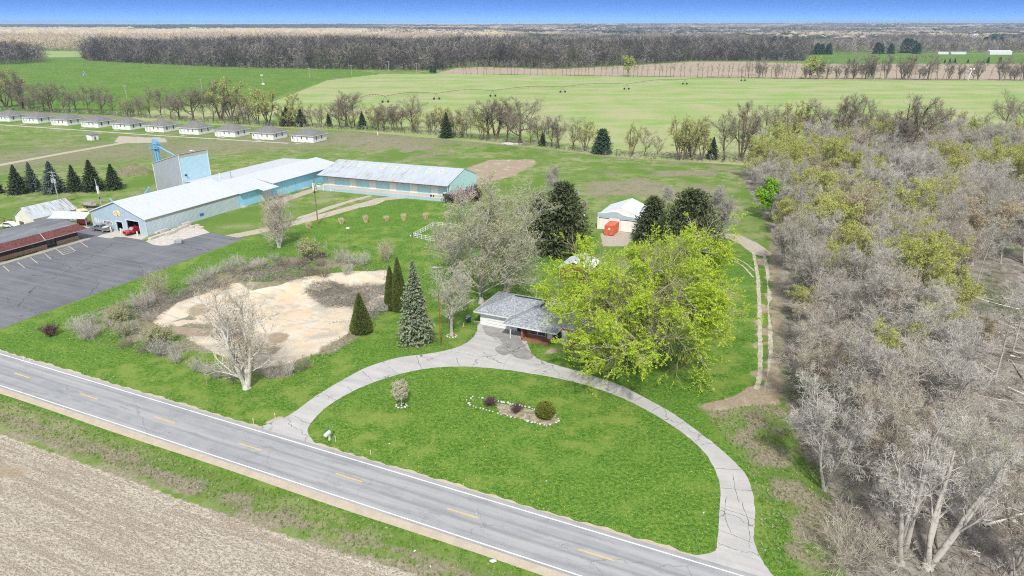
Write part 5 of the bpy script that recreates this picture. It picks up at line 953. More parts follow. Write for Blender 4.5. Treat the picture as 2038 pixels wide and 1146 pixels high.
# ---------------------------------------------------------------- buildings
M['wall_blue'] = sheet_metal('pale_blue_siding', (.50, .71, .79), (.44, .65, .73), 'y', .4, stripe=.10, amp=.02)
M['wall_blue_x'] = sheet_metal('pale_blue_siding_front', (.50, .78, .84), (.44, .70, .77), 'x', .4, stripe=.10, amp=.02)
M['wall_sky'] = sheet_metal('sky_blue_siding', (.34, .68, .87), (.30, .61, .81), 'y', .4, stripe=.12, amp=.02)
M['wall_cyan'] = sheet_metal('aqua_siding', (.58, .88, .92), (.53, .83, .88), 'y', .4, stripe=.08, amp=.02)
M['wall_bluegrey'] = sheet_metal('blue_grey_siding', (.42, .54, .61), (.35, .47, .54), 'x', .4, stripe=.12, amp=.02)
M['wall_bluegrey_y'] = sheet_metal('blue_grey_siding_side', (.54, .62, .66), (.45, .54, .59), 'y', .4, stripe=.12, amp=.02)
M['wall_grey'] = sheet_metal('galvanised_siding', (.36, .39, .41), (.28, .31, .33), 'x', .35, stripe=.18, amp=.02, rough=.5)
M['roof_white'] = sheet_metal('white_metal_roof', (.55, .585, .62), (.49, .53, .57), 'y', .6, stripe=.07, amp=.015, rough=.35)
M['roof_old'] = sheet_metal('weathered_metal_roof', (.46, .51, .56), (.38, .43, .47), 'x', .6, rust=(.28, .22, .17), rlo=.5, rhi=.66, stripe=.10, amp=.02, big=.3)
M['roof_rust'] = sheet_metal('rusty_metal_roof', (.50, .55, .58), (.38, .42, .44), 'y', .55, rust=(.25, .16, .11), rlo=.50, rhi=.62, stripe=.12, amp=.02)
M['roof_barn'] = sheet_metal('pale_barn_roof', (.68, .72, .76), (.60, .65, .70), 'y', .6, stripe=.06, amp=.015)
M['trim_tan'] = pm('tan_translucent_panel', (.50, .46, .34), (.42, .39, .29), 2, .6)
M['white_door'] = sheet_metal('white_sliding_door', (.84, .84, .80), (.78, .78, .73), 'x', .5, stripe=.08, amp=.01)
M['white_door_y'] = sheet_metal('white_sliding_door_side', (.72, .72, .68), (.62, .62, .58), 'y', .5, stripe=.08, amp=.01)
M['siding_white'] = sheet_metal('white_lap_siding', (.80, .81, .78), (.74, .75, .72), 'z', .25, stripe=.12, amp=.015)
M['shingle_grey'] = shingle_mat('grey_shingles', (.25, .27, .30), (.42, .44, .47), (.16, .175, .20), 2.6)
M['shingle_cot'] = shingle_mat('cottage_shingles', (.18, .175, .17), (.22, .215, .21), (.15, .15, .15), 1.2)
M['shingle_red'] = shingle_mat('red_brown_shingles', (.15, .055, .05), (.20, .08, .07), (.09, .035, .035), 2)
M['roof_tar'] = pm('grey_flat_roof', (.19, .20, .22), (.13, .14, .15), .25, .9, (1, .25, 1), c3=(.25, .26, .27), s3=1.2)
M['brick_red'] = brick_mat('red_brick', (.36, .10, .06), (.28, .075, .05), (.35, .3, .27), .4, .12)
M['brick_brown'] = brick_mat('brown_brick', (.10, .045, .038), (.075, .035, .03), (.09, .07, .06), .4, .12)
M['stone_tan'] = brick_mat('tan_stone_facing', (.55, .34, .20), (.42, .24, .14), (.50, .42, .33), .9, .28)

def gable_roof(parent, x0, x1, y0, y1, ze, zr, mat, xr=None, ov=.35, t=.12, axis='y', name='roof', zl=None):
    """two slopes; axis is the ridge direction; xr ridge position, zl eave height on the low-x side"""
    zl = ze if zl is None else zl; mb = MB(); c = (x0 + x1) / 2 if xr is None else xr
    if axis == 'y':
        sl = (zr - zl) / (c - x0); sr_ = (zr - ze) / (x1 - c)
        L = [(x0 - ov, y0 - ov, zl - ov * sl), (c, y0 - ov, zr), (c, y1 + ov, zr), (x0 - ov, y1 + ov, zl - ov * sl)]; R_ = [(c, y0 - ov, zr), (x1 + ov, y0 - ov, ze - ov * sr_), (x1 + ov, y1 + ov, ze - ov * sr_), (c, y1 + ov, zr)]
    else:
        c = (y0 + y1) / 2 if xr is None else xr; sl = (zr - zl) / (c - y0); sr_ = (zr - ze) / (y1 - c)
        L = [(x0 - ov, y0 - ov, zl - ov * sl), (x1 + ov, y0 - ov, zl - ov * sl), (x1 + ov, c, zr), (x0 - ov, c, zr)]; R_ = [(x0 - ov, c, zr), (x1 + ov, c, zr), (x1 + ov, y1 + ov, ze - ov * sr_), (x0 - ov, y1 + ov, ze - ov * sr_)]
    up = lambda P: [(p[0], p[1], p[2] + t + .01) for p in P]
    mb.slab(up(L), t); mb.slab(up(R_), t); return mb.build(name, mat, parent)
def hip_roof(parent, x0, x1, y0, y1, z, h, mat, ov=0, name='roof', t=.16):
    x0 -= ov; x1 += ov; y0 -= ov; y1 += ov; w = x1 - x0; d = y1 - y0; mb = MB()
    if w >= d: a, b = (x0 + d / 2, (y0 + y1) / 2, z + h), (x1 - d / 2, (y0 + y1) / 2, z + h); F = [(0, 1, 5, 4), (1, 2, 5), (2, 3, 4, 5), (3, 0, 4)]
    else: a, b = ((x0 + x1) / 2, y0 + w / 2, z + h), ((x0 + x1) / 2, y1 - w / 2, z + h); F = [(0, 1, 4), (1, 2, 5, 4), (2, 3, 5), (3, 0, 4, 5)]
    mb.add([(x0, y0, z), (x1, y0, z), (x1, y1, z), (x0, y1, z), a, b], F + [(3, 2, 1, 0)]); r = mb.build(name, mat, parent)
    f = MB(); f.wall('x', x0, x1, y0 - .04, y0 + .02, z - t, z + .03).wall('x', x0, x1, y1 - .02, y1 + .04, z - t, z + .03).wall('y', y0 + .02, y1 - .02, x0 - .04, x0 + .02, z - t, z + .03).wall('y', y0 + .02, y1 - .02, x1 - .02, x1 + .04, z - t, z + .03)
    f.build('fascia', M['white'], r); return r
def window(parent, axis, a, c, z, w, h, out, frame=None, name='window', bars=True, two=False):
    """framed window proud of the wall; out=+-1 the way it faces"""
    fm = MB(); g = MB(); t = .07; o0, o1 = sorted((c, c + out * .05)); q0, q1 = sorted((c, c + out * .02))
    B = (lambda x0, x1, z0, z1, m, e0, e1: m.box(x0, x1, e0, e1, z0, z1)) if axis == 'x' else (lambda x0, x1, z0, z1, m, e0, e1: m.box(e0, e1, x0, x1, z0, z1))
    B(a - w / 2, a + w / 2, z, z + t, fm, o0, o1); B(a - w / 2, a + w / 2, z + h - t, z + h, fm, o0, o1); B(a - w / 2, a - w / 2 + t, z + t, z + h - t, fm, o0, o1); B(a + w / 2 - t, a + w / 2, z + t, z + h - t, fm, o0, o1)
    if bars: B(a - w / 2 + t, a + w / 2 - t, z + h / 2 - .03, z + h / 2 + .03, fm, o0, o1)
    if two: B(a - .03, a + .03, z + t, z + h - t, fm, q0, o1 if out > 0 else q1)
    B(a - w / 2 + t, a + w / 2 - t, z + t, z + h - t, g, q0, q1)
    f = fm.build(name, frame or M['white'], parent); g.build('pane', M['glass'], f); return f

# ---- warehouse with the open doors
def bld(name, label, cat, u, v, rot=0): return thing(name, label, cat, (*W(u, v), 0), RZ + rot)
wh = bld('warehouse', 'blue grey metal warehouse with white roof and two open doors facing the lot', 'warehouse', -162.8, 113.2)
E0, RDG = 4.25, 7.8; HW = 10.2; LEN = 30.9
mb = MB(); holes = [(3.1, 7.6, 0, 3.35), (-.9, 1.3, 0, 2.5)]
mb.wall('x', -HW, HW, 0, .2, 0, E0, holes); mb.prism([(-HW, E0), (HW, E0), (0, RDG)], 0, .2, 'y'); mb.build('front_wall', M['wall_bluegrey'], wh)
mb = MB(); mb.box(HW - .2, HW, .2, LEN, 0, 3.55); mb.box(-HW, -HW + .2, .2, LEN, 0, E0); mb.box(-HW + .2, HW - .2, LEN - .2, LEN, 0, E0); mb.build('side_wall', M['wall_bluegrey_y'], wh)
MB().box(HW - .19, HW + .03, .22, LEN, 3.55, E0).build('light_panel', M['trim_tan'], wh)
gable_roof(wh, -HW, HW, 0, LEN, E0, RDG, M['roof_white'], ov=.3)
mb = MB(); mb.slab([(-HW - .3, -.36, E0 + .0), (0, -.36, RDG + .1), (0, -.30, RDG + .1), (-HW - .3, -.30, E0)], .22); mb.slab([(0, -.36, RDG + .1), (HW + .3, -.36, E0), (HW + .3, -.30, E0), (0, -.30, RDG + .1)], .22); mb.box(-HW - .02, -HW + .14, -.03, -.003, 0, E0); mb.box(HW - .14, HW + .02, -.03, -.003, 0, E0); mb.build('trim', M['white'], wh)
for (a, b_, h) in [(3.1, 7.6, 3.35), (-.9, 1.3, 2.5)]:
    MB().box(a - .22, a, -.05, -.003, 0, h + .2).box(b_, b_ + .22, -.05, -.003, 0, h + .2).box(a, b_, -.05, -.003, h, h + .2).build('door_frame', M['white'], wh)
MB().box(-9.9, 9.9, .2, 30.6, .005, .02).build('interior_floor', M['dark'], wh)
mb = MB(); rr = random.Random(3)
for q in range(16): x_ = rr.uniform(-8, 8); y_ = rr.uniform(8, 14); z_ = rr.uniform(.5, 2.0); mb.box(x_, x_ + rr.uniform(.5, 1.6), y_, y_ + 1, .02, z_)
mb.build('stored_crate', M['rust'], wh)
sg = MB(); n_ = 28; pts = [(.1 + 1.35 * math.cos(2 * PI * q / n_) * (1 + .06 * math.sin(q * 2.3)), 4.75 + .75 * math.sin(2 * PI * q / n_)) for q in range(n_)]; sg.prism(pts, -.06, -.003, 'y'); s_ = sg.build('sign', M['white'], wh)
MB().prism([(.05 + 1.1 * math.cos(2 * PI * q / n_), 4.72 + .36 * math.sin(2 * PI * q / n_)) for q in range(n_)], -.085, -.061, 'y').build('sign_lettering', M['yellow'], s_)
MB().prism([(.1, 4.15), (.5, 4.05), (.65, 4.2), (.2, 4.35)], -.085, -.061, 'y').prism([(-.3, 5.25), (.3, 5.3), (.25, 5.38), (-.25, 5.34)], -.085, -.061, 'y').build('sign_emblem', M['red_paint'], s_)
vm = MB(); vm.box(-6.0, -2.3, -.05, -.003, 1.35, 2.35); vt = vm.build('vent_panel', M['white'], wh); v2 = MB()
for q in range(6): v2.prism([(-5.45 + q * .5, 1.5), (-5.2 + q * .5, 1.5), (-5.25 + q * .5, 2.2), (-5.5 + q * .5, 2.2)], -.075, -.051, 'y')
v2.build('slot', M['dark'], vt)
MB().prism([(-8.9, 1.4), (-8.6, 1.3), (-8.2, 1.3), (-8.3, 2.5), (-9.1, 2.5), (-9.3, 2.3)], -.05, -.003, 'y').prism([(-7.9, 1.2), (-7.4, 1.2), (-7.5, 2.5), (-7.8, 2.5)], -.05, -.003, 'y').prism([(-7.0, 1.7), (-6.5, 1.7), (-6.45, 2.2), (-6.9, 2.3)], -.05, -.003, 'y').build('white_notice', M['white'], wh)
mb = MB().box(HW + .003, HW + .06, 16.6, 17.9, 1.0, 1.75); mb.build('blue_vent', pm('strong_blue', (.03, .22, .48), (.03, .18, .4), 2, .5), wh)
for (x_, y_) in [(-1.7, -1.3), (1.6, -1.0), (2.55, -1.2), (8.1, -1.3)]:
    p = W(-162.8 + x_, 113.2 + y_); o = MB().cyl(0, 0, 0, 1.15, .17, .17, 12).cyl(0, 0, 1.15, 1.25, .17, .08, 12).build('bollard', M['cream']); o.location = (*p, .01)
    tag(o, 'cream bollard, %s from the left before the warehouse doors' % nth([-1.7, 1.6, 2.55, 8.1].index(x_) + 1), 'bollard', 'cream bollards at the warehouse doors')
# lean-to behind and pipes
lt = bld('lean_to', 'low white roofed lean-to behind the warehouse beside the tower', 'shed', -176.0, 131)
MB().box(-2.8, 2.75, 0, 10, 0, 3.2).build('wall', M['wall_bluegrey_y'], lt); MB().slab([(-3, -.3, 3.4), (2.78, -.3, 3.9), (2.78, 10.2, 3.9), (-3, 10.2, 3.4)], .15).build('roof', M['roof_white'], lt)

# ---- tower
tw_ = bld('grain_tower', 'tall metal tower with a grey side and a pale blue side behind the warehouse', 'tower', -173.3, 143.4)
def slope(x): return 14.0 + x * .29
mb = MB(); X0, X1, Y1 = -11.6, 0, 10.6
mb.prism([(X0, 0), (X1, 0), (X1, slope(X1)), (X0, slope(X0))], 0, .2, 'y'); mb.build('grey_wall', M['wall_grey'], tw_)
MB().box(-.2, 0, .2, Y1, 0, 13.0).build('blue_wall', M['wall_blue'], tw_); MB().box(-.19, .03, .2, Y1, 13.0, 13.9).build('light_panel', M['trim_tan'], tw_)
MB().prism([(X0, 0), (X1 - .2, 0), (X1 - .2, slope(X1) - .05), (X0, slope(X0))], Y1 - .2, Y1, 'y').box(X0, X0 + .2, .2, Y1 - .2, 0, slope(X0)).build('back_wall', M['wall_grey'], tw_)
MB().slab([(X0 - .2, -.2, slope(X0 - .2) + .14), (.2, -.2, slope(.2) + .14), (.2, Y1 + .2, slope(.2) + .14), (X0 - .2, Y1 + .2, slope(X0 - .2) + .14)], .13).build('roof', M['roof_white'], tw_)
MB().box(-.09, .09, -.09, .09, 0, 14.0).box(-.0, .1, Y1 - .05, Y1 + .12, 0, 13.9).box(X0 - .08, X0 + .1, -.09, -.003, 0, slope(X0)).build('corner_trim', M['white'], tw_)
MB().box(.003, .5, 1.1, 1.6, 7.6, 7.95).build('wall_lamp', M['dark'], tw_); MB().blob(-.6, 5.2, 14.3, .5, .5, .35, 2).blob(-.7, 6.2, 14.2, .35, .35, .3, 3).build('roof_vent', M['galv'], tw_)
el_ = bld('elevator_leg', 'light blue bucket elevator with platforms and ladder beside the tower', 'grain elevator', -189.6, 149.4)
BP = M['blue_pipe']; MB().box(-.75, -.2, -.35, .35, 0, 15.2).box(.2, .75, -.35, .35, 0, 15.2).build('leg_casing', BP, el_)
mb = MB(); mb.prism([(-.95, 15.2), (.95, 15.2), (.95, 16.0), (.55, 16.7), (-.2, 16.9), (-.8, 16.5), (-.95, 16)], -.5, .5, 'y'); mb.build('head', BP, el_)
mb = MB()
for z_, w_ in ((13.9, 1.7), (9.2, 1.4)): mb.box(-w_ - .6, w_ * .8, -1.0, 1.0, z_, z_ + .1)
for z_, w_ in ((14.0, 1.7),):
    for a in np.linspace(-w_ - .6, w_ * .8, 8): mb.box(a - .03, a + .03, -1.0, -.94, z_, z_ + 1.1).box(a - .03, a + .03, .94, 1.0, z_, z_ + 1.1)
    for zz_ in (.55, 1.1): mb.box(-w_ - .6, w_ * .8, -1.0, -.94, z_ + zz_ - .05, z_ + zz_).box(-w_ - .6, w_ * .8, .94, 1.0, z_ + zz_ - .05, z_ + zz_).box(-w_ - .63, -w_ - .57, -1, 1, z_ + zz_ - .05, z_ + zz_)
mb.build('platform', BP, el_)
mb = MB()
for x_ in (-1.7, -1.15): mb.box(x_ - .03, x_ + .03, -.5, -.44, 0, 14.5)
for z_ in np.arange(.4, 14.4, .35): mb.box(-1.7, -1.15, -.49, -.45, z_, z_ + .04)
for z_ in np.arange(2.5, 14, 1.1): mb.tube([(-1.8, -.45, z_), (-1.85, -.9, z_), (-1.42, -1.2, z_), (-1.0, -.9, z_), (-1.05, -.45, z_)], .035, 4)
mb.build('caged_ladder', BP, el_)
p0 = Vector((.8, 0, 14.6)); mb = MB().tube([p0, (8.5, -1.0, 12.6)], .22, 8); mb.build('spout', BP, el_)
o = MB().tube([(0, 0, 0), (0, 0, 3.4), (.25, 0, 4.2), (1.9, .3, 6.0)], .28, 8); dp = o.build('dust_pipe', BP, None); dp.location = (*W(-177.8, 133.5), 0); dp.rotation_euler[2] = RZ; tag(dp, 'light blue bent pipe at the foot of the grey tower side', 'pipe')
o = MB().tube([(0, 0, 0), (0, 0, 4.8), (-.35, 0, 5.25), (-.8, 0, 5.2)], .25, 8); dp = o.build('dust_pipe', BP, None); dp.location = (*W(-175.5, 121.5), 0); dp.rotation_euler[2] = RZ; tag(dp, 'light blue hooked pipe standing alone behind the warehouse ridge', 'pipe')

# ---- long blue building behind the warehouse
lb = bld('long_building', 'long sky blue building with a low white roof joining warehouse and storage shed', 'building', -162.6, 144.2)
mb = MB(); mb.box(9.8, 10.0, 0, 45.5, 0, 4.5); mb.box(-10.4, -10.2, 0, 42, 0, 5.6); mb.box(-10.2, 9.8, 44.6, 44.8, 0, 4.4); mb.box(-10.2, 9.8, 0, .2, 0, 4.1); mb.build('wall', M['wall_sky'], lb)
mb = MB(); up = .1
mb.slab([(0, -.1, 6.3), (10.9, -.1, 4.3), (10.9, 6.9, 4.3), (0, 6.9, 6.3)], .12); mb.slab([(0, 6.9, 6.3), (13.2, 6.9, 3.95), (13.2, 13.3, 3.95), (0, 13.3, 6.3)], .12); mb.slab([(0, 13.3, 6.3), (11.0, 13.3, 4.65), (11.0, 47, 4.65), (0, 47, 6.3)], .12)
mb.slab([(-10.6, -.1, 5.9), (0, -.1, 6.3), (0, 42.2, 6.3), (-10.6, 42.2, 5.9)], .12); mb.build('roof', M['roof_white'], lb)
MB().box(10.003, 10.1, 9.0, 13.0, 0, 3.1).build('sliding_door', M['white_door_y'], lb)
mb = MB()
bt = pm('blue_trim', (.12, .42, .62), None, 2, .5)
for y_ in (18, 24, 33, 39.6, 40.1): MB().box(10.003, 10.05, y_, y_ + .08, 0, 4.4).build('trim', bt, lb)
MB().cyl(-3.2, 6.4, 6.2, 8.0, .16, .16, 10).build('flue', M['white'], lb); MB().cyl(-.8, 8.4, 6.3, 8.0, .16, .16, 10).cyl(-.8, 8.4, 8.0, 8.2, .26, .2, 10).build('flue', M['galv'], lb)
MB().box(9.95, 11.6, .0, 1.6, 0, .4).box(10, 11, 26, 30, 0, .15).build('plinth', M['concrete'], lb)

# ---- storage shed with the loading dock
ang = RAD(3.9); sb_ = bld('storage_shed', 'long pale blue storage shed with skylights, white doors and a loading dock', 'storage building', -147.2, 172.2, ang)
SL = 46.2
MB().box(0, SL, 0, 3.6, 0, 1.0).build('loading_dock', M['concrete_pale'], sb_); MB().box(.0, SL, 0.02, 3.6, 1.0, 1.03).build('dock_deck', pm('tan_dock_deck', (.56, .51, .43), (.47, .44, .39), .5, .9, (.3, 1, 1)), sb_)
MB().box(-.02, SL + .02, -.06, -.003, 0, .96).build('dock_face', M['wall_bluegrey'], sb_)
mb = MB(); mb.wall('x', 0, SL - .6, 3.6, 3.8, 0, 4.5); mb.build('front_wall', M['wall_blue_x'], sb_)
YB = 23.5
mb = MB(); mb.prism([(0, 0), (3.6, 0), (3.6, 4.55), (.3, 4.0), (.3, 1.05), (0, 1.05)], SL - .2, SL - .19, 'x') if False else None
mb.prism([(3.62, 0), (YB, 0), (YB, 3.9), (14.2, 7.3), (3.62, 4.85)], SL - .6, SL - .4, 'x'); mb.prism([(3.62, 4.4), (1.4, 4.3), (3.62, 4.85)], SL - .6, SL - .4, 'x'); mb.prism([(3.82, 0), (YB, 0), (YB, 3.9), (14.2, 7.3), (3.82, 4.85)], 0, .2, 'x'); mb.box(.2, SL - .6, YB - .2, YB, 0, 3.9); mb.build('end_wall', M['wall_cyan'], sb_)
mb = MB(); zz = lambda y: 4.15 + (y - .3) * (7.3 - 4.15) / (14.2 - .3)
mb.slab([(-.8, 1.2, zz(1.2) + .15), (SL - .3, 1.2, zz(1.2) + .15), (SL - .3, 14.2, 7.45), (-.8, 14.2, 7.45)], .12); mb.slab([(-.8, 14.2, 7.45), (SL - .3, 14.2, 7.45), (SL - .3, YB + .4, 3.95), (-.8, YB + .4, 3.95)], .12); rf = mb.build('roof', M['roof_old'], sb_)
MB().box(-.82, SL - .28, 1.1, 1.198, 4.2, 4.48).build('gutter', M['rust'], sb_)
for q in range(9):
    x_ = 5.2 + q * 4.18; fm = MB(); y0, y1 = 9.6, 12.2; e = .06
    for (a, b_, c, d_) in [(x_, x_ + .14, y0, y1), (x_ + 1.0, x_ + 1.14, y0, y1), (x_ + .14, x_ + 1.0, y0, y0 + .2), (x_ + .14, x_ + 1.0, y1 - .2, y1)]: fm.slab([(a, c, zz(c) + .15 + e), (b_, c, zz(c) + .15 + e), (b_, d_, zz(d_) + .15 + e), (a, d_, zz(d_) + .15 + e)], e - .004)
    s1 = fm.build('skylight', M['white'], rf); MB().slab([(x_ + .14, y0 + .2, zz(y0 + .2) + .175), (x_ + 1.0, y0 + .2, zz(y0 + .2) + .175), (x_ + 1.0, y1 - .2, zz(y1 - .2) + .175), (x_ + .14, y1 - .2, zz(y1 - .2) + .175)], .02).build('pane', M['trim_tan'], s1)
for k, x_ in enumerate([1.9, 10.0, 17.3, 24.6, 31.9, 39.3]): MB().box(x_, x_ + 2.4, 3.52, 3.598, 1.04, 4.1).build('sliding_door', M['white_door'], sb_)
MB().box(.0, .14, 3.5, 3.598, 1.04, 4.3).box(SL - .75, SL - .6, 3.5, 3.598, 1.04, 4.3).box(SL - 4.6, SL - 4.52, 3.5, 3.598, 1.04, 4.1).box(SL - .45, SL - .3, 1.3, 1.45, 1.03, 4.2).build('post', M['white'], sb_)
mb = MB()
for x_ in (2.3, 4.9): mb.box(x_, x_ + .2, -.12, .06, 0, 2.1)
mb.box(.4, 5.1, -.02, .05, 1.95, 2.1).box(2.4, 5.0, -.02, .05, 1.45, 1.55); mb.box(-1.6, -.5, -.5, -.4, 0, 2.3).box(-.4, 1.2, .05, .15, 1.03, 1.6); mb.build('railing', M['white'], sb_)
r = thing('dock_cart', 'dark blue skip leaning on the edge of the loading dock', 'skip', (*G(734, 378), 1.03), RZ + ang); MB().prism([(-1.3, .1), (1.3, .1), (1.6, .8), (-1.7, .8)], -.6, .6, 'y').build('tub', pm('navy_steel', (.07, .10, .16), (.05, .07, .11), 3, .5), r); MB().wheel(-.8, 0, .05, .12, .9).wheel(.8, 0, .05, .12, .9).build('wheel', M['black'], r)
r = thing('grill_cart', 'white and black cart at the right end of the loading dock', 'cart', (*G(886, 390, 1.05), 1.03), RZ + ang); MB().box(-.6, .6, -.4, .4, .1, .8).build('body', M['black'], r); MB().blob(0, 0, .95, .65, .45, .3, 5, 10, 6, .05).build('lid', M['white'], r)
for k, (x_, y_) in enumerate([(858, 391), (863, 391.5)]):
    o = MB().wheel(0, 0, .3, .3, .25, 16).build('tyre', M['black']); o.location = (*G(x_, y_, 1.05), 1.03); o.rotation_euler = (0, 0, .4 + k); tag(o, 'black tyre standing on the loading dock, %s of the two' % ('left' if k == 0 else 'right'), 'tyre', 'tyres on the loading dock')

# ---- brick office
of = bld('office_building', 'low brown brick office with red shingle mansard and tan stone base', 'office building', -165.7, 103.9)
OL = 26.0
mb = MB(); mb.wall('y', -OL, 0, -.25, 0, .95, 2.75, [(-7.9, -5.5, .95, 2.4)]); mb.wall('x', -11.5, -.25, -.25, 0, 0, 2.75); mb.wall('y', -OL, -.25, -11.75, -11.5, 0, 2.75); mb.build('wall', M['brick_brown'], of)
mb = MB(); mb.wall('y', -OL, -7.9, -.2, .12, 0, .95); mb.wall('y', -5.5, .0, -.2, .12, 0, .95); sbse = mb.build('stone_base', M['stone_tan'], of); MB().box(-.2, .17, -OL, -7.9, .95, 1.0).box(-.2, .17, -5.5, .04, .95, 1.0).build('coping', M['concrete_pale'], sbse)
dr = MB().box(-.22, -.12, -7.85, -5.55, 0, 2.4).build('door', M['glass'], of); MB().box(-.12, -.06, -7.9, -7.78, 0, 2.4).box(-.12, -.06, -6.75, -6.65, 0, 2.4).box(-.12, -.06, -5.62, -5.5, 0, 2.4).box(-.12, -.06, -7.78, -5.62, 2.28, 2.4).build('door_frame', M['black'], dr)
MB().blob(.1, -8.2, 2.2, .15, .15, .15, 3, 8, 6, .02).build('wall_lamp', M['white'], of)
for y_ in (-3.2, -10.9, -18.9): window(of, 'y', y_, 0, 1.15, 1.0, 1.35, 1, M['black'])
mb = MB(); mb.add([(2.1, -OL - .5, 2.62), (2.1, 1.6, 2.62), (.6, .2, 4.05), (.6, -OL - .5, 4.05), (-12.3, 1.6, 2.62), (-11.0, .2, 4.05)], [(0, 1, 2, 3), (1, 4, 5, 2)]); mb.build('mansard_roof', M['shingle_red'], of)
mb = MB(); mb.add([(.62, -OL - .5, 4.06), (.62, .22, 4.06), (-5.3, .22, 4.7), (-5.3, -OL - .5, 4.7), (-11.1, .22, 4.06), (-11.1, -OL - .5, 4.06)], [(0, 1, 2, 3), (3, 2, 4, 5), (1, 4, 2)]); mb.build('flat_roof', M['roof_tar'], of)
MB().box(2.05, 2.17, -OL - .5, 1.65, 2.5, 2.64).box(-12.3, 2.05, 1.56, 1.65, 2.5, 2.64).box(-.25, 2.05, -OL - .4, 1.56, 2.53, 2.56).build('gutter', M['galv'], of); MB().slab([(2.12, -9.15, 2.68), (2.12, -9.05, 2.68), (.62, -9.05, 4.12), (.62, -9.15, 4.12)], .03).build('flashing', M['white'], of)
sheet('pavement', [(-165.5, 77), (-163.0, 77), (-163.0, 94.6), (-162.9, 94.6), (-162.9, 105.1), (-163.7, 105.6), (-165.5, 104.0)], .1, M['concrete'], 'concrete pavement in front of the brick office', 'pavement'); MB()
mb = MB().box(-163.0, -162.85, 77, 105.0, 0, .1); o = mb.build('kerb', M['concrete']); o.rotation_euler[2] = RZ; tag(o, 'low kerb of the office pavement', 'kerb', kind='structure')
sheet('grass_verge', [(-165.3, 85.5), (-164.3, 85.5), (-164.3, 93.2), (-165.3, 93.2)], .106, pm('green_verge', (.08, .17, .02), (.05, .12, .015), 3, .9), 'strip of grass below the office stone base', 'verge')
for k, (x_, y_) in enumerate([(161, 470), (118, 494)]): pass

# ---- cream barn with rusty roof, screen wall
br = bld('cream_barn', 'small cream barn with a rust streaked grey metal roof', 'barn', -187.5, 104.8)
mb = MB(); mb.wall('x', -3.8, 3.8, 0, .15, 0, 3.0, [(-2.6, -.6, .2, 1.7)]); mb.prism([(-3.8, 3.0), (3.8, 3.0), (0, 5.5)], 0, .15, 'y'); mb.box(3.65, 3.8, .15, 11.6, 0, 3.0); mb.box(-3.8, -3.65, .15, 11.6, 0, 3.0); mb.box(-3.65, 3.65, 11.45, 11.6, 0, 3.0); mb.prism([(-3.8, 3.0), (3.8, 3.0), (0, 5.5)], 11.45, 11.6, 'y'); mb.build('wall', M['cream'], br)
gable_roof(br, -3.8, 3.8, 0, 11.6, 3.0, 5.5, M['roof_rust'], ov=.25, t=.08); MB().box(-2.6, -.6, .16, .2, .2, 1.7).build('opening', M['rust'], br)
for y_ in (6.0, 9.6): window(br, 'y', y_, 3.8, 1.5, .9, .9, 1)
sc_ = bld('screen_wall', 'long pale blue grey sheet metal screen joining the office and the warehouse', 'screen wall', -173.0, 113.0)
mb = MB(); mb.slab([(-13.0, -5.5, 2.2), (-.25, -1.6, 2.6), (-.25, .3, 3.9), (-13.6, -2.6, 3.6)], .12); mb.build('roof', M['wall_bluegrey_y'], sc_)
mb = MB()
for t_ in (0.02, .33, .66, .97): mb.box(-13.2 + 12.6 * t_, -13.05 + 12.6 * t_, -3.6 + 2.6 * t_, -3.45 + 2.6 * t_, 0, 2.8)
mb.build('post', M['galv'], sc_)
sheet('side_yard', [(-180, 107.6), (-173.2, 108.5), (-173.2, 112.9), (-179, 111.5)], .012, M['concrete_pale'], 'pale gravel yard under the screen by the red trailer', 'yard')

# ---- rail fence of dark boards by the cream barn
fe = thing('board_fence', 'dark brown board fence at the left edge beside the cream barn', 'fence', (*G(20, 445), 0), 0)
c0 = np.array(G(20, 445)); mb = MB(); mp_ = MB()
for (p, q) in [((24, 446), (-60, 428)), ((24, 458), (-60, 492))]:
    a = np.array(G(*p)) - c0; b_ = np.array(G(*q)) - c0
    for h_ in (.55, 1.25): mb.tube([(a[0], a[1], h_), (b_[0], b_[1], h_)], .07, 4)
    for t_ in np.linspace(0, 1, 7): c = a + (b_ - a) * t_; mp_.box(c[0] - .07, c[0] + .07, c[1] - .07, c[1] + .07, 0, 1.4)
mb.build('rail', M['rust'], fe); mp_.build('post', M['rust'], fe)

# ---- ten white cottages
c0 = bld('white_cottage', '', 'cottage', -210.4, 246.7, RAD(3.4))
MB().wall('x', -12.2, 0, 0, .2, 0, 3.0).wall('y', .2, 9.8, -.2, 0, 0, 3.0).wall('x', -12.2, 0, 9.8, 10, 0, 3.0).wall('y', .2, 9.8, -12.2, -12, 0, 3.0).build('wall', M['siding_white'], c0)
hip_roof(c0, -12.2, 0, 0, 10, 3.0, 2.5, M['shingle_cot'], .55)
MB().box(-10.2, -8.0, -1.2, -.003, 0, .15).box(-10.1, -9.95, -1.15, -1.0, .15, 2.85).box(-8.2, -8.05, -1.15, -1.0, .15, 2.85).build('porch', M['white'], c0); MB().box(-9.6, -8.6, -.06, -.003, .1, 2.2).build('door', M['white'], c0)
for x_, w_ in ((-11.2, .7), (-6.3, .75), (-3.4, .75)): window(c0, 'x', x_, 0, 1.2, w_, 1.2, -1)
for y_ in (2.2, 6.3): window(c0, 'y', y_, 0, .9, .9, 1.7, 1)
cots = [c0]
for k in range(1, 10): cots.append(dup(c0, (*W(-210.4 - 22.15 * k, 246.7 - 1.3 * k), 0), RZ + RAD(3.4)))
for k, o in enumerate(cots): o['label'] = ('white cottage with grey hip roof, %s of the row from the right' % nth(k + 1)) if k else 'white cottage with grey hip roof at the right end of the row'; o['group'] = 'row of white cottages'
us = thing('utility_shed', 'tiny white flat roofed shed on the grass before the cottages', 'shed', (*G(185, 278), 0), RZ)
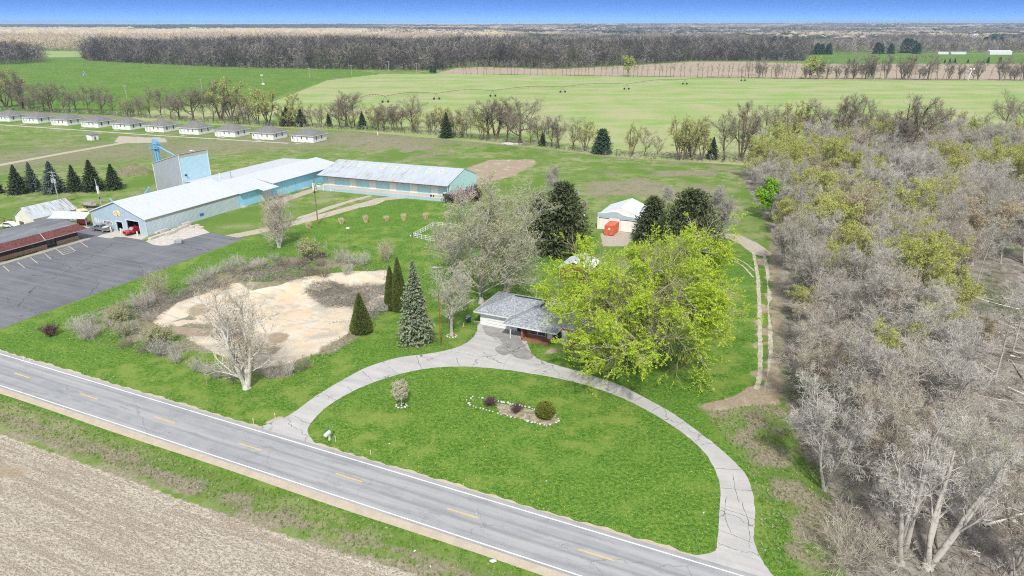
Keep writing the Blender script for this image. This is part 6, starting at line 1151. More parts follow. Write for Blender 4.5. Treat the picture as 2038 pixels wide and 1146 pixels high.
MB().box(-1.7, 1.7, -1.7, 1.7, 0, 2.5).build('wall', M['siding_white'], us); MB().slab([(-2, -2, 2.9), (2, -2, 2.6), (2, 2, 2.6), (-2, 2, 2.9)], .15).build('roof', M['shingle_cot'], us); MB().box(1.703, 1.76, -.4, .4, 0, 1.6).build('door', M['wood_pole'], us)

# ---- ranch house
hs = bld('ranch_house', 'ranch house with grey shingle hip roofs, white garage, carport and red brick front', 'house', -43.0, 97.0)
mb = MB(); mb.wall('x', -8.2, -1.0, 2.2, 2.4, 0, 2.7); mb.wall('y', 2.4, 10.3, -8.2, -8.0, 0, 2.7); mb.wall('x', -8.0, 1.0, 10.1, 10.3, 0, 2.7); mb.wall('y', 3.0, 10.1, .9, 1.1, 0, 2.7); mb.build('garage_wall', M['siding_white'], hs)
gd = MB().box(-7.0, -1.9, 2.13, 2.197, .02, 2.2).build('garage_door', M['siding_white'], hs); mb = MB()
for z_ in (.55, 1.1, 1.65): mb.box(-7.0, -1.9, 2.1, 2.129, z_, z_ + .03)
mb.build('panel_joint', M['galv'], gd)
mb = MB(); mb.wall('x', 1.1, 14.0, .6, .8, 0, 2.7, [(1.9, 5.0, .8, 2.2), (6.6, 7.7, 0, 2.1), (9.0, 12.0, .9, 2.2)]); mb.wall('y', .8, 11, 13.8, 14.0, 0, 2.7); mb.wall('x', 1.1, 13.8, 10.8, 11, 0, 2.7); mb.wall('y', -.9, .6, 1.1, 1.35, 0, 2.7); mb.build('brick_wall', M['brick_red'], hs)
MB().wall('x', 1.9, 14.02, .52, .597, 0, .75).box(1.1, 6.0, -.9, -.6, 0, .45).build('brick_planter', M['brick_red'], hs)
MB().box(5.3, 6.2, .5, .597, .5, 2.5).build('shutter', M['white'], hs); MB().box(7.9, 8.9, .5, .597, .1, 2.5).box(12.1, 13.9, .5, .597, .1, 2.5).build('white_cladding', M['siding_white'], hs)
for a, w_, z_, h_ in ((2.7, 1.55, .8, 1.4), (4.25, 1.5, .8, 1.4), (9.75, 1.45, .9, 1.3), (11.25, 1.45, .9, 1.3)): window(hs, 'x', a, .6, z_, w_, h_, -1)
MB().box(6.6, 7.7, .62, .7, 0, 2.1).build('front_door', M['dark'], hs); MB().box(-1.0, 1.1, 2.5, 2.7, 0, 2.5).build('carport_screen', pm('dark_green_cladding', (.02, .05, .03), (.03, .06, .04), 3, .8), hs)
MB().box(-.98, -.82, -.95, -.8, 0, 2.5).build('carport_post', M['white'], hs)
hip_roof(hs, -8.9, 14.8, 1.4, 11.6, 2.7, 2.1, M['shingle_grey'], .15); hip_roof(hs, -2.0, 7.6, -1.5, 9.0, 2.74, 2.02, M['shingle_grey'], .1)
hip_roof(hs, 5.2, 13.2, 5.0, 19.2, 2.78, 1.9, M['shingle_grey'], .1); MB().wall('x', 5.6, 12.8, 18.6, 18.8, 0, 2.7).wall('y', 11, 18.6, 5.6, 5.8, 0, 2.7).wall('y', 11, 18.6, 12.6, 12.8, 0, 2.7).build('wing_wall', M['brick_red'], hs)
MB().box(-3.3, 4.2, 6.28, 6.5, 4.72, 4.84).box(2.66, 2.88, 3.6, 6.0, 4.7, 4.82).build('ridge_vent', M['dark'], hs); MB().box(9.6, 10.4, 7.6, 8.4, 3.8, 5.6).build('chimney', M['brick_red'], hs)
MB().tube([(-8.3, 2.6, 2.5), (-8.3, 2.5, .3), (-9.6, 2.3, .12)], .06, 6).build('downpipe', M['white'], hs)

# ---- red outbuilding seen through the leaves
ro = bld('red_outbuilding', 'small red outbuilding with white trim and pale roof behind the house', 'outbuilding', -43.5, 127.0)
MB().wall('x', -3.2, 3.2, 0, .15, 0, 2.6, [(-1.2, 1.0, 0, 2.1)]).prism([(-3.2, 2.6), (3.2, 2.6), (0, 4.1)], 0, .15, 'y').box(3.05, 3.2, .15, 7, 0, 2.6).box(-3.2, -3.05, .15, 7, 0, 2.6).box(-3.05, 3.05, 6.85, 7, 0, 2.6).prism([(-3.2, 2.6), (3.2, 2.6), (0, 4.1)], 6.85, 7, 'y').build('wall', pm('barn_red', (.28, .04, .03), (.2, .03, .025), 2, .8), ro)
gable_roof(ro, -3.2, 3.2, 0, 7, 2.6, 4.1, M['roof_barn'], ov=.3, t=.08); MB().box(-3.25, -3.05, -.05, -.003, 0, 2.6).build('corner_trim', M['white'], ro); MB().box(3.05, 3.25, -.05, -.003, 0, 2.6).build('corner_trim', M['white'], ro); MB().box(-1.35, -1.2, -.05, -.003, 0, 2.2).box(-1.2, 1.0, -.05, -.003, 2.1, 2.2).box(1.0, 1.15, -.05, -.003, 0, 2.2).build('door_frame', M['white'], ro)

# ---- white barn with parapet and orange container
wb = bld('white_barn', 'white barn with pale roof and curved parapet behind the evergreens', 'barn', -46.0, 166.6)
mb = MB(); pf = [(-5.0, 0), (7.0, 0), (7.0, 4.1), (3.2, 4.1), (1.9, 4.35), (.3, 5.0), (-1.2, 5.0), (-2.6, 4.5), (-3.6, 4.35), (-5.0, 4.4)]; mb.prism(pf, -.2, 0, 'y'); mb.build('parapet_wall', M['siding_white'], wb)
MB().prism([(-5.0, 3.4), (7.0, 3.4), (7.0, 4.1), (3.2, 4.1), (1.9, 4.35), (.3, 5.0), (-1.2, 5.0), (-2.6, 4.5), (-3.6, 4.35), (-5.0, 4.4)], -.26, -.203, 'y').build('parapet_band', M['wall_bluegrey'], wb)
MB().box(-4.8, -4.65, 0, 11, 0, 4.0).box(6.65, 6.8, 0, 11, 0, 4.0).box(-4.65, 6.65, 10.85, 11, 0, 4.0).build('side_wall', M['siding_white'], wb)
gable_roof(wb, -4.8, 6.8, .1, 11, 3.9, 6.2, M['roof_barn'], ov=.05, t=.1)
MB().box(-4.6, -1.8, -.36, -.262, 3.05, 3.2).box(1.0, 6.2, -.36, -.262, 3.05, 3.2).build('door_rail', M['rust'], wb); MB().box(-4.4, -1.9, -.30, -.262, .1, 3.0).build('sliding_door', M['white_door'], wb); MB().box(1.3, 4.4, -.30, -.262, .1, 3.0).build('sliding_door', M['white_door'], wb); MB().prism([(-4.8, 3.9), (6.8, 3.9), (1.0, 6.18)], .02, .12, 'y').build('gable', M['siding_white'], wb)
gf = bld('gate_frame', 'white post and beam gate frame left of the white barn', 'gate', -55.3, 168.6); MB().box(-.12, .12, -.12, .12, 0, 3.0).build('post', M['white'], gf); MB().box(-.12, 4.2, -.1, .1, 3.0, 3.2).box(-.6, .6, -.5, .5, 0, .12).build('beam', M['wood_pole'], gf)
oc = bld('orange_container', 'orange steel container in front of the white barn', 'container', -46.4, 161.6)
mb = MB().box(-1.2, 1.2, 0, 6.2, .1, 2.6); mb.build('body', M['orange'], oc); mb = MB()
for y_ in np.arange(.3, 6.1, .4): mb.box(1.2, 1.24, y_, y_ + .18, .2, 2.5).box(-1.24, -1.2, y_, y_ + .18, .2, 2.5)
mb.build('rib', M['orange'], oc); MB().box(-.25, .35, -.03, -.003, 1.5, 2.0).build('white_plate', M['white'], oc); MB().box(-1.22, 1.22, -.04, -.003, .08, .2).box(-.03, .03, -.04, -.003, .2, 1.4).build('door_trim', M['rust'], oc)

# ---- vehicles
def pickup(name, label, paint, loc, rz, cover=False, trim=None, load=False):
    r = thing(name, label, 'pickup truck', (*loc, .012), rz); W2 = .98
    prof = [(-2.85, .55), (2.8, .5), (2.88, .75), (2.82, 1.02), (1.35, 1.14), (-2.88, 1.12), (-2.92, .7)]
    mb = MB().prism(prof, -W2, W2, 'y'); body = mb.build('body', paint, r)
    cab = MB(); rf_ = [(-.75, 1.13), (1.4, 1.14), (.75, 1.78), (-.5, 1.8)]
    lo, hi = W2 - .04, W2 - .2
    vs = []
    for y, s in ((lo, 1), (-lo, -1)): vs += [(-.78, y, 1.12), (1.42, y, 1.12), (.72, s * hi, 1.76), (-.55, s * hi, 1.78)]
    cab.add(vs, [(0, 1, 2, 3), (7, 6, 5, 4), (1, 5, 6, 2), (3, 2, 6, 7), (0, 3, 7, 4)]); cab.build('cab', paint, r)
    g = MB(); e = .012
    g.add([(1.33, -.8, 1.2 + e), (1.33, .8, 1.2 + e), (.80, .70, 1.70 + e), (.80, -.70, 1.70 + e)], [(0, 1, 2, 3)]); g.v = [(x + .03, y, z) for x, y, z in g.v]
    wsh = g.build('windscreen', pm('pale_windscreen', (.28, .36, .42), (.2, .27, .32), 1, .1), r)
    for s in (1, -1):
        MB().add([(-.6, s * (lo + .01), 1.2), (.25, s * (lo + .01), 1.2), (.25, s * (hi + .03), 1.66), (-.45, s * (hi + .03), 1.66), (.33, s * (lo + .01), 1.2), (1.12, s * (lo + .01), 1.2), (.68, s * (hi + .03), 1.66), (.33, s * (hi + .03), 1.66)], [(0, 1, 2, 3), (4, 5, 6, 7)] if s > 0 else [(3, 2, 1, 0), (7, 6, 5, 4)]).build('side_window', M['glass'], r)
        MB().box(.95, 1.15, min(s * (W2), s * (W2 + .2)), max(s * W2, s * (W2 + .2)), 1.18, 1.38).build('mirror', M['black'], r)
        MB().box(2.80, 2.9, s * .78 - .13, s * .78 + .13, .78, .95).build('headlight', M['chrome'], r); MB().box(-2.95, -2.88, s * .86 - .08, s * .86 + .08, .75, 1.08).build('tail_light', M['red_paint'], r)
        for x_ in (1.85, -1.75):
            wv = MB().wheel(x_, s * (W2 - .12), .40, .40, .27, 20).build('wheel', M['black'], r); MB().wheel(x_, s * (W2 + .02), .40, .24, .03, 14).build('rim', trim or M['chrome'], wv)
            n_ = 12; ar = MB(); ar.add([(x_ + .5 * math.cos(PI * q / n_), s * (W2 + .01), .42 + .5 * math.sin(PI * q / n_)) for q in range(n_ + 1)] + [(x_ + .42 * math.cos(PI * q / n_), s * (W2 + .01), .42 + .42 * math.sin(PI * q / n_)) for q in range(n_ + 1)], [(q, q + 1, n_ + 2 + q, n_ + 1 + q) for q in range(n_)]); ar.build('wheel_arch', M['chrome'] if load else M['dark'], r)
    MB().add([(-.80, -.7, 1.22), (-.80, .7, 1.22), (-.60, .6, 1.68), (-.60, -.6, 1.68)], [(3, 2, 1, 0)]).build('rear_window', M['glass'], r)
    MB().box(2.83, 2.95, -.9, .9, .42, .66).box(-3.02, -2.9, -.9, .9, .48, .66).build('bumper', M['chrome'] if load else paint, r); MB().box(2.81, 2.92, -.6, .6, .7, .98).build('grille', M['black'], r)
    MB().box(-2.75, -.95, -.8, .8, 1.115, 1.15).build('truck_bed', M['dark'], r)
    if load: MB().box(-2.4, -1.5, -.6, .5, 1.15, 1.4).box(-1.9, -1.2, -.2, .7, 1.15, 1.3).build('bed_load', M['cream'], r)
    return r
p_ = (np.array(G(183, 459)) + np.array(G(221, 464))) / 2; d_ = np.array(G(183, 459)) - np.array(G(221, 466)); pickup('pickup_truck', 'charcoal grey pickup with chrome trim parked beside the warehouse wall', M['silver_paint'], G(203, 459), math.atan2(d_[1], d_[0]), load=True)
pickup('pickup_truck', 'bright red pickup nosing out of the open warehouse door', M['red_paint'], W(-157.5, 113.6), RZ - PI / 2 - .12, trim=M['black'])
wc = thing('white_car', 'white car half hidden behind the brick office roof', 'car', (*G(22, 452), .01), RZ + .3)
MB().prism([(-2.3, .35), (2.2, .35), (2.3, .7), (1.2, .9), (.5, 1.4), (-1.2, 1.42), (-1.9, .95), (-2.35, .85)], -.9, .9, 'y').build('body', M['white'], wc); MB().prism([(1.0, .95), (.45, 1.36), (-1.1, 1.38), (-1.6, .97)], -.91, .91, 'y').build('side_window', M['glass'], wc)
for s in (1, -1):
    for x_ in (1.4, -1.4): w_ = MB().wheel(x_, s * .82, .33, .33, .2).build('wheel', M['black'], wc); MB().wheel(x_, s * .93, .33, .2, .02).build('rim', M['chrome'], w_)
ut = thing('utility_trailer', 'red utility buggy with tan load under the screen by the warehouse corner', 'buggy', (*G(167, 446), .014), RZ + .5)
MB().prism([(-1.4, .4), (1.5, .4), (1.6, .8), (.9, 1.0), (.6, 1.5), (-.4, 1.55), (-.6, 1.0), (-1.4, .95)], -.65, .65, 'y').build('body', M['red_paint'], ut); MB().box(-1.35, -.6, -.5, .5, 1.0, 1.6).build('load', M['wood_pole'], ut); MB().box(-2.8, -1.4, -.5, .5, .4, .55).build('drawbar', M['galv'], ut)
for s in (1, -1):
    for x_ in (1.0, -1.0): w_ = MB().wheel(x_, s * .7, .33, .33, .22).build('wheel', M['black'], ut); MB().wheel(x_, s * .82, .33, .18, .02).build('rim', M['white'], w_)
# steel tote on the lot
tk = thing('steel_bin', 'silver slatted steel bin standing on the dark parking lot', 'bin', (*G(356, 484), .012), RZ + .5)
MB().box(-.85, .85, -.65, .65, .12, .85).build('body', M['galv'], tk); mb = MB()
for z_ in (.25, .5, .75): mb.box(-.9, .9, -.7, .7, z_, z_ + .07)
mb.build('band', M['chrome'], tk); MB().prism([(-.8, .86), (.8, .86), (.5, 1.1), (-.5, 1.1)], -.6, .6, 'y').build('lid', M['galv'], tk)
# concrete blocks by the wall
for k, (x_, y_, l_, h_) in enumerate([(327, 461, 2.6, .7), (339, 466, 2.4, .7), (352, 458, 2.6, .55), (366, 453, 2.6, .6), (322, 469, 2.8, .5), (305, 475, 2.6, .5), (388, 452, 2.6, .55), (397, 454, 2.4, .5), (372, 449, 2.2, .9), (316, 463, 2.2, .4), (345, 462, 2.6, .4)]):
    o = MB().prism([(-l_ / 2, 0), (l_ / 2, 0), (l_ / 2, h_ - .06), (l_ / 2 - .08, h_), (-l_ / 2 + .08, h_), (-l_ / 2, h_ - .06)], -.4, .4, 'y').build('concrete_block', M['concrete_pale']); o.location = (*G(x_, y_), .016); o.rotation_euler[2] = RZ + PI / 2 + rp.uniform(-.12, .12) if k != 7 else RZ
    tag(o, 'pale concrete block lying along the side wall of the warehouse', 'concrete block', 'concrete blocks by the warehouse wall')
# trailer of junk and pallet pile behind
jt = thing('junk_trailer', 'flat trailer loaded with scrap on the grass behind the warehouse gable', 'trailer', (*G(180, 412), .3), RZ + .2)
MB().box(-2.2, 2.2, -1.1, 1.1, .25, .45).build('deck', M['rust'], jt); mb = MB(); rr = random.Random(9)
for q in range(26): x_, y_ = rr.uniform(-2, 1.6), rr.uniform(-1, .7); mb.box(x_, x_ + rr.uniform(.3, 1.2), y_, y_ + rr.uniform(.2, .6), .45, .45 + rr.uniform(.1, .6))
mb.build('scrap_load', M['galv'], jt); MB().wheel(-.5, 1.1, .05, .35, .2).wheel(-.5, -1.1, .05, .35, .2).build('wheel', M['black'], jt); jt.location[2] = .3
sw = thing('scrap_heap', 'heap of straw, boards and white bags behind the screen', 'scrap heap', (*G(155, 420), 0), 0)
MB().blob(-1.5, .5, .2, 1.6, 1.1, .8, 1).blob(1.0, -.2, .2, 2.0, 1.0, .6, 2).build('straw', M['straw'], sw); MB().blob(.2, -1.6, .2, 1.6, .8, .5, 4).build('bags', M['white'], sw); MB().tube([(-2.4, 1.4, 0), (-.6, .2, 1.4)], .08, 4).tube([(.2, 1.5, .1), (1.6, 0, 1.2)], .08, 4).tube([(1.0, 1.6, .1), (2.4, .2, 1.1)], .08, 4).build('board', M['bay_line'], sw)

# ---- poles, posts and lamps
pl = thing('utility_pole', 'grey utility pole with crossarm and two transformers behind the cream barn', 'utility pole', (*G(119, 408), 0), RZ)
PH = top_height(119, 408, 341); MB().cyl(0, 0, 0, PH, .17, .11, 10).build('pole', M['grey_pole'], pl); MB().box(-1.5, 1.5, -.07, .07, PH - .35, PH - .2).build('crossarm', M['grey_pole'], pl)
for s in (-1, 1): MB().cyl(s * .55, -.1, PH - 3.4, PH - 2.2, .34, .34, 14).cyl(s * .55, -.1, PH - 2.2, PH - 2.1, .34, .2, 14).build('transformer', M['galv'], pl)
MB().tube([(-1.2, 0, PH - 1.2), (-.6, 0, PH - 1.5), (0, 0, PH - 1.2), (.7, 0, PH - 1.0), (1.3, 0, PH - 1.3)], .05, 5).build('insulator', M['white'], pl)
p2 = thing('utility_pole', 'short leaning pole with white and black bands behind the warehouse gable', 'utility pole', (*G(203, 412), 0), RZ); MB().tube([(0, 0, 0), (-.3, 0, 5.2), (-.5, 0, 8.3)], [.17, .15, .12], 10).build('pole', M['grey_pole'], p2); MB().cyl(-.17, 0, 2.3, 3.0, .18, .18, 10).build('band', M['black'], p2); MB().box(-.5, .05, -.2, .2, 4.0, 6.2).build('meter_box', M['white'], p2)
p3 = thing('wooden_pole', 'tall brown wooden pole beside the gravel track before the storage shed', 'utility pole', (*G(633, 446), 0), RZ); MB().tube([(0, 0, 0), (-.05, 0, 7), (.1, 0, 13.6)], [.17, .14, .10], 10).build('pole', M['wood_pole'], p3); MB().cyl(-.04, 0, 8.5, 9.0, .22, .22, 10).build('band', M['black'], p3)
p4 = thing('garden_lamp', 'thin lamp post with a white globe on the lawn before the grass clumps', 'lamp post', (*G(697, 507), 0), 0); LH = top_height(697, 507, 455); MB().cyl(0, 0, 0, LH, .06, .05, 8).build('post', M['wood_pole'], p4); MB().blob(0, 0, LH + .12, .42, .42, .22, 2, 12, 8, .01).build('globe', M['white'], p4)
p5_ = thing('garden_lamp', 'thin brown post with a tiny white lamp beside the rail fence corner', 'lamp post', (*G(819, 506), 0), 0); LH = top_height(819, 506, 470); MB().cyl(0, 0, 0, LH, .07, .05, 8).build('post', M['wood_pole'], p5_); MB().blob(0, 0, LH + .1, .16, .16, .2, 2, 10, 6, .01).build('globe', M['white'], p5_)
p6_ = thing('red_pole', 'slim rust red pole standing on the grass left of the garden tree', 'pole', (*G(877, 686), 0), 0); MB().cyl(0, 0, 0, top_height(877, 686, 583), .08, .055, 8).build('shaft', pm('rust_red_paint', (.33, .07, .05), (.25, .05, .04), 4, .7), p6_)
p7_ = thing('bird_feeder_pole', 'thin pole with a white globe lamp among the twigs by the garden tree', 'lamp post', (*G(893, 650), 0), 0); LH = top_height(893, 650, 590); MB().cyl(0, 0, 0, LH, .03, .03, 6).build('post', M['grey_pole'], p7_); MB().blob(0, 0, LH, .2, .2, .3, 2, 10, 6, .01).build('globe', M['white'], p7_)
bn = thing('wheelie_bin', 'dark blue wheeled bin on the grass beside the garage', 'wheeled bin', (*G(932, 641), 0), RZ - .3); navy = pm('navy_plastic', (.03, .045, .09), (.04, .055, .1), 3, .5)
MB().add([(-.26, -.3, .08), (.26, -.3, .08), (.26, .28, .08), (-.26, .28, .08), (-.34, -.38, 1.05), (.34, -.38, 1.05), (.34, .38, 1.05), (-.34, .38, 1.05)], [(3, 2, 1, 0), (4, 5, 6, 7), (0, 1, 5, 4), (1, 2, 6, 5), (2, 3, 7, 6), (3, 0, 4, 7)]).build('body', navy, bn); MB().slab([(-.37, -.42, 1.12), (.37, -.42, 1.12), (.37, .42, 1.18), (-.37, .42, 1.18)], .07).build('lid', pm('grey_lid', (.2, .23, .27), None, 3, .4), bn); MB().wheel(-.3, .3, .12, .12, .08).wheel(.3, .3, .12, .12, .08).build('wheel', M['black'], bn); MB().box(-.14, .14, -.4, -.372, .75, .95).build('sticker', M['white'], bn)
wp_ = thing('well_pipe', 'short white pipe with an orange ring near the bin', 'pipe', (*G(923, 651), 0), 0); MB().cyl(0, 0, 0, .8, .06, .06, 8).build('shaft', M['white'], wp_); MB().cyl(0, 0, 0, .12, .2, .2, 10).build('ring', M['orange'], wp_)
mbx = thing('mailbox', 'cream mailbox on a post beside the highway and driveway', 'mailbox', (*G(656, 876), 0), RZ); MB().box(-.1, .1, -.1, .1, 0, 1.0).build('post', M['cream'], mbx)
MB().prism([(-.22, 1.0), (.22, 1.0), (.22, 1.22), (.14, 1.36), (0, 1.42), (-.14, 1.36), (-.22, 1.22)], -.75, .15, 'y').build('box', M['white'], mbx)
nm_ = thing('number_sign', 'small green number marker on a thin post beside the mailbox', 'marker', (*G(659, 873), 0), RZ); MB().box(-.025, .025, -.01, .01, 0, 1.5).build('post', M['galv'], nm_); MB().box(-.08, .08, -.035, -.011, 1.35, 1.95).build('plate', pm('teal_green_sign', (.02, .38, .22), None, 3, .4), nm_)
for k, (x_, y_, h_, lab) in enumerate([(668, 879, .9, 'thin pale stake right of the mailbox'), (738, 905, .7, 'thin pale stake on the verge farther right of the mailbox'), (548, 833, .9, 'thin stake on the grass at the left driveway mouth'), (505, 843, .8, 'thin stake by the highway left of the driveway mouth'), (48, 716, .7, 'left of two white marker posts beside the far highway edge'), (60, 720, .7, 'right of two white marker posts beside the far highway edge')]):
    o = MB().box(-.035, .035, -.035, .035, 0, h_).box(-.06, .06, -.04, .04, h_ - .16, h_).build('marker_stake', M['white'] if k > 3 else M['bay_line']); o.location = (*G(x_, y_), 0); tag(o, lab, 'marker post')
# litter
for k, (x_, y_, s_) in enumerate([(982, 1118, .30), (826, 1097, .14), (857, 1128, .12), (1087, 958, .10), (1400, 1021, .14), (948, 1022, .07), (775, 884, .12)]):
    o = MB().blob(0, 0, .3, 1.2, .6, .35, k, 7, 5, .3).build('paper_litter', M['white']); o.location = (*G(x_, y_), .03); o.scale = (s_,) * 3; o.rotation_euler[2] = k; tag(o, 'scrap of white litter lying in the roadside grass', 'litter', 'scraps of white litter')

# ---- white rail fence round the garden plot
wf = thing('white_rail_fence', 'white lattice rail fence round the plot behind the garden trees', 'fence', (*G(822, 472), 0), 0)
c0 = np.array(G(822, 472)); mp_ = MB()
for p, q in [((822, 472), (866, 449)), ((866, 449), (912, 455)), ((822, 472), (865, 480)), ((930, 488), (945, 480)), ((872, 490), (882, 492))]:
    a = np.array(G(*p)) - c0; b_ = np.array(G(*q)) - c0; L = np.linalg.norm(b_ - a); n_ = max(2, int(L / 1.15)); mb = MB()
    for h_ in (.12, .58, 1.05): mb.tube([(a[0], a[1], h_), (b_[0], b_[1], h_)], .055, 4)
    mb.build('rail', M['white'], wf)
    for t_ in np.linspace(0, 1, n_ + 1): c = a + (b_ - a) * t_; mp_.box(c[0] - .06, c[0] + .06, c[1] - .06, c[1] + .06, 0, 1.15)
mp_.build('post', M['white'], wf)
# small white signpost in the meadow
sg_ = thing('white_stake', 'small white marker stake on the meadow near the hedgerow', 'marker post', (*G(752, 269), 0), 0); MB().box(-.2, .2, -.05, .05, 0, 1.6).build('board', M['white'], sg_)
o = MB().blob(0, 0, .2, 3.2, 1.2, .7, 3).blob(4, -.6, .1, 2.5, .7, .5, 5).build('rubble_heap', M['stone_white']); o.location = (*G(1012, 287), 0); tag(o, 'pale rubble heap at the foot of the hedgerow', 'rubble heap')
sl_ = thing('satellite_dish', 'pale oval tin roof patch among the garden trees', 'birdbath', (*G(866, 540), 0), 0); MB().cyl(0, 0, 0, .8, .12, .12, 8).build('stem', M['galv'], sl_); MB().cyl(0, 0, .8, .95, .5, .65, 14).build('bowl', M['galv'], sl_); sl_['label'] = 'pale round birdbath on the grass among the garden trees'; sl_.name = 'birdbath'

# ---- centre pivot irrigation
pts = [(767, 204), (869, 198), (981, 192), (1120, 184), (1247, 178), (1363, 168), (1479, 161)]
pv_ = thing('irrigation_pivot', 'long centre pivot irrigation boom on wheeled towers across the pale field', 'irrigation boom', (*G(*pts[0]), 0), 0)
c0 = np.array(G(*pts[0])); tow = [np.array(G(*p)) - c0 for p in pts]; d0 = tow[0] - tow[1]; ends = [tow[0] + d0 * .45] + tow + [tow[-1] + (tow[-1] - tow[-2]) * .25]; steel = pm('brown_steel', (.14, .10, .08), (.2, .17, .14), 1, .6)
mb = MB(); tr_ = MB()
for a, b_ in zip(ends[:-1], ends[1:]):
    P_ = [(*(a + (b_ - a) * t), 4.3 + 1.6 * math.sin(PI * t)) for t in np.linspace(0, 1, 9)]; mb.tube(P_, .16, 6)
    dv = (b_ - a) / (np.linalg.norm(b_ - a) + 1e-6); nn = np.array([-dv[1], dv[0]])
    low = [(*(a + (b_ - a) * t), 4.1 + .6 * math.sin(PI * t)) for t in np.linspace(0, 1, 9)]
    for q in range(1, 8): tr_.tube([P_[q], low[q]], .05, 3); tr_.tube([P_[q], (low[q][0] + nn[0] * .7, low[q][1] + nn[1] * .7, low[q][2])], .05, 3)
    tr_.tube(low[1:-1], .045, 3)
mb.build('pipe', steel, pv_); tr_.build('truss', steel, pv_)
for a in tow:
    f = MB(); f.tube([(a[0], a[1], 4.5), (a[0] - 1.9, a[1] - .4, .6)], .11, 5).tube([(a[0], a[1], 4.5), (a[0] + 1.9, a[1] + .4, .6)], .11, 5).tube([(a[0] - 1.9, a[1] - .4, .7), (a[0] + 1.9, a[1] + .4, .7)], .1, 5); tf = f.build('tower', steel, pv_)
    for s in (-1, 1): MB().wheel(a[0] + s * 1.9, a[1] + s * .4, .75, .75, .45, 16).build('wheel', M['black'], tf)
p = thing('pivot_base', 'small white pivot station on the dark green field at the left', 'irrigation station', (*G(168, 151), 0), 0); MB().tube([(-2, 0, 0), (0, 0, 5)], .2, 5).tube([(2, 0, 0), (0, 0, 5)], .2, 5).tube([(0, 2, 0), (0, 0, 5)], .2, 5).build('frame', M['galv'], p); MB().box(-1, .6, -.8, .8, .5, 2.2).build('pump_box', M['blue_pipe'], p)
p = thing('windmill_post', 'pale pump post with blades beyond the hedgerow trees', 'wind pump', (*G(524, 168), 0), 0); MB().tube([(0, 0, 0), (-.6, 0, 8)], .25, 6).build('post', M['galv'], p); MB().box(-1.8, .6, -.2, .2, 7.6, 8.4).box(-1.2, 1.2, -.5, .5, 0, 1.4).build('head', M['white'], p)
p = thing('windmill_post', 'white wind gauge post before the far tan field at the right', 'wind pump', (*G(1927, 160), 0), 0); MB().tube([(0, 0, 0), (1.2, 0, 10)], .3, 6).tube([(-1.4, 0, 0), (1.2, 0, 10)], .2, 6).build('post', M['white'], p); MB().box(-1.2, 1.0, -.2, .2, 10, 11.4).box(2, 3.8, -.2, .2, 10, 11.2).build('head', M['white'], p)
# far power line
polep = [(252, 194, 168), (402, 178, 155), (617, 157, 134), (774, 144, 121), (829, 143, 124), (700, 150, 128)]
for k, (x_, y_, t_) in enumerate(polep):
    h_ = top_height(x_, y_, t_); o = thing('power_pole', 'distant grey power pole beyond the green field, %s of the line' % nth(k + 1), 'power pole', (*G(x_, y_), 0), 0, 'distant power poles'); MB().cyl(0, 0, 0, h_, .3, .22, 6).build('pole', M['grey_pole'], o); MB().box(-1.6, 1.6, -.15, .15, h_ - 1.1, h_ - .8).build('crossarm', M['grey_pole'], o)
# distant farm buildings
for k, (x_, y_, L_, D_, H_, lab) in enumerate([(1987, 108, 38, 14, 7, 'long white barn beyond the green strip at the far right'), (1905, 107.5, 26, 10, 4, 'low pinkish white shed beside the long white barn'), (1875, 107.5, 18, 9, 4, 'second low pale shed left of the long white barn'), (1790, 63, 60, 40, 26, 'tiny white farmhouse far off among the woods'), (1935, 84, 22, 12, 22, 'far white house roof above the brown wood'), (1042, 82, 60, 14, 20, 'faint white building far beyond the dark oak wood')]):
    X, Y = G(x_, y_ + (0 if k < 3 else 0)); o = thing('distant_barn', lab, 'farm building', (X, Y, float(hills(np.array([X]), np.array([Y]))[0])), -.05); MB().box(-L_ / 2, L_ / 2, -D_ / 2, D_ / 2, 0, H_ * .7).build('wall', M['white'], o)
    MB().prism([(-D_ / 2 - .5, H_ * .7), (D_ / 2 + .5, H_ * .7), (0, H_)], -L_ / 2 - .3, L_ / 2 + .3, 'x').build('roof', M['roof_barn'], o)
# ---------------------------------------------------------------- air, sky, sun, camera
mb = MB(); mb.box(-15500, 15500, -200, 15500, -12, 105)
hz = new_mat('haze_air'); m, nt, b = hz; nt.nodes.remove(b); pv = nd(nt, 'ShaderNodeVolumePrincipled'); pv.inputs['Density'].default_value = HAZE; pv.inputs['Color'].default_value = (.55, .74, 1.0, 1); pv.inputs['Anisotropy'].default_value = .2
nt.links.new(pv.outputs[0], [x for x in nt.nodes if x.type == 'OUTPUT_MATERIAL'][0].inputs['Volume'])
if HAZE: tag(mb.build('haze', m), 'thin blue haze over the far woods', 'haze', kind='stuff')
SUN_EL, SUN_AZ = 47.0, 178.0       # degrees; azimuth clockwise from +Y
w = bpy.data.worlds.new('World'); sc.world = w; w.use_nodes = True; nt = w.node_tree; nt.nodes.clear()
out = nt.nodes.new('ShaderNodeOutputWorld'); bg = nt.nodes.new('ShaderNodeBackground'); bg.inputs[1].default_value = SKYS
sky = nt.nodes.new('ShaderNodeTexSky'); sky.sky_type = 'NISHITA'; sky.sun_disc = False; sky.sun_elevation = RAD(SUN_EL); sky.sun_rotation = RAD(SUN_AZ); sky.altitude = 200; sky.air_density = 1.0; sky.dust_density = 0.0; sky.ozone_density = 10.0
tc = nt.nodes.new('ShaderNodeTexCoord'); mp = nt.nodes.new('ShaderNodeMapping'); mp.inputs['Scale'].default_value = (1, 1, SKYZ); mp.inputs['Location'].default_value = (0, 0, .0)
sx = nt.nodes.new('ShaderNodeSeparateXYZ'); nt.links.new(tc.outputs['Generated'], sx.inputs[0]); cx_ = nt.nodes.new('ShaderNodeCombineXYZ')
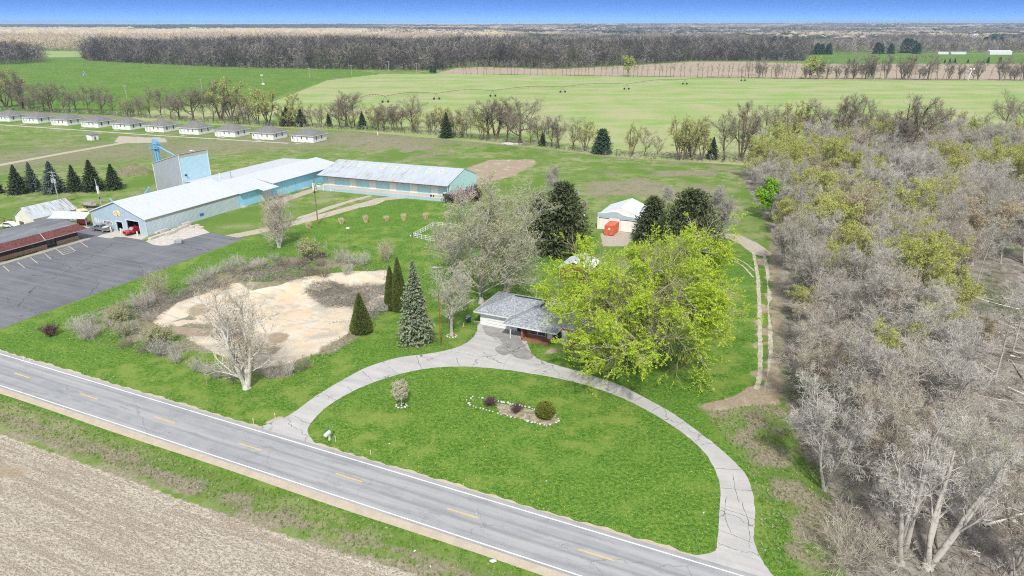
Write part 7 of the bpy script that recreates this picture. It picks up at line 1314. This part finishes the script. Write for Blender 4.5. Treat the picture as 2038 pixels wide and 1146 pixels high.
zp = mth(nt, 'MAXIMUM', sx.outputs[2], 0.0); zq = mth(nt, 'ADD', mth(nt, 'MULTIPLY', mth(nt, 'DIVIDE', zp, mth(nt, 'ADD', zp, SKYZ)), .88), .03)
nt.links.new(sx.outputs[0], cx_.inputs[0]); nt.links.new(sx.outputs[1], cx_.inputs[1]); nt.links.new(zq, cx_.inputs[2]); nt.links.new(cx_.outputs[0], sky.inputs[0]); # unseen broken bright cloud added to lift fill light, clear blue low down
cn = noise(nt, tc.outputs['Generated'], 2.6, 5, .6); up_ = rng_(nt, sx.outputs[2], .07, .30); cf = mth(nt, 'MULTIPLY', rng_(nt, cn, .34, .52), up_)
nt.links.new(mix(nt, cf, mix(nt, 1.0, sky.outputs[0], (.80, .96, 1.12), 'MULTIPLY'), FILL_CLOUD), bg.inputs[0]); nt.links.new(bg.outputs[0], out.inputs[0])
sl = bpy.data.lights.new('sun', 'SUN'); sl.energy = SUNS; sl.angle = RAD(4.5); sl.color = (1, .955, .88); so_ = bpy.data.objects.new('sun', sl); C.objects.link(so_)
el, az = RAD(SUN_EL), RAD(SUN_AZ); d = Vector((math.sin(az) * math.cos(el), math.cos(az) * math.cos(el), math.sin(el))); so_.rotation_euler = d.to_track_quat('Z', 'Y').to_euler(); so_.location = (0, 0, 300)
cam = bpy.data.cameras.new('camera'); cam.lens = 24; cam.sensor_width = 36; cam.clip_end = 40000; cam.clip_start = .5
co_ = bpy.data.objects.new('camera', cam); C.objects.link(co_); co_.location = (0, 0, CAMH); co_.rotation_euler = (PI / 2 - TH, 0, 0); sc.camera = co_
sc.view_settings.view_transform = 'Standard'; sc.view_settings.look = 'None'; sc.view_settings.exposure = EXPO; sc.view_settings.gamma = 1
sc.cycles.pixel_filter_type = 'BLACKMAN_HARRIS'; sc.cycles.filter_width = 1.1
sc.cycles.max_bounces = 5; sc.cycles.diffuse_bounces = 3; sc.cycles.glossy_bounces = 2; sc.cycles.transmission_bounces = 2; sc.cycles.volume_bounces = 0; sc.cycles.use_denoising = DENOISE; sc.cycles.transparent_max_bounces = 4
